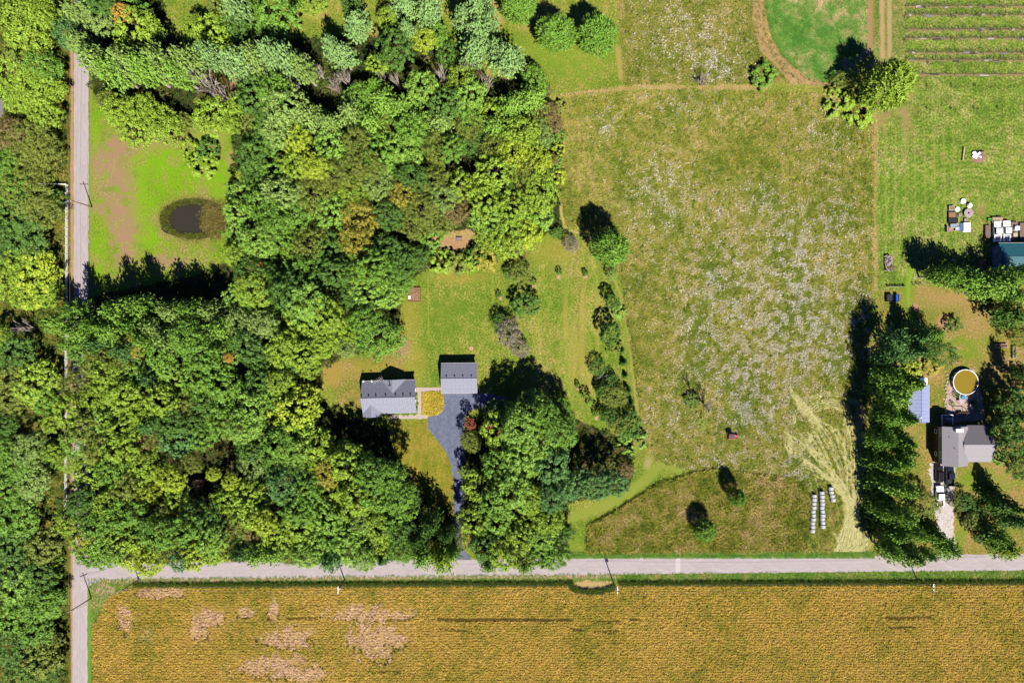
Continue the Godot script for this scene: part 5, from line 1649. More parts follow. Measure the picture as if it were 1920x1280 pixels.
func garden_rows() -> void:
	var names := ["topmost", "second", "third", "fourth", "fifth", "sixth", "lowest, mostly bare,"]
	var mulch := rough_mat("row mulch", base(124, 116, 72), base(168, 146, 108), 1.6)
	var sheetm := [mat("pale ground sheet", base(206, 194, 192)), mat("grey ground sheet", base(150, 140, 146)), mat("black ground sheet", Color(0.15, 0.14, 0.15))]
	var g := StandardMaterial3D.new()
	g.vertex_color_use_as_albedo = true
	g.roughness = 0.8
	var tuft := tuft_mesh(8, 7, 0.6, 0.1)
	var i := 0
	for y in [11.5, 27.8, 55.5, 71.5, 98.4, 112.5, 139.5]:
		rng.seed = 50 + i
		var o := thing("planting_row", "%s mulched planting row with torn ground sheets on the upper right lawn" % names[i], "garden row", P(1698, y), 0.0, "mulched planting rows")
		var a := MB.new()
		var n := 60
		var length := 51.0
		for k in n:
			var p := []
			for e in 2:
				rng.seed = (k + e) * 7 + i * 1000
				var x := length * (k + e) / n
				p.append([Vector3(x, 0.01, -0.4 + rng.randf_range(-0.25, 0.25)), Vector3(x, 0.16 + rng.randf_range(-0.04, 0.05), rng.randf_range(-0.15, 0.15)), Vector3(x, 0.01, 0.42 + rng.randf_range(-0.25, 0.25))])
			a.quad(p[0][0], p[1][0], p[1][1], p[0][1])
			a.quad(p[0][1], p[1][1], p[1][2], p[0][2])
		part("mulch", a.done(), mulch, o)
		for k in (9 if i < 6 else 3):
			var s := MB.new()
			s.box(Vector3.ZERO, Vector3(rng.randf_range(0.6, 2.6), 0.04, rng.randf_range(0.25, 0.6)))
			var q := part("ground_sheet", s.done(), sheetm[rng.randi() % 3], o)
			q.position = Vector3(rng.randf_range(1, 48), 0.19, rng.randf_range(-0.1, 0.4))
			q.rotation = Vector3(rng.randf_range(-0.1, 0.2), rng.randf_range(-0.15, 0.15), 0)
		var w := []
		var t := []
		for k in (420 if i < 6 else 120):
			w.append(Transform3D(Basis(Vector3.UP, rng.randf() * TAU) * Basis.from_scale(Vector3.ONE * rng.randf_range(0.25, 0.6)), Vector3(rng.randf_range(0, 51), 0.08, -0.35 + rng.randfn() * 0.35)))
			t.append(plant_tint([[60, 96, 36], [100, 130, 50], [166, 150, 90]], rng.randf()))
		scatter("plants", "", tuft, g, w, t, o)
		i += 1
	var k := 0
	for q in [[1786, 36], [1698, 37], [1786, 78], [1698, 80], [1742, 123], [1741, 166], [1786, 166], [1830, 165], [1740, 208], [1785, 208], [1828, 207], [1872, 206], [1876, 34], [1832, 34], [1916, 77]]:
		var o := thing("fruit_sapling", "young sapling %s on the upper right lawn" % ["below the second row, at its middle", "below the second row, at its left end", "below the fourth row, at its middle", "below the fourth row, at its left end", "alone below the sixth row", "first in the upper line under the rows", "second in the upper line under the rows", "third in the upper line under the rows", "first in the lower line under the rows", "second in the lower line under the rows", "third in the lower line under the rows", "fourth in the lower line under the rows", "below the second row, second from its right end", "below the second row, right of its middle", "below the fourth row, at its right end"][k], "sapling", P(q[0], q[1]), k * 1.1, "young fruit saplings on the lawn")
		var a := MB.new(); a.tube(Vector3.ZERO, Vector3(0, 1.5, 0), 0.04, 0.02, 5)
		part("stem", a.done(), mat("bark", Color.WHITE), o)
		var c := part("foliage", crown_mesh("H", 0), leaf_mat("dg"), o)
		c.position.y = 1.25
		c.scale = Vector3(0.42, 0.65, 0.42)
		k += 1

func hay_lines() -> Array:
	rng.seed = 21
	var lines := []
	for k in 20:                       # strands from the left, gathered into the swath and fanned out again at the road
		var x := rng.randf_range(1474, 1530)
		var y := rng.randf_range(796, 878)
		lines.append([Vector2(x, y), Vector2(lerpf(x, 1572, 0.5), lerpf(y, 915, 0.42)), Vector2(1572 + rng.randf_range(-6, 10), 912 + rng.randf_range(-10, 10)), Vector2(1592 + rng.randf_range(-8, 12), 962), Vector2(rng.randf_range(1562, 1626), 1034)])
	for k in 13:                       # nearly straight strands down the swath
		var x := rng.randf_range(1580, 1622)
		lines.append([Vector2(x + rng.randf_range(-16, 4), rng.randf_range(762, 800)), Vector2(x + 2, 850), Vector2(x * 0.8 + 320 + rng.randf_range(-4, 4), 935), Vector2(rng.randf_range(1562, 1630), 1034)])
	for k in 9:                        # long diagonals from the upper left
		lines.append([Vector2(1476 + k * 5 + rng.randf_range(-4, 4), 716 + k * 6), Vector2(1500 + k * 5, 766 + k * 3), Vector2(1540 + k * 4, 818 + rng.randf_range(-8, 8)), Vector2(1574 + k * 3, 900 + rng.randf_range(-20, 8))])
	for k in 8:                        # wide arcs of the rake along the top
		var r := 34.0 + k * 6.0 + rng.randf_range(-4, 4)
		var loop := []
		var from := rng.randf_range(0.95, 1.25)
		var to := rng.randf_range(1.7, 2.1)
		for s in 8:
			var a := PI * lerpf(from, to, s / 7.0)
			loop.append(Vector2(1556 + cos(a) * r * 0.9, 788 + sin(a) * r * 0.7))
		lines.append(loop)
	for k in 7:                        # the hooked turn on the left
		lines.append([Vector2(1474 + rng.randf_range(-4, 6), 800 + k * 6), Vector2(1486, 826 + k * 5), Vector2(1506, 828 + k * 3), Vector2(1528 + rng.randf_range(-6, 6), 806 + k * 3)])
	for k in 8:                        # turning headland by the road
		lines.append([Vector2(1562 + k * 2, 996 + k * 3), Vector2(1580, 1020 + k), Vector2(1606, 1030 - k), Vector2(1628, 1000 + k * 3)])
	var out := []
	for l in lines:
		var c := Curve2D.new()
		for j in l.size():
			var d: Vector2 = (l[mini(j + 1, l.size() - 1)] - l[maxi(j - 1, 0)]) * 0.18
			c.add_point(l[j], -d, d)
		out.append(c.tessellate_even_length(4, 5.0))
	return out

func mown_hay() -> void:
	rng.seed = 21
	var a := MB.new()
	var lines := hay_lines()
	for pts in lines:
		var side := rng.randf_range(0.2, 0.36)
		for j in pts.size() - 1:
			var p := P(pts[j].x, pts[j].y)
			var q := P(pts[j + 1].x, pts[j + 1].y)
			var n := (q - p).normalized().cross(Vector3.UP) * side
			var top := Vector3(0, rng.randf_range(0.14, 0.3), 0)
			var jit := n * rng.randf_range(-0.5, 0.5)
			a.quad(p - n * 1.3, q - n * 1.3, q + top + jit, p + top + jit)
			a.quad(p + top + jit, q + top + jit, q + n * 1.3, p + n * 1.3)
			var v := rng.randf_range(0.75, 1.2)
			a.paint_last(8, Color(v, v, v * rng.randf_range(0.85, 1.05)))
	var m := mat("cut hay", base(226, 222, 156), 0.9)
	m.vertex_color_use_as_albedo = true
	var o := part("mown_hay", a.done(), m, self)
	tag(o, "pale strands of raked cut hay beside the pine row", "", "", "stuff")
	# loose straw over the swath
	var w := []
	var t := []
	for i in 3000:
		var x := rng.randf_range(1552, 1636)
		var y := rng.randf_range(740, 1036)
		if rid(x, y) == HAY:
			w.append(spin(x, y, rng.randf_range(0.3, 0.55), rng.randf_range(0.12, 0.25)))
			t.append(plant_tint([[110, 132, 50], [146, 154, 70], [184, 178, 106], [186, 166, 118]], nz(noise_b, x, y) + rng.randf_range(-0.3, 0.3)))
	var g := StandardMaterial3D.new()
	g.vertex_color_use_as_albedo = true
	g.roughness = 0.9
	scatter("loose_straw", "loose dry straw lying in the mown swath", tuft_mesh(9, 7, 1.3, 0.1), g, w, t)

# ------------------------------------------------------------------ the scene
func _ready() -> void:
	var cam := Camera3D.new()
	cam.name = "camera"
	cam.position = Vector3(0, 192, 0)
	cam.rotation = Vector3(-PI / 2, 0, 0)
	cam.fov = 53.13
	cam.near = 1.0
	cam.far = 6000.0
	add_child(cam)
	cam.current = true
	var env := Environment.new()
	env.background_mode = Environment.BG_SKY
	var sky := Sky.new()
	var sm := ProceduralSkyMaterial.new()
	sm.sky_top_color = Color(0.1, 0.19, 0.4)
	sm.sky_horizon_color = Color(0.27, 0.36, 0.5)
	sm.sky_curve = 0.12
	sm.ground_bottom_color = Color(0.2, 0.22, 0.14)
	sm.ground_horizon_color = Color(0.4, 0.44, 0.42)
	sky.sky_material = sm
	env.sky = sky
	env.tonemap_mode = Environment.TONE_MAPPER_LINEAR
	env.tonemap_exposure = 3.1
	env.sdfgi_enabled = true
	env.ssao_enabled = true
	env.ssil_enabled = true
	var we := WorldEnvironment.new()
	we.name = "daylight"
	we.environment = env
	add_child(we)
	var sun := DirectionalLight3D.new()
	sun.name = "sun"
	var to_sun := Vector3(0.33 * cos(deg_to_rad(50.6)), sin(deg_to_rad(50.6)), 0.944 * cos(deg_to_rad(50.6)))
	sun.basis = Basis.looking_at(-to_sun)
	sun.light_energy = 1.6
	sun.light_color = Color(1.0, 0.965, 0.9)
	sun.light_angular_distance = 0.5
	sun.shadow_enabled = true
	add_child(sun)

	# the ground: the surveyed middle and the farmland round it, in one sheet
	var t0 := Time.get_ticks_msec()
	var gm := paint_ground()
	var far := rough_mat("far farmland", base(110, 130, 50), base(150, 150, 70), 60.0, 0.95)
	var x0 := (GX0 - 960.0) * S
	var x1 := x0 + GW * GSTEP * S
	var z0 := (GY0 - 640.0) * S
	var z1 := z0 + GH * GSTEP * S
	var mesh := ArrayMesh.new()
	var arr := []
	arr.resize(Mesh.ARRAY_MAX)
	arr[Mesh.ARRAY_VERTEX] = PackedVector3Array([Vector3(x0, 0, z0), Vector3(x1, 0, z0), Vector3(x1, 0, z1), Vector3(x0, 0, z1)])
	arr[Mesh.ARRAY_NORMAL] = PackedVector3Array([Vector3.UP, Vector3.UP, Vector3.UP, Vector3.UP])
	arr[Mesh.ARRAY_TEX_UV] = PackedVector2Array([Vector2(0, 0), Vector2(1, 0), Vector2(1, 1), Vector2(0, 1)])
	arr[Mesh.ARRAY_INDEX] = PackedInt32Array([0, 1, 2, 0, 2, 3])
	mesh.add_surface_from_arrays(Mesh.PRIMITIVE_TRIANGLES, arr)
	var R := 2500.0
	var ring := PackedVector3Array([Vector3(x0, 0, z0), Vector3(x1, 0, z0), Vector3(x1, 0, z1), Vector3(x0, 0, z1), Vector3(-R, 0, -R), Vector3(R, 0, -R), Vector3(R, 0, R), Vector3(-R, 0, R)])
	var up := PackedVector3Array()
	var uvs := PackedVector2Array()
	for i in 8:
		up.append(Vector3.UP)
		uvs.append(Vector2(ring[i].x, ring[i].z) / 60.0)
	arr[Mesh.ARRAY_VERTEX] = ring
	arr[Mesh.ARRAY_NORMAL] = up
	arr[Mesh.ARRAY_TEX_UV] = uvs
	arr[Mesh.ARRAY_INDEX] = PackedInt32Array([4, 5, 1, 4, 1, 0, 5, 6, 2, 5, 2, 1, 6, 7, 3, 6, 3, 2, 7, 4, 0, 7, 0, 3])
	mesh.add_surface_from_arrays(Mesh.PRIMITIVE_TRIANGLES, arr)
	mesh.surface_set_material(0, gm)
	mesh.surface_set_material(1, far)
	var ground := MeshInstance3D.new()
	ground.name = "ground"
	ground.mesh = mesh
	tag(ground, "lawns, woodland floor and field soil reaching to the horizon", "", "", "structure")
	add_child(ground)
	print("ground ", Time.get_ticks_msec() - t0)
	roads()
	farmhouse()
	neighbours()
	plant_trees()
	print("trees ", Time.get_ticks_msec() - t0)
	pool_and_patio()
	vehicles()
	bales()
	junk()
	white_fence()
	poles()
	garden_rows()
	mown_hay()
	cover_fields()
	print("all ", Time.get_ticks_msec() - t0)

const TREES := """
yellowing_tree B yg -132.1 -86.4 7.3 12.1 | broad yellow-green broadleaf tree 12m left, 46m above white fence corner
yellowing_tree B yg -136.2 -90.8 4.4 10.5 | medium yellow-green broadleaf tree 16m left, 50m above white fence corner
yellowing_tree B yg -127.8 -89.2 4.9 10.8 | broad yellow-green broadleaf tree 7m left, 49m above white fence corner
broadleaf_tree B ol -133.9 -78.8 6.9 8 | broad olive broadleaf tree 12m left, 37m above white fence corner
yellowing_tree B yg -137.3 -72.9 6.4 8 | broad yellow-green broadleaf tree 16m left, 31m above white fence corner
broadleaf_tree B g -129.4 -74.9 5.4 8 | broad mid-green broadleaf tree 8m left, 33m above white fence corner
yellowing_tree B yg -131.1 -69.5 6.9 8 | broad yellow-green broadleaf tree 10m left, 27m above white fence corner
yellowing_tree B yg -128.8 -63.6 4.9 8 | broad yellow-green broadleaf tree 7m left, 21m above white fence corner
yellowing_tree B yg -134.9 -67.0 4.4 8 | medium yellow-green broadleaf tree 14m left, 25m above white fence corner
pine_tree P pg -117.6 -88.9 4.4 12 | medium grey-green pine 3m right, 49m above white fence corner
broadleaf_tree B tg -119.5 -82.9 4.4 10.8 | medium teal-green broadleaf tree 1m right, 42m above white fence corner
broadleaf_tree B pg -111.6 -87.7 4.4 11.2 | medium grey-green broadleaf tree 9m right, 47m above white fence corner
broadleaf_tree B dg -109.4 -90.4 3.4 13.3 | medium dark green broadleaf tree 47m left, 3m above upper-edge maple
broadleaf_tree B g -104.6 -91.7 3.9 9 | medium mid-green broadleaf tree 40m left, 3m above upper-edge maple
yellowing_tree B yg -101.1 -84.0 5.8 12 | tree with orange-tipped yellow-green crown beside the white-green pine row, near road
yellowing_tree B or -104.9 -88.2 2.7 11 | small orange-leaved tree top beside the upper end of the west road
yellowing_tree B yg -96.9 -83.6 2.9 10 | small yellow-green broadleaf tree 33m left, 6m below upper-edge maple
yellowing_tree B yg -85.9 -84.3 3.4 11.2 | medium yellow-green broadleaf tree 22m left, 5m below upper-edge maple
yellowing_tree B yg -80.3 -82.6 4.8 13.6 | broad yellow-green broadleaf tree 17m left, 6m below upper-edge maple
broadleaf_tree B ol -78.8 -89.4 2.7 12 | small olive broadleaf tree 15m left, 1m above upper-edge maple
broadleaf_tree B dg -75.6 -84.7 3.9 11.4 | medium dark green broadleaf tree 11m left, 4m below upper-edge maple
pine_tree P bg -74.2 -89.0 4.8 15 | broad pale blue-green pine 10m left, 2m above upper-edge maple
broadleaf_tree B g -65.2 -89.0 6.3 10 | bright green round maple on the lawn at the upper edge, above the pines
yellowing_tree B yg -55.2 -93.2 3.5 6 | medium yellow-green broadleaf tree 11m right, 3m above upper-edge maple
pine_tree P pg -110.4 -75.0 5.2 17 | broad grey-green pine 8m right, 35m above white fence corner
pine_tree P pg -115.0 -79.4 3.8 15 | medium grey-green pine 4m right, 39m above white fence corner
pine_tree P lg -105.3 -71.4 4.7 18 | broad light green pine 13m right, 32m above white fence corner
pine_tree P pg -101.1 -73.6 5.2 19 | broad grey-green pine 17m right, 34m above white fence corner
pine_tree P lg -96.4 -71.7 4.7 19 | broad light green pine 35m left, 16m below upper-edge maple
pine_tree P pg -92.6 -74.0 5.2 19 | broad grey-green pine 31m left, 13m below upper-edge maple
pine_tree P lg -88.2 -71.0 4.3 18 | medium light green pine 26m left, 17m below upper-edge maple
pine_tree P pg -85.5 -73.6 5.2 19 | broad grey-green pine 24m left, 14m below upper-edge maple
pine_tree P bg -79.6 -75.7 3.8 18 | medium pale blue-green pine 17m left, 12m below upper-edge maple
pine_tree P bg -72.3 -73.6 4.7 19 | broad pale blue-green pine 9m left, 14m below upper-edge maple
pine_tree P pg -67.5 -74.5 4.3 19 | medium grey-green pine 4m left, 13m below upper-edge maple
pine_tree P bg -63.7 -75.4 4.7 19 | broad pale blue-green pine 12m below upper-edge maple
pine_tree P bg -59.5 -74.5 5.2 19 | broad pale blue-green pine 4m right, 13m below upper-edge maple
pine_tree P pg -55.2 -72.1 3.8 19 | medium grey-green pine 9m right, 15m below upper-edge maple
pine_tree P bg -47.5 -77.9 3.3 17 | medium pale blue-green pine 17m right, 10m below upper-edge maple
bare_tree D gy -52.8 -73.7 2.4 11 | small grey leafless tree 13m right, 16m below upper-edge maple
bare_tree D gy -82.9 -69.7 4.9 14 | fan of pale leafless trunks between pine row and yellow-green trees north of pond
bare_tree D gy -79.0 -67.1 3.4 12 | medium grey leafless tree 14m left, 23m below upper-edge maple
bare_tree D gy -59.0 -69.6 2.9 12 | small grey leafless tree 7m right, 20m below upper-edge maple
bare_tree D gy -48.2 -69.6 2.9 12 | small grey leafless tree 18m right, 20m below upper-edge maple
yellowing_tree B yg -107.5 -62.9 4.6 9 | medium yellow-green broadleaf tree 14m right, 21m above white fence corner
yellowing_tree B yg -101.2 -62.6 4.6 9 | medium yellow-green broadleaf tree 21m right, 21m above white fence corner
yellowing_tree B yg -95.6 -59.3 5.4 9.7 | broad yellow-green broadleaf tree 9m left, 26m above dark pond
yellowing_tree B yg -102.6 -58.0 4.9 9 | broad yellow-green broadleaf tree 19m right, 16m above white fence corner
broadleaf_tree B ol -110.8 -66.0 2.9 8 | small olive broadleaf tree 11m right, 24m above white fence corner
yellowing_tree B yg -81.6 -61.4 5.4 9 | broad yellow-green broadleaf tree 6m right, 28m above dark pond
yellowing_tree B yg -77.5 -59.7 2.9 8 | small yellow-green broadleaf tree 10m right, 26m above dark pond
broadleaf_tree B ol -91.3 -60.0 3.0 6 | small olive broadleaf tree 3m left, 26m above dark pond
shrub H yg -89.8 -53.7 3.0 3.5 | yellow-green left half of the small tree clump north of the pond
shrub H yg -85.7 -49.1 3.7 4 | yellow-green bushy lower tree of the small clump north of the pond
shrub H dg -84.7 -53.6 3.0 4 | dark brownish back bush of the small clump north of the pond
shrub H dg -116.2 -68.3 0.8 1.5 | single small round shrub on the verge east of the west road
broadleaf_tree B dg -68.1 -66.0 5.8 12.6 | broad dark green broadleaf tree 3m left, 23m below upper-edge maple
yellowing_tree B yg -74.3 -64.8 2.9 9 | small yellow-green broadleaf tree 9m left, 25m below upper-edge maple
broadleaf_tree B g -63.1 -66.3 4.3 15.6 | medium mid-green broadleaf tree 1m right, 22m below upper-edge maple
broadleaf_tree B pg -60.0 -62.2 5.2 16.6 | broad grey-green broadleaf tree 4m right, 26m below upper-edge maple
pine_tree P pg -53.8 -59.9 5.3 14 | broad grey-green pine 11m right, 29m below upper-edge maple
broadleaf_tree B ol -69.7 -59.3 3.9 9.6 | medium olive broadleaf tree 4m left, 31m below upper-edge maple
broadleaf_tree B dg -64.6 -61.1 3.9 12.9 | medium dark green broadleaf tree 28m below upper-edge maple
broadleaf_tree B pg -62.7 -56.3 4.8 12.8 | broad grey-green broadleaf tree 2m right, 33m below upper-edge maple
yellowing_tree B yl -57.3 -53.4 3.6 13 | bright lemon-yellow small crown in the woodland northeast of the pond
broadleaf_tree B g -66.8 -54.1 4.6 11.6 | medium mid-green broadleaf tree 20m right, 21m above dark pond
broadleaf_tree B dg -69.4 -50.4 4.3 13.5 | medium dark green broadleaf tree 17m right, 18m above dark pond
broadleaf_tree B lg -48.6 -52.3 5.3 13.3 | broad light green broadleaf tree 17m right, 37m below upper-edge maple
yellowing_tree B yg -58.4 -47.2 3.9 12.5 | medium yellow-green broadleaf tree 29m right, 14m above dark pond
yellowing_tree B yl -52.1 -46.3 3.6 15.1 | medium bright yellow broadleaf tree 35m right, 14m above dark pond
broadleaf_tree B dg -69.8 -45.7 4.4 9.6 | medium dark green broadleaf tree 18m right, 12m above dark pond
broadleaf_tree B g -64.6 -46.0 4.4 10.6 | medium mid-green broadleaf tree 23m right, 13m above dark pond
yellowing_tree B yl -74.1 -45.7 2.0 6 | small bright yellow broadleaf tree 14m right, 12m above dark pond
broadleaf_tree B pg -62.5 -39.7 5.3 13.8 | broad grey-green broadleaf tree 24m right, 7m above dark pond
broadleaf_tree B lg -73.5 -39.9 4.4 8.6 | medium light green broadleaf tree 14m right, 6m above dark pond
broadleaf_tree B g -67.0 -36.9 4.8 13.4 | broad mid-green broadleaf tree 20m right, 4m above dark pond
fine_leaved_tree F ol -53.9 -40.1 5.8 10.9 | broad olive fine-leaved tree 34m right, 7m above dark pond
broadleaf_tree B g -59.1 -34.7 5.3 11.2 | broad mid-green broadleaf tree 28m right, 1m above dark pond
broadleaf_tree B lg -73.6 -34.6 3.4 12.2 | medium light green broadleaf tree 13m right, 1m above dark pond
broadleaf_tree B g -63.8 -32.4 4.8 14.6 | broad mid-green broadleaf tree 23m right, 1m below dark pond
broadleaf_tree B lg -49.0 -34.3 4.9 10.6 | broad light green broadleaf tree 34m left, 7m above bare earth strip
fine_leaved_tree F ol -48.2 -44.7 4.3 12.7 | medium olive fine-leaved tree 34m left, 18m above bare earth strip
pine_tree P pg -48.5 -58.0 4.3 14 | medium grey-green pine 17m right, 31m below upper-edge maple
broadleaf_tree B dg -58.1 -57.5 3.4 11.5 | medium dark green broadleaf tree 7m right, 32m below upper-edge maple
fine_leaved_tree F ol -132.9 -54.7 6.4 8 | broad olive fine-leaved tree 11m left, 12m above white fence corner
fine_leaved_tree F ol -129.4 -52.8 5.4 8 | broad olive fine-leaved tree 8m left, 10m above white fence corner
fine_leaved_tree F br -137.3 -56.2 4.9 8 | broad brown fine-leaved tree 16m left, 14m above white fence corner
broadleaf_tree B g -138.8 -49.3 3.9 8 | medium mid-green broadleaf tree 18m left, 7m above white fence corner
fine_leaved_tree F ol -133.4 -40.5 7.4 8 | broad olive fine-leaved tree 12m left, 2m below white fence corner
shrub H g -127.8 -40.2 2.5 4 | small mid-green shrub 4m left, 3m below white fence corner
broadleaf_tree B g -137.3 -41.5 4.9 8 | broad mid-green broadleaf tree 16m left, 1m below white fence corner
broadleaf_tree B dg -135.9 -33.6 5.9 8 | broad dark green broadleaf tree 15m left, 9m below white fence corner
fine_leaved_tree F ol -128.8 -35.6 4.9 8 | broad olive fine-leaved tree 7m left, 7m below white fence corner
pine_tree P bg -41.4 -84.6 4.3 15 | medium pale blue-green pine 24m right, 3m below upper-edge maple
broadleaf_tree B dg -43.4 -90.7 2.9 10.8 | small dark green broadleaf tree 23m right, 2m above upper-edge maple
pine_tree P bg -28.9 -90.4 4.3 15 | medium pale blue-green pine 37m right, 3m above upper-edge maple
pine_tree P bg -22.0 -88.3 4.8 17 | broad pale blue-green pine 41m left, 7m above twin round trees
yellowing_tree B yg -33.9 -87.8 2.9 9 | small yellow-green broadleaf tree 33m right, 1m below upper-edge maple
pine_tree P bg -27.9 -82.7 2.9 15 | small pale blue-green pine 38m right, 5m below upper-edge maple
yellowing_tree B yl -23.9 -81.4 3.4 11 | bright yellow-green tree beside dark oval crown in the upper tree belt
broadleaf_tree B g -20.1 -83.2 2.9 9.9 | small mid-green broadleaf tree 39m left of twin round trees
broadleaf_tree B dg -31.3 -77.9 4.8 15 | dark green oval crown on bare forked trunks in the upper tree belt
yellowing_tree B yg -36.6 -74.8 2.9 10.4 | small yellow-green broadleaf tree 30m right, 15m below upper-edge maple
bare_tree D gy -31.3 -70.6 2.9 13 | small grey leafless tree 35m right, 19m below upper-edge maple
bare_tree D gy -35.4 -71.7 2.2 11 | small grey leafless tree 31m right, 18m below upper-edge maple
pine_tree P bg -45.2 -76.5 3.8 15 | medium pale blue-green pine 20m right, 12m below upper-edge maple
bare_tree D gy -45.4 -71.3 2.7 13 | small grey leafless tree 21m right, 18m below upper-edge maple
broadleaf_tree B dg -17.8 -78.8 3.4 8 | medium dark green broadleaf tree 36m left, 5m below twin round trees
bare_tree D gy -19.1 -71.8 3.4 13 | medium grey leafless tree 38m left, 12m below twin round trees
bare_tree D gy -12.3 -74.0 2.9 12 | small grey leafless tree 31m left, 10m below twin round trees
bare_tree D gy -6.9 -69.9 3.4 13 | reddish-grey leafless trunks just below the pale pines, right end of the belt
bare_tree D br -9.9 -71.5 2.9 12 | small brown leafless tree 28m left, 12m below twin round trees
pine_tree P bg -9.1 -87.6 4.7 18 | broad pale blue-green pine 28m left, 7m above twin round trees
pine_tree P bg -13.0 -85.5 3.3 17 | medium pale blue-green pine 32m left, 4m above twin round trees
pine_tree P bg -5.9 -85.3 3.3 16 | medium pale blue-green pine 24m left, 4m above twin round trees
pine_tree P bg -9.2 -81.7 4.8 17 | broad pale blue-green pine 28m left of twin round trees
pine_tree P bg -10.1 -76.9 4.3 17 | medium pale blue-green pine 29m left, 5m below twin round trees
pine_tree P bg -4.4 -77.9 3.8 15 | medium pale blue-green pine 23m left, 4m below twin round trees
pine_tree P bg -1.1 -75.0 5.2 17 | broad pale blue-green pine 19m left, 7m below twin round trees
round_tree R g 1.8 -91.6 4.8 12 | rounded dark green tree cut by the upper edge, left of the twin round trees
round_tree R g 11.9 -83.3 4.7 13 | left one of the two round green trees standing alone on the upper lawn
round_tree R g 23.0 -82.8 5.1 13 | right one of the two round green trees standing alone on the upper lawn
fine_leaved_tree F yg -13.7 -70.6 3.9 11.6 | medium yellow-green fine-leaved tree 32m left, 13m below twin round trees
broadleaf_tree B lg -24.2 -67.6 4.3 14.1 | medium light green broadleaf tree 9m left, 42m above bare earth strip
broadleaf_tree B lg -11.2 -65.7 4.1 13.7 | medium light green broadleaf tree 30m left, 17m below twin round trees
pine_tree P g -36.8 -68.3 3.4 13 | medium mid-green pine 29m right, 21m below upper-edge maple
pine_tree P lg -34.3 -64.2 4.8 14 | broad light green pine 32m right, 25m below upper-edge maple
broadleaf_tree B g -41.4 -65.9 4.4 10.9 | medium mid-green broadleaf tree 25m right, 24m below upper-edge maple
pine_tree P lg -29.5 -62.3 4.8 14 | broad light green pine 14m left, 37m above bare earth strip
pine_tree P pg -42.9 -60.9 4.8 14 | broad grey-green pine 23m right, 28m below upper-edge maple
pine_tree P lg -37.8 -58.7 4.8 13 | broad light green pine 23m left, 33m above bare earth strip
broadleaf_tree B dg -17.5 -63.3 4.3 13.8 | medium dark green broadleaf tree 2m left, 38m above bare earth strip
broadleaf_tree B g -12.7 -62.1 4.4 12.6 | medium mid-green broadleaf tree 3m right, 36m above bare earth strip
yellowing_tree B yg -6.0 -61.8 4.2 9.6 | medium yellow-green broadleaf tree 24m left, 22m below twin round trees
pine_tree P lg -0.1 -63.2 4.8 12 | broad light green pine 18m left, 20m below twin round trees
broadleaf_tree B g 6.2 -71.2 3.9 8.8 | medium mid-green broadleaf tree 12m left, 13m below twin round trees
pine_tree P lg 5.2 -65.6 4.4 12 | medium light green pine 13m left, 18m below twin round trees
bare_tree D br 10.3 -69.2 2.7 6 | small brown leafless tree 8m left, 16m below twin round trees
fine_leaved_tree F br 9.8 -63.7 3.0 5 | small brown fine-leaved tree 8m left, 21m below twin round trees
fine_leaved_tree F ol 7.3 -62.3 3.4 7 | medium olive fine-leaved tree 11m left, 22m below twin round trees
pine_tree P pg -19.0 -58.7 4.8 13 | broad grey-green pine 3m left, 33m above bare earth strip
pine_tree P lg -25.2 -58.7 4.8 13 | broad light green pine 10m left, 33m above bare earth strip
fine_leaved_tree F ol -32.4 -57.9 4.4 9.5 | medium olive fine-leaved tree 17m left, 31m above bare earth strip
broadleaf_tree B g -27.0 -56.4 4.3 14.8 | medium mid-green broadleaf tree 12m left, 31m above bare earth strip
fine_leaved_tree F ol -11.8 -58.1 3.9 11.1 | medium olive fine-leaved tree 4m right, 32m above bare earth strip
pine_tree P lg -4.5 -57.4 4.4 12 | medium light green pine 12m right, 31m above bare earth strip
yellowing_tree B yg 2.3 -56.3 4.8 12.7 | broad yellow-green broadleaf tree 16m left, 28m below twin round trees
fine_leaved_tree F pg 7.7 -56.2 3.7 8 | medium grey-green fine-leaved tree 10m left, 29m below twin round trees
fine_leaved_tree F br 11.8 -60.4 2.5 4 | small brown fine-leaved tree 6m left, 25m below twin round trees
shrub H ol 12.9 -65.3 2.0 2.5 | small olive shrub 5m left, 20m below twin round trees
fine_leaved_tree F ol -41.4 -53.1 3.8 14.4 | medium olive fine-leaved tree 27m left, 27m above bare earth strip
broadleaf_tree B g -45.4 -51.4 3.9 10.3 | medium mid-green broadleaf tree 30m left, 25m above bare earth strip
broadleaf_tree B g -34.9 -50.9 5.3 13 | broad fresh-green oak-like crown in the middle of the northern woodland
broadleaf_tree B lg -29.6 -51.0 4.8 12.9 | broad light green broadleaf tree 14m left, 25m above bare earth strip
broadleaf_tree B g -24.5 -54.5 3.9 9.5 | medium mid-green broadleaf tree 9m left, 28m above bare earth strip
fine_leaved_tree F ol -19.9 -51.9 4.3 12.8 | medium olive fine-leaved tree 4m left, 26m above bare earth strip
broadleaf_tree B g -16.0 -51.3 3.4 13.7 | medium mid-green broadleaf tree 25m above bare earth strip
fine_leaved_tree F dg -10.4 -55.1 4.7 8.7 | medium dark green fine-leaved tree 6m right, 28m above bare earth strip
fine_leaved_tree F ol -5.0 -52.2 3.9 11.2 | medium olive fine-leaved tree 11m right, 26m above bare earth strip
yellowing_tree B yl 0.4 -50.6 4.8 12 | broad bright yellow broadleaf tree 17m right, 24m above bare earth strip
yellowing_tree B yl 7.2 -48.8 3.9 10 | brightest yellow crown on the right edge of the northern woodland, beside the meadow
yellowing_tree B yg -4.5 -45.6 5.3 13.4 | broad yellow-green broadleaf tree 12m right, 19m above bare earth strip
fine_leaved_tree F ol -43.2 -45.7 4.4 12.4 | medium olive fine-leaved tree 28m left, 19m above bare earth strip
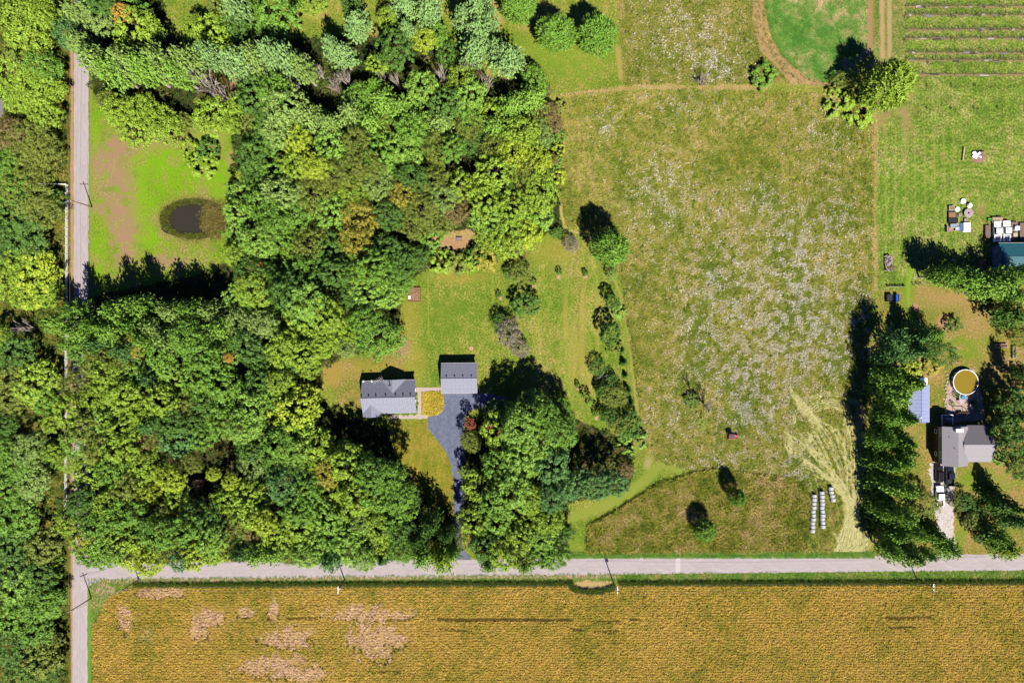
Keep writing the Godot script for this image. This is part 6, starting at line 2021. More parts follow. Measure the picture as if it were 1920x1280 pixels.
fine_leaved_tree F ol -38.0 -46.7 3.8 15.1 | medium olive fine-leaved tree 23m left, 21m above bare earth strip
fine_leaved_tree F pg -36.1 -42.5 4.4 11.1 | medium grey-green fine-leaved tree 21m left, 16m above bare earth strip
broadleaf_tree B dg -26.6 -43.6 4.1 13.6 | medium dark green broadleaf tree 11m left, 17m above bare earth strip
fine_leaved_tree F go -28.7 -39.5 3.9 12 | orange-olive crown in the middle of the northern woodland
fine_leaved_tree F ol -21.5 -43.0 4.4 11.3 | medium olive fine-leaved tree 6m left, 16m above bare earth strip
fine_leaved_tree F yg -43.6 -41.2 4.4 9.8 | medium yellow-green fine-leaved tree 28m left, 14m above bare earth strip
yellowing_tree B yg -14.2 -42.0 4.1 11.3 | medium yellow-green broadleaf tree 2m right, 15m above bare earth strip
fine_leaved_tree F pg -18.5 -38.5 4.1 11.9 | medium grey-green fine-leaved tree 3m left, 12m above bare earth strip
fine_leaved_tree F ol 2.3 -46.0 3.9 10.8 | medium olive fine-leaved tree 19m right, 19m above bare earth strip
fine_leaved_tree F dg -2.6 -40.9 3.9 9 | medium dark green fine-leaved tree 14m right, 14m above bare earth strip
fine_leaved_tree F br 0.4 -41.1 3.0 7 | small brown fine-leaved tree 17m right, 14m above bare earth strip
yellowing_tree B yg 7.6 -40.6 5.3 10.9 | broad yellow-green broadleaf tree 24m right, 14m above bare earth strip
fine_leaved_tree F go -41.5 -33.3 5.4 10.6 | broad golden fine-leaved tree 26m left, 6m above bare earth strip
broadleaf_tree B dg -33.2 -34.3 4.1 11.2 | medium dark green broadleaf tree 18m left, 7m above bare earth strip
fine_leaved_tree F ol -24.3 -35.5 4.3 12.7 | medium olive fine-leaved tree 9m left, 9m above bare earth strip
fine_leaved_tree F br -15.3 -36.0 3.9 9 | medium brown fine-leaved tree 1m right, 9m above bare earth strip
yellowing_tree B yg -7.4 -37.5 4.6 12.1 | medium yellow-green broadleaf tree 9m right, 11m above bare earth strip
broadleaf_tree B lg -6.0 -32.9 4.9 10.1 | broad light green broadleaf tree 10m right, 6m above bare earth strip
yellowing_tree B yg 0.4 -35.6 4.6 12.5 | medium yellow-green broadleaf tree 17m right, 9m above bare earth strip
broadleaf_tree B lg 6.7 -35.1 4.7 7.8 | medium light green broadleaf tree 23m right, 8m above bare earth strip
fine_leaved_tree F ol -20.2 -33.1 4.2 8.1 | medium olive fine-leaved tree 4m left, 6m above bare earth strip
fine_leaved_tree F ol -27.1 -31.6 3.9 8.8 | medium olive fine-leaved tree 11m left, 4m above bare earth strip
shrub H yl 13.1 -53.8 1.8 2.5 | small bright yellow shrub 5m left, 32m below twin round trees
shrub H g 13.4 -57.3 1.8 2.5 | small mid-green shrub 5m left, 29m below twin round trees
shrub H yl 12.9 -46.1 2.3 2.5 | small bright yellow shrub 29m right, 18m above bare earth strip
shrub H g 12.4 -50.3 1.8 2.5 | small mid-green shrub 6m left, 36m below twin round trees
fine_leaved_tree F br 11.3 -50.7 1.7 3 | small brown fine-leaved tree 7m left, 35m below twin round trees
bare_tree D gy 53.0 -72.2 3.0 6 | grey leafless spreading tree on the grass path above the meadow
shrub H g 70.3 -74.4 3.5 3.5 | rounded green thicket beside dry brown weeds above the meadow
round_tree R yg 99.8 -68.1 5.8 18 | large bright lime-green tree at the meadow's upper corner, beside the vegetable rows
fine_leaved_tree F ol 92.3 -72.6 3.0 5 | small olive fine-leaved tree 12m left, 2m above lime corner tree
shrub H yg 91.1 -66.8 4.0 3 | upper half of the yellow-green thicket below the lime-green corner tree
shrub H yg 97.1 -63.8 4.2 3 | lower half of the yellow-green thicket below the lime-green corner tree
broadleaf_tree B dg -134.4 -27.3 6.4 8 | broad dark green broadleaf tree 13m left, 16m below white fence corner
broadleaf_tree B dg -138.8 -29.2 4.4 8 | medium dark green broadleaf tree 18m left, 14m below white fence corner
yellowing_tree B yg -137.3 -17.4 5.9 8 | broad yellow-green broadleaf tree 16m left, 26m below white fence corner
yellowing_tree B yl -131.1 -17.4 6.9 8 | bright yellow-green broad tree left of the white fence, above the bare grey tree
yellowing_tree B yg -134.9 -21.9 4.4 8 | medium yellow-green broadleaf tree 14m left, 22m below white fence corner
yellowing_tree B yg -127.6 -13.5 3.9 8 | medium yellow-green broadleaf tree 6m left, 30m below white fence corner
yellowing_tree B yg -133.9 -12.5 3.9 8 | medium yellow-green broadleaf tree 12m left, 31m below white fence corner
bare_tree D gy -134.1 -3.7 4.9 8 | grey leafless bushy tree beside the white fence
yellowing_tree B yg -139.8 -1.7 2.9 8 | small yellow-green broadleaf tree 19m left, 42m below white fence corner
broadleaf_tree B dg -136.4 3.2 5.4 8 | broad dark green broadleaf tree 41m left, 23m below long pond-side shadow
broadleaf_tree B ol -137.3 10.1 4.9 8 | broad olive broadleaf tree 42m left, 30m below long pond-side shadow
yellowing_tree B yg -130.5 11.5 5.9 8 | broad yellow-green broadleaf tree 35m left, 31m below long pond-side shadow
broadleaf_tree B ol -137.3 15.9 3.9 8 | medium olive broadleaf tree 19m left, 47m above road junction
broadleaf_tree B g -127.9 15.9 4.2 8 | medium mid-green broadleaf tree 32m left, 36m below long pond-side shadow
broadleaf_tree B dg -139.3 22.8 3.4 8 | medium dark green broadleaf tree 21m left, 40m above road junction
fine_leaved_tree F pg -132.4 29.7 4.9 8 | broad grey-green fine-leaved tree 14m left, 33m above road junction
broadleaf_tree B dg -126.8 30.3 3.0 7 | small dark green broadleaf tree 8m left, 33m above road junction
broadleaf_tree B g -138.8 29.7 3.9 8 | medium mid-green broadleaf tree 21m left, 33m above road junction
pine_tree P lg -120.8 -5.0 3.6 16 | medium light green pine 28m left, 14m below long pond-side shadow
pine_tree P g -115.1 -7.9 3.6 17 | medium mid-green pine 23m left, 11m below long pond-side shadow
pine_tree P lg -113.8 -2.6 4.0 18 | medium light green pine 22m left, 17m below long pond-side shadow
pine_tree P lg -103.5 -7.8 4.5 19 | medium light green pine 11m left, 11m below long pond-side shadow
pine_tree P g -109.1 -4.0 3.8 18 | medium mid-green pine 17m left, 15m below long pond-side shadow
pine_tree P lg -97.3 -9.2 4.3 19 | medium light green pine 5m left, 10m below long pond-side shadow
pine_tree P lg -104.9 -2.6 4.5 19 | medium light green pine 13m left, 17m below long pond-side shadow
pine_tree P g -99.2 -4.0 4.3 19 | medium mid-green pine 7m left, 15m below long pond-side shadow
pine_tree P pg -94.3 -4.0 3.8 18 | medium grey-green pine 1m left, 15m below long pond-side shadow
pine_tree P pg -89.1 -7.8 4.5 18 | medium grey-green pine 4m right, 11m below long pond-side shadow
pine_tree P g -84.7 -8.3 4.3 17 | medium mid-green pine 9m right, 11m below long pond-side shadow
pine_tree P pg -79.4 -7.9 3.8 17 | medium grey-green pine 15m right, 11m below long pond-side shadow
pine_tree P lg -77.0 -3.6 4.3 17 | medium light green pine 17m right, 16m below long pond-side shadow
pine_tree P pg -90.5 -0.7 4.7 18 | broad grey-green pine 3m right, 19m below long pond-side shadow
broadleaf_tree B g -83.9 -1.2 4.7 19.6 | broad mid-green broadleaf tree 9m right, 18m below long pond-side shadow
pine_tree P lg -96.2 -0.2 3.8 18 | medium light green pine 3m left, 19m below long pond-side shadow
pine_tree P tg -101.8 2.6 3.8 17 | medium teal-green pine 9m left, 22m below long pond-side shadow
broadleaf_tree B lg -74.2 -11.4 3.9 11.2 | medium light green broadleaf tree 22m right, 8m below long pond-side shadow
yellowing_tree B yg -67.9 -13.6 4.8 17.6 | broad yellow-green broadleaf tree 18m right, 20m below dark pond
broadleaf_tree B pg -71.8 -4.1 4.3 15.2 | medium grey-green broadleaf tree 24m right, 15m below long pond-side shadow
broadleaf_tree B pg -65.2 -4.5 3.8 16.8 | medium grey-green broadleaf tree 30m right, 15m below long pond-side shadow
broadleaf_tree B g -68.1 -9.0 4.4 12.2 | medium mid-green broadleaf tree 28m right, 10m below long pond-side shadow
broadleaf_tree B dg -68.8 -18.4 4.3 15.7 | medium dark green broadleaf tree 17m right, 15m below dark pond
broadleaf_tree B dg -62.6 -16.6 5.1 13.3 | broad dark green broadleaf tree 24m right, 17m below dark pond
broadleaf_tree B g -56.6 -18.0 4.8 14.5 | broad mid-green broadleaf tree 30m right, 16m below dark pond
yellowing_tree B or -67.7 -19.7 1.8 14 | small orange crown in the woodland right of the long tree shadow by the pond
yellowing_tree B yg -73.0 -22.8 3.8 14.3 | medium yellow-green broadleaf tree 13m right, 11m below dark pond
broadleaf_tree B lg -67.4 -26.6 4.8 15.5 | broad light green broadleaf tree 19m right, 7m below dark pond
broadleaf_tree B lg -74.1 -28.4 3.9 11.5 | medium light green broadleaf tree 13m right, 5m below dark pond
broadleaf_tree B g -63.0 -26.5 4.9 11.4 | broad mid-green broadleaf tree 24m right, 7m below dark pond
yellowing_tree B yg -59.2 -23.6 3.4 11.1 | medium yellow-green broadleaf tree 28m right, 10m below dark pond
fine_leaved_tree F ol -54.0 -26.3 4.8 12.8 | broad olive fine-leaved tree 33m right, 7m below dark pond
broadleaf_tree B dg -48.8 -24.9 4.4 12.4 | medium dark green broadleaf tree 34m left, 3m below bare earth strip
broadleaf_tree B g -51.7 -15.8 4.8 11.9 | broad mid-green broadleaf tree 19m left, 32m above grey-roofed house
broadleaf_tree B dg -46.2 -17.9 3.8 16.3 | medium dark green broadleaf tree 32m left, 7m above back lawn
broadleaf_tree B dg -58.5 -13.0 4.7 19.1 | broad dark green broadleaf tree 27m right, 21m below dark pond
broadleaf_tree B lg -53.8 -9.7 5.0 19.3 | broad light green broadleaf tree 23m left, 26m above grey-roofed house
yellowing_tree B yg -55.6 -5.5 5.3 14.5 | broad yellow-green broadleaf tree 24m left, 22m above grey-roofed house
yellowing_tree B yg -48.4 -6.0 4.8 17.5 | broad yellow-green broadleaf tree 17m left, 22m above grey-roofed house
yellowing_tree B yg -51.4 -1.7 5.1 13.7 | broad yellow-green broadleaf tree 19m left, 18m above grey-roofed house
broadleaf_tree B dg -60.9 -1.2 4.4 12.2 | medium dark green broadleaf tree 29m left, 17m above grey-roofed house
yellowing_tree B yg -60.4 1.7 4.3 16.9 | medium yellow-green broadleaf tree 29m left, 14m above grey-roofed house
yellowing_tree B yg -55.4 3.1 4.3 15.4 | medium yellow-green broadleaf tree 24m left, 12m above grey-roofed house
yellowing_tree B yg -50.3 0.7 3.4 14.7 | medium yellow-green broadleaf tree 18m left, 15m above grey-roofed house
broadleaf_tree B g -59.2 5.1 4.1 10.9 | medium mid-green broadleaf tree 27m left, 10m above grey-roofed house
yellowing_tree B yg -54.9 6.6 3.4 10.6 | medium yellow-green broadleaf tree 22m left, 9m above grey-roofed house
fine_leaved_tree F go -100.0 0.7 3.4 14 | brownish-gold crown among pines in the western woodland
pine_tree P tg -109.8 0.7 3.8 16 | medium teal-green pine 17m left, 20m below long pond-side shadow
broadleaf_tree B g -115.7 2.7 3.6 11.8 | medium mid-green broadleaf tree 21m left, 22m below long pond-side shadow
pine_tree P lg -117.4 0.7 2.9 15 | small light green pine 24m left, 20m below long pond-side shadow
broadleaf_tree B g -92.9 3.1 4.3 15.1 | medium mid-green broadleaf tree 1m right, 23m below long pond-side shadow
broadleaf_tree B g -80.8 3.5 4.7 18.8 | broad mid-green broadleaf tree 13m right, 23m below long pond-side shadow
broadleaf_tree B lg -76.9 3.1 3.8 14 | medium light green broadleaf tree 18m right, 23m below long pond-side shadow
yellowing_tree B or -74.5 4.3 1.3 14 | tiny orange crown in the middle of the western woodland
broadleaf_tree B dg -69.3 1.2 4.3 17.7 | medium dark green broadleaf tree 26m right, 21m below long pond-side shadow
broadleaf_tree B dg -68.3 4.6 3.6 11.4 | medium dark green broadleaf tree 28m right, 24m below long pond-side shadow
fine_leaved_tree F ol -117.0 11.4 4.4 12.4 | medium olive fine-leaved tree 23m left, 31m below long pond-side shadow
fine_leaved_tree F ol -110.9 5.5 4.3 13 | medium olive fine-leaved tree 17m left, 25m below long pond-side shadow
fine_leaved_tree F ol -105.7 5.0 3.8 14 | medium olive fine-leaved tree 12m left, 25m below long pond-side shadow
yellowing_tree B yg -107.4 8.4 4.3 14.7 | medium yellow-green broadleaf tree 14m left, 28m below long pond-side shadow
broadleaf_tree B lg -103.4 8.5 4.4 12.4 | medium light green broadleaf tree 9m left, 28m below long pond-side shadow
yellowing_tree B yg -107.0 11.9 4.6 11.8 | medium yellow-green broadleaf tree 12m left, 32m below long pond-side shadow
pine_tree P tg -96.6 9.9 3.8 14 | medium teal-green pine 2m left, 30m below long pond-side shadow
yellowing_tree B yg -90.5 10.4 4.1 12 | medium yellow-green broadleaf tree 5m right, 30m below long pond-side shadow
broadleaf_tree B lg -91.0 6.9 3.1 15.1 | medium light green broadleaf tree 3m right, 27m below long pond-side shadow
broadleaf_tree B g -83.5 9.8 4.8 14.5 | broad mid-green broadleaf tree 11m right, 30m below long pond-side shadow
broadleaf_tree B g -76.6 10.7 5.0 16.7 | broad mid-green broadleaf tree 18m right, 31m below long pond-side shadow
broadleaf_tree B dg -66.8 10.8 4.3 13.9 | medium dark green broadleaf tree 35m left, 4m above grey-roofed house
yellowing_tree B yg -61.8 10.8 3.4 15 | medium yellow-green broadleaf tree 30m left, 4m above grey-roofed house
broadleaf_tree B g -72.0 13.4 3.4 10.4 | medium mid-green broadleaf tree 40m left, 2m above grey-roofed house
yellowing_tree B yg -112.4 15.7 5.1 11.7 | broad yellow-green broadleaf tree 18m left, 36m below long pond-side shadow
yellowing_tree B yg -102.2 14.6 4.3 15.8 | medium yellow-green broadleaf tree 9m left, 35m below long pond-side shadow
yellowing_tree B yg -99.1 18.5 3.9 13.7 | medium yellow-green broadleaf tree 5m left, 39m below long pond-side shadow
yellowing_tree B yg -92.0 15.5 4.1 16.5 | medium yellow-green broadleaf tree 2m right, 36m below long pond-side shadow
broadleaf_tree B ol -88.8 17.6 3.4 12.8 | medium olive broadleaf tree 6m right, 38m below long pond-side shadow
broadleaf_tree B dg -82.9 16.2 4.4 11.5 | medium dark green broadleaf tree 13m right, 36m below long pond-side shadow
broadleaf_tree B g -76.0 16.2 5.1 11.8 | broad mid-green broadleaf tree 20m right, 36m below long pond-side shadow
broadleaf_tree B lg -68.8 17.5 4.5 15.6 | medium light green broadleaf tree 38m left, 3m below grey-roofed house
yellowing_tree B yl -57.9 17.5 6.2 15 | large yellow-green round crown below the brown lawn left of the grey house
broadleaf_tree B g -64.2 14.7 3.6 12.7 | medium mid-green broadleaf tree 32m left of grey-roofed house
yellowing_tree B yg -117.7 18.5 4.1 14.2 | medium yellow-green broadleaf tree 2m left, 44m above road junction
yellowing_tree B yg -126.1 22.3 2.7 8 | small yellow-green broadleaf tree 8m left, 41m above road junction
broadleaf_tree B ol -114.9 22.4 4.6 14 | medium olive broadleaf tree 1m right, 40m above road junction
broadleaf_tree B lg -109.4 21.1 4.6 12 | medium light green broadleaf tree 12m left, 40m above yellow gold roadside tree
yellowing_tree B yg -103.8 23.3 4.3 14 | medium yellow-green broadleaf tree 7m left, 38m above yellow gold roadside tree
pine_tree P tg -96.6 22.4 3.8 14 | medium teal-green pine 1m right, 39m above yellow gold roadside tree
broadleaf_tree B dg -90.3 21.3 4.1 15.6 | medium dark green broadleaf tree 7m right, 40m above yellow gold roadside tree
broadleaf_tree B dg -86.3 21.1 3.6 11.4 | medium dark green broadleaf tree 12m right, 40m above yellow gold roadside tree
fine_leaved_tree F yg -83.1 19.8 2.9 9 | small yellow-green fine-leaved tree 13m right, 40m below long pond-side shadow
broadleaf_tree B g -76.7 20.9 4.1 14.7 | medium mid-green broadleaf tree 18m right, 41m below long pond-side shadow
broadleaf_tree B lg -70.5 22.2 4.5 16.7 | medium light green broadleaf tree 40m left, 8m below grey-roofed house
broadleaf_tree B pg -67.1 23.6 3.9 10.6 | medium grey-green broadleaf tree 35m left, 9m below grey-roofed house
broadleaf_tree B g -59.6 24.5 5.8 11.4 | broad mid-green broadleaf tree 27m left, 10m below grey-roofed house
broadleaf_tree B tg -89.7 26.3 4.6 13.1 | medium teal-green broadleaf tree 8m right, 35m above yellow gold roadside tree
broadleaf_tree B g -83.9 25.5 3.9 11.3 | medium mid-green broadleaf tree 15m right, 36m above yellow gold roadside tree
broadleaf_tree B lg -116.1 27.2 4.6 13.3 | medium light green broadleaf tree 35m above road junction
broadleaf_tree B ol -111.0 28.7 4.3 12.9 | medium olive broadleaf tree 6m right, 34m above road junction
yellowing_tree B yg -104.2 28.5 4.3 15.5 | medium yellow-green broadleaf tree 8m left, 32m above yellow gold roadside tree
fine_leaved_tree F br -100.5 28.1 4.2 9.5 | medium brown fine-leaved tree 2m left, 33m above yellow gold roadside tree
fine_leaved_tree F ol -95.7 27.1 3.4 9.4 | medium olive fine-leaved tree 3m right, 34m above yellow gold roadside tree
yellowing_tree B yg -125.8 30.2 2.5 8 | small yellow-green broadleaf tree 8m left, 33m above road junction
broadleaf_tree B dg -69.7 29.3 3.9 11.7 | medium dark green broadleaf tree 38m left, 15m below grey-roofed house
broadleaf_tree B g -62.2 27.1 4.3 15 | medium mid-green broadleaf tree 31m left, 13m below grey-roofed house
yellowing_tree B yg -54.0 27.7 5.3 13 | broad yellow-green broadleaf tree 22m left, 13m below grey-roofed house
broadleaf_tree B lg -58.0 29.5 4.3 14.7 | medium light green broadleaf tree 26m left, 15m below grey-roofed house
fine_leaved_tree F go -42.1 -26.8 4.3 13 | orange-olive crown beside the dark gap above the back lawn of the grey house
broadleaf_tree B dg -33.8 -24.1 5.1 10.1 | broad dark green broadleaf tree 18m left, 4m below bare earth strip
broadleaf_tree B g -37.5 -19.9 4.8 15.4 | broad mid-green broadleaf tree 23m left, 8m below bare earth strip
broadleaf_tree B dg -29.8 -20.7 4.6 11 | medium dark green broadleaf tree 14m left, 7m below bare earth strip
broadleaf_tree B dg -26.1 -22.3 3.4 8.8 | medium dark green broadleaf tree 10m left, 6m below bare earth strip
broadleaf_tree B g -33.8 -17.3 4.9 10.1 | broad mid-green broadleaf tree 18m left, 6m above back lawn
broadleaf_tree B lg -38.8 -12.8 4.6 12.2 | medium light green broadleaf tree 24m left, 1m above back lawn
yellowing_tree B yg -41.7 -18.1 3.6 12.9 | medium yellow-green broadleaf tree 27m left, 7m above back lawn
yellowing_tree B yg -44.2 -20.1 3.9 11.7 | medium yellow-green broadleaf tree 29m left, 8m below bare earth strip
broadleaf_tree B dg -43.2 -12.8 4.1 12.1 | medium dark green broadleaf tree 28m left, 1m above back lawn
broadleaf_tree B lg -33.8 -13.0 4.2 9.5 | medium light green broadleaf tree 18m left, 1m above back lawn
broadleaf_tree B g -29.5 -16.4 3.2 9 | medium mid-green broadleaf tree 14m left, 5m above back lawn
broadleaf_tree B g -36.1 -1.2 6.1 11 | fresh green feathery tree at the left edge of the back lawn, above grey house
broadleaf_tree B g -39.6 -6.0 3.8 14 | medium mid-green broadleaf tree 7m left, 22m above grey-roofed house
fine_leaved_tree F yg -44.1 -3.2 3.9 9.1 | medium yellow-green fine-leaved tree 11m left, 19m above grey-roofed house
fine_leaved_tree F pg -45.3 1.7 2.7 8 | small grey-green fine-leaved tree 12m left, 14m above grey-roofed house
shrub H g -22.6 -28.2 3.5 4 | medium mid-green shrub 6m left of bare earth strip
shrub H yg -19.6 -21.8 3.2 3 | yellow-tinged thicket along the top edge of the back lawn, left end
shrub H ol -15.1 -21.8 3.0 3 | small olive shrub 1m right, 7m below bare earth strip
shrub H yg -11.6 -22.3 2.7 3 | small yellow-green shrub 5m right, 6m below bare earth strip
shrub H go -7.6 -23.2 3.5 3.5 | orange-leaved thicket along the top edge of the back lawn
shrub H dg -9.6 -24.7 2.5 4 | small dark green shrub 7m right, 4m below bare earth strip
bare_tree D br -4.1 -23.7 2.5 4 | small brown leafless tree 12m right, 5m below bare earth strip
bare_tree D br 2.4 -25.1 3.5 5 | brown leafless bush above the olive tree on the back lawn
yellowing_tree B yg -1.1 -28.4 5.3 11.4 | broad yellow-green broadleaf tree 15m right, 1m above bare earth strip
yellowing_tree B yg -6.5 -29.1 3.9 9.2 | medium yellow-green broadleaf tree 10m right, 1m above bare earth strip
yellowing_tree B yl 4.3 -29.6 3.9 9 | medium bright yellow broadleaf tree 21m right, 2m above bare earth strip
yellowing_tree B yl -2.1 -26.2 3.4 9 | medium bright yellow broadleaf tree 14m right, 2m below bare earth strip
fine_leaved_tree F ol 2.3 -19.0 3.2 6 | olive tree in the middle of the orchard lawn, topmost of its line
broadleaf_tree B dg 0.4 -19.2 2.5 4 | small dark green broadleaf tree 17m right, 7m above back lawn
broadleaf_tree B dg 3.8 -10.1 3.5 6 | dark tree with green lower edge below the olive tree on the orchard lawn
fine_leaved_tree F dg -2.9 -5.0 2.7 5 | small dark green fine-leaved tree 14m right, 7m below back lawn
fine_leaved_tree F gy -1.1 -2.5 3.6 6 | wide grey twiggy tree on the lawn above the garage
fine_leaved_tree F gy 1.9 1.7 2.7 5 | small grey twiggy tree just above the long shadow right of the garage
fine_leaved_tree F gy 16.3 -27.1 2.2 4 | small grey fine-leaved tree 33m right, 1m below bare earth strip
shrub H dg 12.4 -30.3 1.7 3 | small dark green shrub 29m right, 2m above bare earth strip
round_tree R g 26.2 -25.2 4.7 15 | big round dark-green tree standing alone where the orchard lawn meets the meadow
bare_tree D gy 22.4 -28.5 2.2 3 | small grey leafless tree 39m right of bare earth strip
shrub H dg 13.2 -19.6 0.8 2 | sapling in a pale mulch ring, upper middle of the orchard lawn
shrub H dg 20.5 -19.1 0.8 2 | sapling in a pale mulch ring, below the grey bare tree, right of its twin
shrub H dg -3.7 -13.0 0.8 2 | sapling in a pale mulch ring on the back lawn left of the dark tree
shrub H g 6.1 -16.5 0.9 2.5 | sapling in a pale mulch ring touching the olive tree
fine_leaved_tree F pg 27.7 -18.7 1.6 4 | small grey-green fine-leaved tree 45m right, 7m above back lawn
broadleaf_tree B dg 27.5 -11.1 2.1 6 | small dark green broadleaf tree 45m right, 1m below back lawn
shrub H lg 29.9 -8.3 2.0 2.5 | small light green shrub 47m right, 4m below back lawn
broadleaf_tree B dg 26.9 -2.2 2.8 8 | dark rounded tree midway down the shrub line beside the meadow
shrub H ol 28.9 1.7 1.8 2.5 | small olive shrub 33m left, 25m above red tractor
conifer_tree S dg 30.8 2.7 1.0 3 | topmost of the small dark conifers in the shrub line beside the meadow
conifer_tree S dg 31.3 6.0 1.2 3 | second of the small dark conifers in the shrub line beside the meadow
conifer_tree S dg 31.8 9.6 0.9 2.5 | third and smallest dark conifer in the shrub line beside the meadow
fine_leaved_tree F dg 23.7 7.2 2.4 4 | small dark green fine-leaved tree 39m right, 3m above grey garage
bare_tree D gy 25.3 9.7 2.5 4 | small grey leafless tree 37m left, 17m above red tractor
broadleaf_tree B dg 27.7 11.2 1.9 4 | small dark green broadleaf tree 34m left, 15m above red tractor
fine_leaved_tree F ol 28.0 15.1 3.5 6 | olive-brown rounded tree in the lower shrub line beside the meadow
broadleaf_tree B dg 25.6 13.6 2.4 5 | small dark green broadleaf tree 36m left, 13m above red tractor
conifer_tree S dg 32.4 13.9 1.4 4 | small dark green conifer 29m left, 12m above red tractor
conifer_tree S dg 33.2 17.2 1.4 4 | small dark green conifer 28m left, 9m above red tractor
broadleaf_tree B dg 27.0 20.5 2.6 6 | small dark green broadleaf tree 35m left, 6m above red tractor
fine_leaved_tree F ol 29.9 22.4 3.1 7 | small olive fine-leaved tree 31m left, 4m above red tractor
broadleaf_tree B dg 32.4 22.9 3.5 7 | medium dark green broadleaf tree 29m left, 3m above red tractor
shrub H lg 33.7 27.6 3.5 5 | medium light green shrub 28m left, 1m below red tractor
shrub H dg 18.4 12.2 0.7 2 | upper small bush on the lawn right of the shaded driveway
shrub H dg 20.6 14.7 1.3 3 | largest of the small bushes on the lawn right of the shaded driveway
shrub H lg 21.6 17.2 0.9 1.5 | small light green shrub 37m right, 7m below grey garage
shrub H dg 23.2 19.8 0.9 2 | lowest small bush on the lawn right of the shaded driveway
broadleaf_tree B lg 5.2 17.7 4.8 12.1 | broad light green broadleaf tree 20m right, 8m below grey garage
broadleaf_tree B g 0.4 20.0 3.6 13.1 | medium mid-green broadleaf tree 15m right, 11m below grey garage
yellowing_tree B yg -4.0 23.9 4.6 13 | yellow-green maple with orange-red tips beside the driveway
yellowing_tree B or -2.3 24.4 1.4 13 | small orange broadleaf tree 14m right, 9m above driveway bend
yellowing_tree B rd -5.9 22.5 0.9 12 | small red broadleaf tree 10m right, 11m above driveway bend
yellowing_tree B rd -11.5 22.4 1.6 7 | small red-leaved tree at the driveway edge
fine_leaved_tree F ol -11.4 27.2 2.9 8 | small olive fine-leaved tree 5m right, 7m above driveway bend
broadleaf_tree B lg 0.4 25.3 4.8 13.6 | broad light green broadleaf tree 17m right, 8m above driveway bend
broadleaf_tree B lg 2.2 22.4 5.0 19.4 | broad light green broadleaf tree 19m right, 11m above driveway bend
broadleaf_tree B g 8.4 19.2 3.8 17.5 | medium mid-green broadleaf tree 24m right, 10m below grey garage
broadleaf_tree B g 12.2 23.5 4.5 17.8 | medium mid-green broadleaf tree 29m right, 10m above driveway bend
broadleaf_tree B lg 7.5 26.4 5.0 17.3 | broad light green broadleaf tree 24m right, 7m above driveway bend
broadleaf_tree B lg 2.2 29.1 4.5 18.3 | medium light green broadleaf tree 19m right, 4m above driveway bend
broadleaf_tree B g 14.5 21.2 2.9 9.9 | small mid-green broadleaf tree 30m right, 12m below grey garage
broadleaf_tree B g 13.5 17.8 2.7 10 | small mid-green broadleaf tree 29m right, 8m below grey garage
broadleaf_tree B dg -4.0 18.8 3.4 9 | medium dark green broadleaf tree 11m right, 9m below grey garage
broadleaf_tree B g -44.9 30.4 3.9 10.6 | medium mid-green broadleaf tree 12m left, 16m below grey-roofed house
broadleaf_tree B g -135.4 33.6 5.4 8 | broad mid-green broadleaf tree 17m left, 29m above road junction
broadleaf_tree B pg -131.9 38.5 4.9 8 | broad grey-green broadleaf tree 14m left, 24m above road junction
broadleaf_tree B g -137.8 40.5 4.4 8 | medium mid-green broadleaf tree 20m left, 22m above road junction
shrub H g -130.0 34.2 2.5 4 | small mid-green shrub 10m left, 29m above road junction
broadleaf_tree B g -136.4 48.8 6.4 8 | broad mid-green broadleaf tree 18m left, 14m above road junction
broadleaf_tree B dg -137.3 54.7 4.9 8 | broad dark green broadleaf tree 19m left, 8m above road junction
broadleaf_tree B ol -128.5 56.7 4.7 8 | medium olive broadleaf tree 10m left, 6m above road junction
broadleaf_tree B dg -137.3 61.6 5.4 8 | broad dark green broadleaf tree 19m left, 1m above road junction
broadleaf_tree B dg -129.5 63.6 4.4 8 | medium dark green broadleaf tree 11m left, 2m below road junction
shrub H yg -127.2 61.1 2.0 4 | small yellow-green shrub 7m left, 2m above road junction
shrub H yg -126.9 65.1 1.7 4 | small yellow-green shrub 7m left, 2m below road junction
broadleaf_tree B lg -135.9 68.0 5.4 8 | broad light green broadleaf tree 18m left, 6m below road junction
broadleaf_tree B g -130.0 71.4 5.9 8 | broad mid-green broadleaf tree 12m left, 10m below road junction
broadleaf_tree B lg -127.0 73.9 2.7 6 | small light green broadleaf tree 8m left, 12m below road junction
broadleaf_tree B g -137.3 74.9 4.9 8 | broad mid-green broadleaf tree 19m left, 13m below road junction
broadleaf_tree B g -130.5 79.3 4.9 8 | broad mid-green broadleaf tree 12m left, 18m below road junction
broadleaf_tree B ol -127.6 82.8 3.2 6 | medium olive broadleaf tree 9m left, 21m below road junction
broadleaf_tree B dg -136.4 83.7 5.9 8 | broad dark green broadleaf tree 18m left, 22m below road junction
broadleaf_tree B ol -128.8 87.1 4.9 8 | broad olive broadleaf tree 11m left, 26m below road junction
broadleaf_tree B dg -134.4 91.1 4.9 8 | broad dark green broadleaf tree 16m left, 30m below road junction
broadleaf_tree B dg -127.3 91.7 3.0 6 | small dark green broadleaf tree 8m left, 30m below road junction
yellowing_tree B yg -120.0 48.9 3.6 10.8 | medium yellow-green broadleaf tree 3m left, 13m above road junction
broadleaf_tree B dg -117.5 46.1 3.9 9.7 | medium dark green broadleaf tree 16m above road junction
broadleaf_tree B dg -115.3 42.8 3.6 12.8 | medium dark green broadleaf tree 1m right, 19m above road junction
yellowing_tree B yg -118.2 32.1 2.9 12.9 | small yellow-green broadleaf tree 2m left, 30m above road junction
yellowing_tree B yg -113.8 35.8 5.1 10.4 | broad yellow-green broadleaf tree 4m right, 27m above road junction
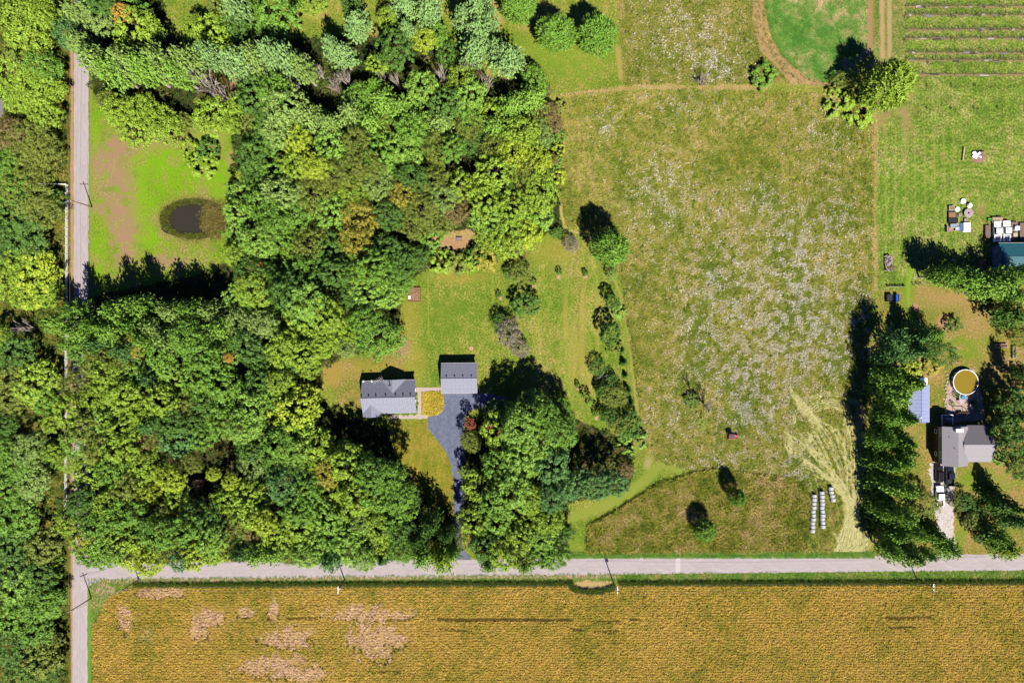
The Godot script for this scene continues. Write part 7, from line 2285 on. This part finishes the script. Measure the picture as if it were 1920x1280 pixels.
broadleaf_tree B g -106.5 34.3 4.1 14.6 | medium mid-green broadleaf tree 10m left, 26m above yellow gold roadside tree
yellowing_tree B yg -107.0 43.7 5.1 13.2 | broad yellow-green broadleaf tree 10m left, 17m above yellow gold roadside tree
broadleaf_tree B g -111.0 49.0 4.8 12.9 | broad mid-green broadleaf tree 6m right, 13m above road junction
yellowing_tree B yl -98.8 41.2 3.4 10.3 | medium bright yellow broadleaf tree 20m above yellow gold roadside tree
yellowing_tree B yg -99.8 33.2 5.1 11.7 | broad yellow-green broadleaf tree 2m left, 28m above yellow gold roadside tree
yellowing_tree B yl -90.5 36.2 3.8 14.9 | medium bright yellow broadleaf tree 7m right, 24m above yellow gold roadside tree
fine_leaved_tree F br -90.9 33.0 2.7 9 | small brown fine-leaved tree 8m right, 28m above yellow gold roadside tree
fine_leaved_tree F ol -86.2 32.7 2.9 11.6 | small olive fine-leaved tree 12m right, 28m above yellow gold roadside tree
bare_tree D br -85.5 38.6 3.4 9 | medium brown leafless tree 14m right, 23m above yellow gold roadside tree
bare_tree D gy -85.8 44.3 2.2 9 | pale pinkish leafless treetop in the lower western woodland
yellowing_tree B yg -90.4 42.6 3.6 10.7 | medium yellow-green broadleaf tree 8m right, 18m above yellow gold roadside tree
yellowing_tree B yl -80.1 35.5 1.9 11 | small golden-yellow crown beside the dark gap in the lower western woodland
yellowing_tree B yl -75.0 37.5 2.4 12 | small bright yellow broadleaf tree 24m right, 23m above yellow gold roadside tree
fine_leaved_tree F pg -70.1 33.4 4.4 9.9 | medium grey-green fine-leaved tree 29m right, 28m above yellow gold roadside tree
broadleaf_tree B g -63.3 32.7 3.6 12.1 | medium mid-green broadleaf tree 31m left, 18m below grey-roofed house
broadleaf_tree B tg -60.1 38.5 5.0 15.9 | broad teal-green broadleaf tree 29m left, 25m below grey-roofed house
yellowing_tree B yg -70.4 41.3 4.3 13.1 | medium yellow-green broadleaf tree 28m right, 19m above yellow gold roadside tree
yellowing_tree B yg -76.4 42.9 4.1 12.1 | medium yellow-green broadleaf tree 22m right, 18m above yellow gold roadside tree
yellowing_tree B yg -54.1 33.1 3.6 12.5 | medium yellow-green broadleaf tree 22m left, 19m below grey-roofed house
yellowing_tree B go -49.6 35.5 3.9 13 | orange-tinged yellow crown in the woodland left of the front lawn
yellowing_tree B yg -48.9 40.0 3.9 11.7 | medium yellow-green broadleaf tree 16m left, 26m below grey-roofed house
broadleaf_tree B g -54.0 39.0 3.8 15.5 | medium mid-green broadleaf tree 22m left, 25m below grey-roofed house
broadleaf_tree B dg -57.7 33.5 2.9 13.5 | small dark green broadleaf tree 26m left, 19m below grey-roofed house
broadleaf_tree B ol -103.0 38.8 3.4 13.7 | medium olive broadleaf tree 6m left, 22m above yellow gold roadside tree
broadleaf_tree B g -103.5 46.3 5.0 14.9 | broad mid-green broadleaf tree 7m left, 14m above yellow gold roadside tree
broadleaf_tree B ol -98.1 47.1 4.2 9.5 | medium olive broadleaf tree 1m right, 14m above yellow gold roadside tree
broadleaf_tree B g -93.4 50.3 4.5 16.6 | medium mid-green broadleaf tree 3m right, 9m above yellow gold roadside tree
broadleaf_tree B g -86.4 49.9 4.5 16.1 | medium mid-green broadleaf tree 11m right, 10m above yellow gold roadside tree
broadleaf_tree B dg -85.6 46.7 3.6 12.2 | medium dark green broadleaf tree 13m right, 14m above yellow gold roadside tree
broadleaf_tree B dg -80.5 47.7 4.1 14.8 | medium dark green broadleaf tree 17m right, 12m above yellow gold roadside tree
broadleaf_tree B lg -79.1 52.2 3.8 16.6 | medium light green broadleaf tree 18m right, 7m above yellow gold roadside tree
fine_leaved_tree F ol -74.6 49.3 4.4 11.5 | medium olive fine-leaved tree 24m right, 11m above yellow gold roadside tree
yellowing_tree B yg -69.3 45.5 4.6 13.6 | medium yellow-green broadleaf tree 29m right, 15m above yellow gold roadside tree
yellowing_tree B yl -64.8 47.5 3.1 16.5 | medium bright yellow broadleaf tree 33m right, 12m above yellow gold roadside tree
fine_leaved_tree F br -69.4 51.7 3.7 8.7 | medium brown fine-leaved tree 30m right, 9m above yellow gold roadside tree
yellowing_tree B yg -63.4 51.6 4.8 11.8 | broad yellow-green broadleaf tree 36m right, 9m above yellow gold roadside tree
broadleaf_tree B g -56.2 44.1 4.5 16.7 | medium mid-green broadleaf tree 25m left, 31m below grey-roofed house
yellowing_tree B yg -56.3 49.9 4.9 10.8 | broad yellow-green broadleaf tree 24m left, 36m below grey-roofed house
broadleaf_tree B lg -49.3 46.3 4.6 14.7 | medium light green broadleaf tree 17m left, 33m below grey-roofed house
broadleaf_tree B g -48.8 52.1 4.6 12.1 | medium mid-green broadleaf tree 36m left, 7m above driveway mouth
broadleaf_tree B lg -52.4 54.2 4.4 11 | medium light green broadleaf tree 40m left, 5m above driveway mouth
conifer_tree S dg -100.3 50.9 2.4 13 | small dark green conifer 3m left, 9m above yellow gold roadside tree
conifer_tree S tg -74.2 53.3 1.9 13 | small teal-green conifer 24m right, 7m above yellow gold roadside tree
broadleaf_tree B g -114.0 57.8 4.1 10 | medium mid-green broadleaf tree 4m right, 4m above road junction
broadleaf_tree B lg -109.7 55.1 4.6 11.1 | medium light green broadleaf tree 8m right, 7m above road junction
yellowing_tree B yg -116.9 53.9 3.2 10.1 | medium yellow-green broadleaf tree 1m right, 8m above road junction
yellowing_tree B go -114.6 52.2 2.2 11 | small golden broadleaf tree 3m right, 10m above road junction
yellowing_tree B yl -103.8 58.1 4.7 8.6 | medium bright yellow broadleaf tree 5m left, 3m above yellow gold roadside tree
yellowing_tree B yl -98.4 60.2 3.7 10 | golden-yellow crown hanging over the south road near the junction
broadleaf_tree B lg -106.9 57.4 2.9 12 | small light green broadleaf tree 10m left, 3m above yellow gold roadside tree
fine_leaved_tree F ol -93.7 56.9 3.7 9.5 | medium olive fine-leaved tree 5m right, 4m above yellow gold roadside tree
broadleaf_tree B tg -90.1 59.3 2.7 10 | small teal-green broadleaf tree 9m right, 1m above yellow gold roadside tree
yellowing_tree B yl -86.3 58.6 3.7 9.7 | medium bright yellow broadleaf tree 13m right, 2m above yellow gold roadside tree
yellowing_tree B yg -81.2 57.3 3.4 8.7 | medium yellow-green broadleaf tree 18m right, 3m above yellow gold roadside tree
pine_tree P tg -73.5 56.9 2.9 12 | small teal-green pine 25m right, 3m above yellow gold roadside tree
pine_tree P lg -68.7 57.4 4.1 12 | medium light green pine 30m right, 3m above yellow gold roadside tree
pine_tree P lg -63.8 56.9 4.1 12 | medium light green pine 35m right, 3m above yellow gold roadside tree
fine_leaved_tree F ol -60.8 58.2 3.2 7.8 | medium olive fine-leaved tree 39m right, 3m above yellow gold roadside tree
broadleaf_tree B lg -55.2 57.5 4.1 11.5 | medium light green broadleaf tree 43m left, 1m above driveway mouth
pine_tree P tg -49.5 59.1 4.1 11 | medium teal-green pine 37m left of driveway mouth
yellowing_tree B yg -104.7 53.1 4.1 11.6 | medium yellow-green broadleaf tree 7m left, 7m above yellow gold roadside tree
yellowing_tree B yg -42.7 32.3 5.3 15.9 | broad yellow-green broadleaf tree 10m left, 18m below grey-roofed house
broadleaf_tree B g -36.1 34.8 4.7 18.5 | broad mid-green broadleaf tree 4m left, 21m below grey-roofed house
broadleaf_tree B g -32.2 35.1 4.5 19.9 | medium mid-green broadleaf tree 18m left, 3m below driveway bend
yellowing_tree B yg -40.7 40.9 5.0 16 | broad yellow-green broadleaf tree 26m left, 9m below driveway bend
broadleaf_tree B g -34.3 40.2 4.5 17.6 | medium mid-green broadleaf tree 20m left, 8m below driveway bend
broadleaf_tree B g -29.4 40.4 4.0 19.1 | medium mid-green broadleaf tree 15m left, 9m below driveway bend
yellowing_tree B yg -43.8 45.9 3.9 11.4 | medium yellow-green broadleaf tree 29m left, 13m below driveway bend
fine_leaved_tree F pg -40.3 48.2 3.1 12 | medium grey-green fine-leaved tree 27m left, 11m above driveway mouth
broadleaf_tree B g -31.6 46.2 4.6 12.4 | medium mid-green broadleaf tree 16m left, 14m below driveway bend
broadleaf_tree B dg -27.6 43.3 2.9 8.7 | small dark green broadleaf tree 12m left, 10m below driveway bend
yellowing_tree B yg -35.4 50.0 4.6 12.7 | medium yellow-green broadleaf tree 22m left, 9m above driveway mouth
broadleaf_tree B lg -43.1 50.9 4.1 13.2 | medium light green broadleaf tree 30m left, 8m above driveway mouth
broadleaf_tree B dg -30.0 50.4 3.9 13.1 | medium dark green broadleaf tree 17m left, 8m above driveway mouth
broadleaf_tree B lg -43.0 55.2 4.1 13.5 | medium light green broadleaf tree 30m left, 3m above driveway mouth
yellowing_tree B yg -37.1 55.7 4.1 11 | medium yellow-green broadleaf tree 24m left, 3m above driveway mouth
broadleaf_tree B lg -39.6 57.5 3.4 13.8 | medium light green broadleaf tree 27m left, 1m above driveway mouth
conifer_tree S tg -35.0 58.9 2.9 12 | small teal-green conifer 22m left of driveway mouth
fine_leaved_tree F g -30.2 56.0 3.6 11.6 | medium mid-green fine-leaved tree 17m left, 3m above driveway mouth
pine_tree P dg -25.7 53.3 3.6 13 | medium dark green pine 12m left, 5m above driveway mouth
pine_tree P lg -24.3 57.9 4.1 12 | medium light green pine 11m left, 1m above driveway mouth
pine_tree P yg -19.0 58.9 4.4 12 | medium yellow-green pine 5m left of driveway mouth
pine_tree P dg -21.8 48.8 3.8 14 | tall dark pine in shade left of the driveway's lower bend
pine_tree P dg -17.5 51.9 2.9 13 | small dark green pine 4m left, 7m above driveway mouth
pine_tree P lg -16.1 56.9 2.7 12 | small light green pine 2m left, 2m above driveway mouth
yellowing_tree B yg -8.9 38.8 4.4 10 | bright lime crown hanging beside the lower driveway
yellowing_tree B yg -12.9 35.7 1.7 7 | small yellow-green broadleaf tree 3m right, 2m below driveway bend
broadleaf_tree B lg 2.3 32.8 5.3 15.3 | broad light green broadleaf tree 19m right of driveway bend
broadleaf_tree B g -4.0 32.8 3.8 15.2 | medium mid-green broadleaf tree 12m right of driveway bend
broadleaf_tree B lg -0.1 39.5 5.0 18.9 | broad light green broadleaf tree 16m right, 8m below driveway bend
broadleaf_tree B tg 10.3 32.1 4.5 17.8 | medium teal-green broadleaf tree 27m right of driveway bend
broadleaf_tree B g -4.4 42.7 3.8 16.2 | medium mid-green broadleaf tree 12m right, 11m below driveway bend
yellowing_tree B yg -10.3 48.4 4.1 11 | medium yellow-green broadleaf tree 4m right, 11m above driveway mouth
broadleaf_tree B lg -4.0 48.8 4.1 11.5 | medium light green broadleaf tree 11m right, 10m above driveway mouth
yellowing_tree B yg 4.2 42.0 4.3 14.8 | medium yellow-green broadleaf tree 21m right, 10m below driveway bend
fine_leaved_tree F ol -12.9 54.7 2.7 8 | small olive fine-leaved tree 1m right, 5m above driveway mouth
broadleaf_tree B dg -7.4 55.0 4.1 11.7 | medium dark green broadleaf tree 7m right, 4m above driveway mouth
pine_tree P lg -6.5 60.7 2.9 10 | small light green pine 8m right, 2m below driveway mouth
yellowing_tree B yg -2.5 57.1 3.6 13.6 | medium yellow-green broadleaf tree 12m right, 1m above driveway mouth
yellowing_tree B yg 2.3 52.1 4.6 12.1 | medium yellow-green broadleaf tree 17m right, 7m above driveway mouth
fine_leaved_tree F ol 2.3 57.8 4.1 9.8 | medium olive fine-leaved tree 17m right, 1m above driveway mouth
pine_tree P lg 3.3 60.7 3.2 10 | medium light green pine 18m right, 2m below driveway mouth
yellowing_tree B yg 9.5 47.9 4.1 13.7 | medium yellow-green broadleaf tree 25m right, 11m above driveway mouth
broadleaf_tree B lg 7.6 52.5 3.6 12.5 | medium light green broadleaf tree 23m right, 6m above driveway mouth
broadleaf_tree B g 8.1 57.6 3.6 11.1 | medium mid-green broadleaf tree 23m right, 1m above driveway mouth
broadleaf_tree B g 11.1 57.7 4.1 10.7 | medium mid-green broadleaf tree 26m right, 1m above driveway mouth
broadleaf_tree B dg 13.1 52.1 3.4 9 | medium dark green broadleaf tree 28m right, 7m above driveway mouth
broadleaf_tree B tg 10.0 42.1 4.1 14.1 | medium teal-green broadleaf tree 27m right, 10m below driveway bend
broadleaf_tree B tg 14.1 39.4 4.2 9.1 | medium teal-green broadleaf tree 31m right, 6m below driveway bend
broadleaf_tree B tg 17.2 38.1 4.1 13.6 | medium teal-green broadleaf tree 35m right, 5m below driveway bend
broadleaf_tree B tg 22.5 38.1 4.3 13.7 | medium teal-green broadleaf tree 40m right, 5m below driveway bend
broadleaf_tree B tg 27.1 37.8 3.6 13.8 | medium teal-green broadleaf tree 34m left, 13m below red tractor
fine_leaved_tree F br 31.7 35.6 2.2 4 | rusty brown thin bush at the right end of the wood beside the mown strip
pine_tree P tg 102.4 -0.2 4.7 14.5 | medium teal-green pine 8m left, 18m above metal-roofed shed
conifer_tree S tg 110.1 -1.7 4.3 13.5 | medium teal-green conifer 15m left, 13m above round pool
pine_tree P tg 100.0 3.6 3.8 14.5 | medium teal-green pine 10m left, 14m above metal-roofed shed
conifer_tree S tg 109.2 2.7 4.1 13.5 | medium teal-green conifer 3m left, 15m above metal-roofed shed
pine_tree P g 115.1 -2.2 3.1 9 | medium mid-green pine 9m left, 14m above round pool
fine_leaved_tree F dg 118.3 3.2 3.7 7 | medium dark green fine-leaved tree 7m left, 8m above round pool
fine_leaved_tree F dg 114.9 1.7 3.0 7 | small dark green fine-leaved tree 10m left, 10m above round pool
bare_tree D br 123.8 4.7 2.2 4 | small brown leafless tree 3m left, 7m above round pool
shrub H go 117.9 6.8 2.5 2 | small golden shrub 9m left, 5m above round pool
shrub H yl 112.3 7.8 2.5 2.5 | small bright yellow shrub 2m left, 10m above metal-roofed shed
pine_tree P g 100.2 9.3 4.0 15.5 | medium mid-green pine 10m left, 8m above metal-roofed shed
conifer_tree S lg 107.5 11.5 4.3 14.5 | medium light green conifer 5m left, 6m above metal-roofed shed
pine_tree P lg 102.9 14.6 4.7 14.5 | medium light green pine 7m left, 3m above metal-roofed shed
conifer_tree S lg 101.4 13.0 4.1 15.5 | medium light green conifer 11m left, 5m above metal-roofed shed
pine_tree P g 100.2 19.9 4.2 15.5 | medium mid-green pine 10m left, 3m below metal-roofed shed
conifer_tree S lg 106.7 20.9 3.8 13.5 | medium light green conifer 6m left, 3m below metal-roofed shed
pine_tree P g 98.7 26.1 4.0 15.5 | medium mid-green pine 11m left, 9m below metal-roofed shed
conifer_tree S g 105.5 27.2 4.6 14.5 | medium mid-green conifer 7m left, 10m below metal-roofed shed
pine_tree P lg 105.7 29.6 2.9 13.5 | small light green pine 5m left, 13m below metal-roofed shed
pine_tree P lg 117.0 -17.6 3.7 14 | medium light green pine 17m right, 4m below log heap
pine_tree P g 121.8 -16.6 4.8 14 | broad mid-green pine 10m left, 14m below white junkyard pickups
pine_tree P lg 127.6 -14.7 4.8 13 | broad light green pine 5m left, 16m below white junkyard pickups
pine_tree P lg 132.4 -15.7 5.1 13 | broad light green pine 15m below white junkyard pickups
pine_tree P lg 135.7 -12.4 3.6 12 | medium light green pine 3m right, 18m below white junkyard pickups
pine_tree P g 114.5 -18.1 2.6 13 | small mid-green pine 14m right, 3m below log heap
pine_tree P g 136.3 -18.5 2.9 14 | small mid-green pine 5m right, 11m below white junkyard pickups
pine_tree P dg 134.8 -7.0 4.8 12 | near-black conifer right of the dry lawn, with a pale ring branch
fine_leaved_tree F ol 139.5 -1.2 2.9 8 | small olive fine-leaved tree 15m right, 13m above round pool
shrub H dg 123.4 -4.8 2.1 3 | dark rounded bush alone on the dry lawn above the pool
broadleaf_tree B dg 136.1 18.2 4.6 11.2 | medium dark green broadleaf tree 13m right, 7m below round pool
broadleaf_tree B dg 135.5 22.5 4.6 12.5 | medium dark green broadleaf tree 14m right, 6m above neighbour house
broadleaf_tree B dg 138.3 14.8 3.9 10.6 | medium dark green broadleaf tree 15m right, 4m below round pool
broadleaf_tree B g 133.7 23.5 3.6 11.2 | medium mid-green broadleaf tree 11m right, 5m above neighbour house
broadleaf_tree B dg 135.0 27.3 4.1 12.6 | medium dark green broadleaf tree 13m right, 1m above neighbour house
pine_tree P dg 138.2 8.5 2.9 12 | small dark green pine 16m right, 3m above round pool
shrub H dg 50.2 16.0 2.0 2.5 | small dark green shrub 12m left, 10m above red tractor
bare_tree D br 50.1 13.6 2.0 7 | small brown leafless tree 11m left, 13m above red tractor
bare_tree D gy 53.9 17.8 2.6 8 | whitish leafless shrub beside a dark bush in the meadow, left of the red tractor
shrub H ol 50.9 19.3 1.5 1 | small olive shrub 11m left, 7m above red tractor
shrub H ol 52.9 22.9 1.8 0.8 | small olive shrub 9m left, 4m above red tractor
conifer_tree S g 100.9 33.0 4.8 15.5 | broad mid-green conifer 11m left, 16m below metal-roofed shed
pine_tree P lg 104.7 32.5 3.4 13.5 | medium light green pine 6m left, 16m below metal-roofed shed
conifer_tree S lg 101.9 38.9 5.3 15.5 | broad light green conifer 17m left, 6m above gravel drive
pine_tree P lg 105.3 39.6 3.4 14.5 | medium light green pine 12m left, 5m above gravel drive
conifer_tree S g 101.4 45.3 4.5 15.5 | medium mid-green conifer 18m left of gravel drive
pine_tree P lg 104.0 46.7 4.4 15.5 | medium light green pine 13m left, 3m below gravel drive
fine_leaved_tree F ol 113.0 44.9 3.9 8 | olive-brown rounded tree beside the white gravel drive
conifer_tree S g 103.6 51.7 4.9 14.5 | broad mid-green conifer 16m left, 7m below gravel drive
pine_tree P lg 107.2 51.2 3.4 14.5 | medium light green pine 10m left, 7m below gravel drive
conifer_tree S pg 108.2 58.2 4.9 13.5 | broad grey-green conifer 11m left, 13m below gravel drive
pine_tree P lg 101.3 56.1 3.4 13.5 | medium light green pine 16m left, 12m below gravel drive
conifer_tree S g 114.3 52.4 4.1 12.5 | medium mid-green conifer 5m left, 7m below gravel drive
pine_tree P lg 118.2 56.1 3.9 11 | medium light green pine 12m below gravel drive
pine_tree P lg 112.2 57.5 2.3 11.5 | small light green pine 6m left, 13m below gravel drive
fine_leaved_tree F dg 125.1 44.4 2.7 5 | small dark green fine-leaved tree 5m right, 1m above gravel drive
shrub H gy 123.1 44.4 1.5 1.5 | small grey shrub 1m right, 2m above gravel drive
fine_leaved_tree F ol 128.5 49.3 3.0 5 | low olive-brown tree on the right side of the white gravel drive
fine_leaved_tree F dg 129.0 46.9 2.0 5 | small dark green fine-leaved tree 9m right, 1m below gravel drive
conifer_tree S dg 134.1 44.4 4.4 14 | tall dark conifer on the lawn right of the white gravel drive
pine_tree P g 131.3 53.2 3.9 11 | medium mid-green pine 14m right, 9m below gravel drive
pine_tree P yg 133.8 56.1 4.1 11 | medium yellow-green pine 16m right, 12m below gravel drive
conifer_tree S tg 137.2 48.7 3.1 12 | medium teal-green conifer 20m right, 4m below gravel drive
broadleaf_tree B dg 129.1 53.6 2.0 6 | small dark green broadleaf tree 9m right, 8m below gravel drive
round_tree R g 61.5 42.6 2.2 9 | upper right one of two small round trees in the dry brush field
round_tree R g 52.9 51.8 2.9 8 | lower left one of two small round trees in the dry brush field
broadleaf_tree B dg 136.0 33.1 3.4 12.5 | medium dark green broadleaf tree 14m right, 5m below neighbour house
shrub H g 136.6 32.9 2.0 1.5 | small mid-green shrub 10m right, 4m below neighbour house
"""
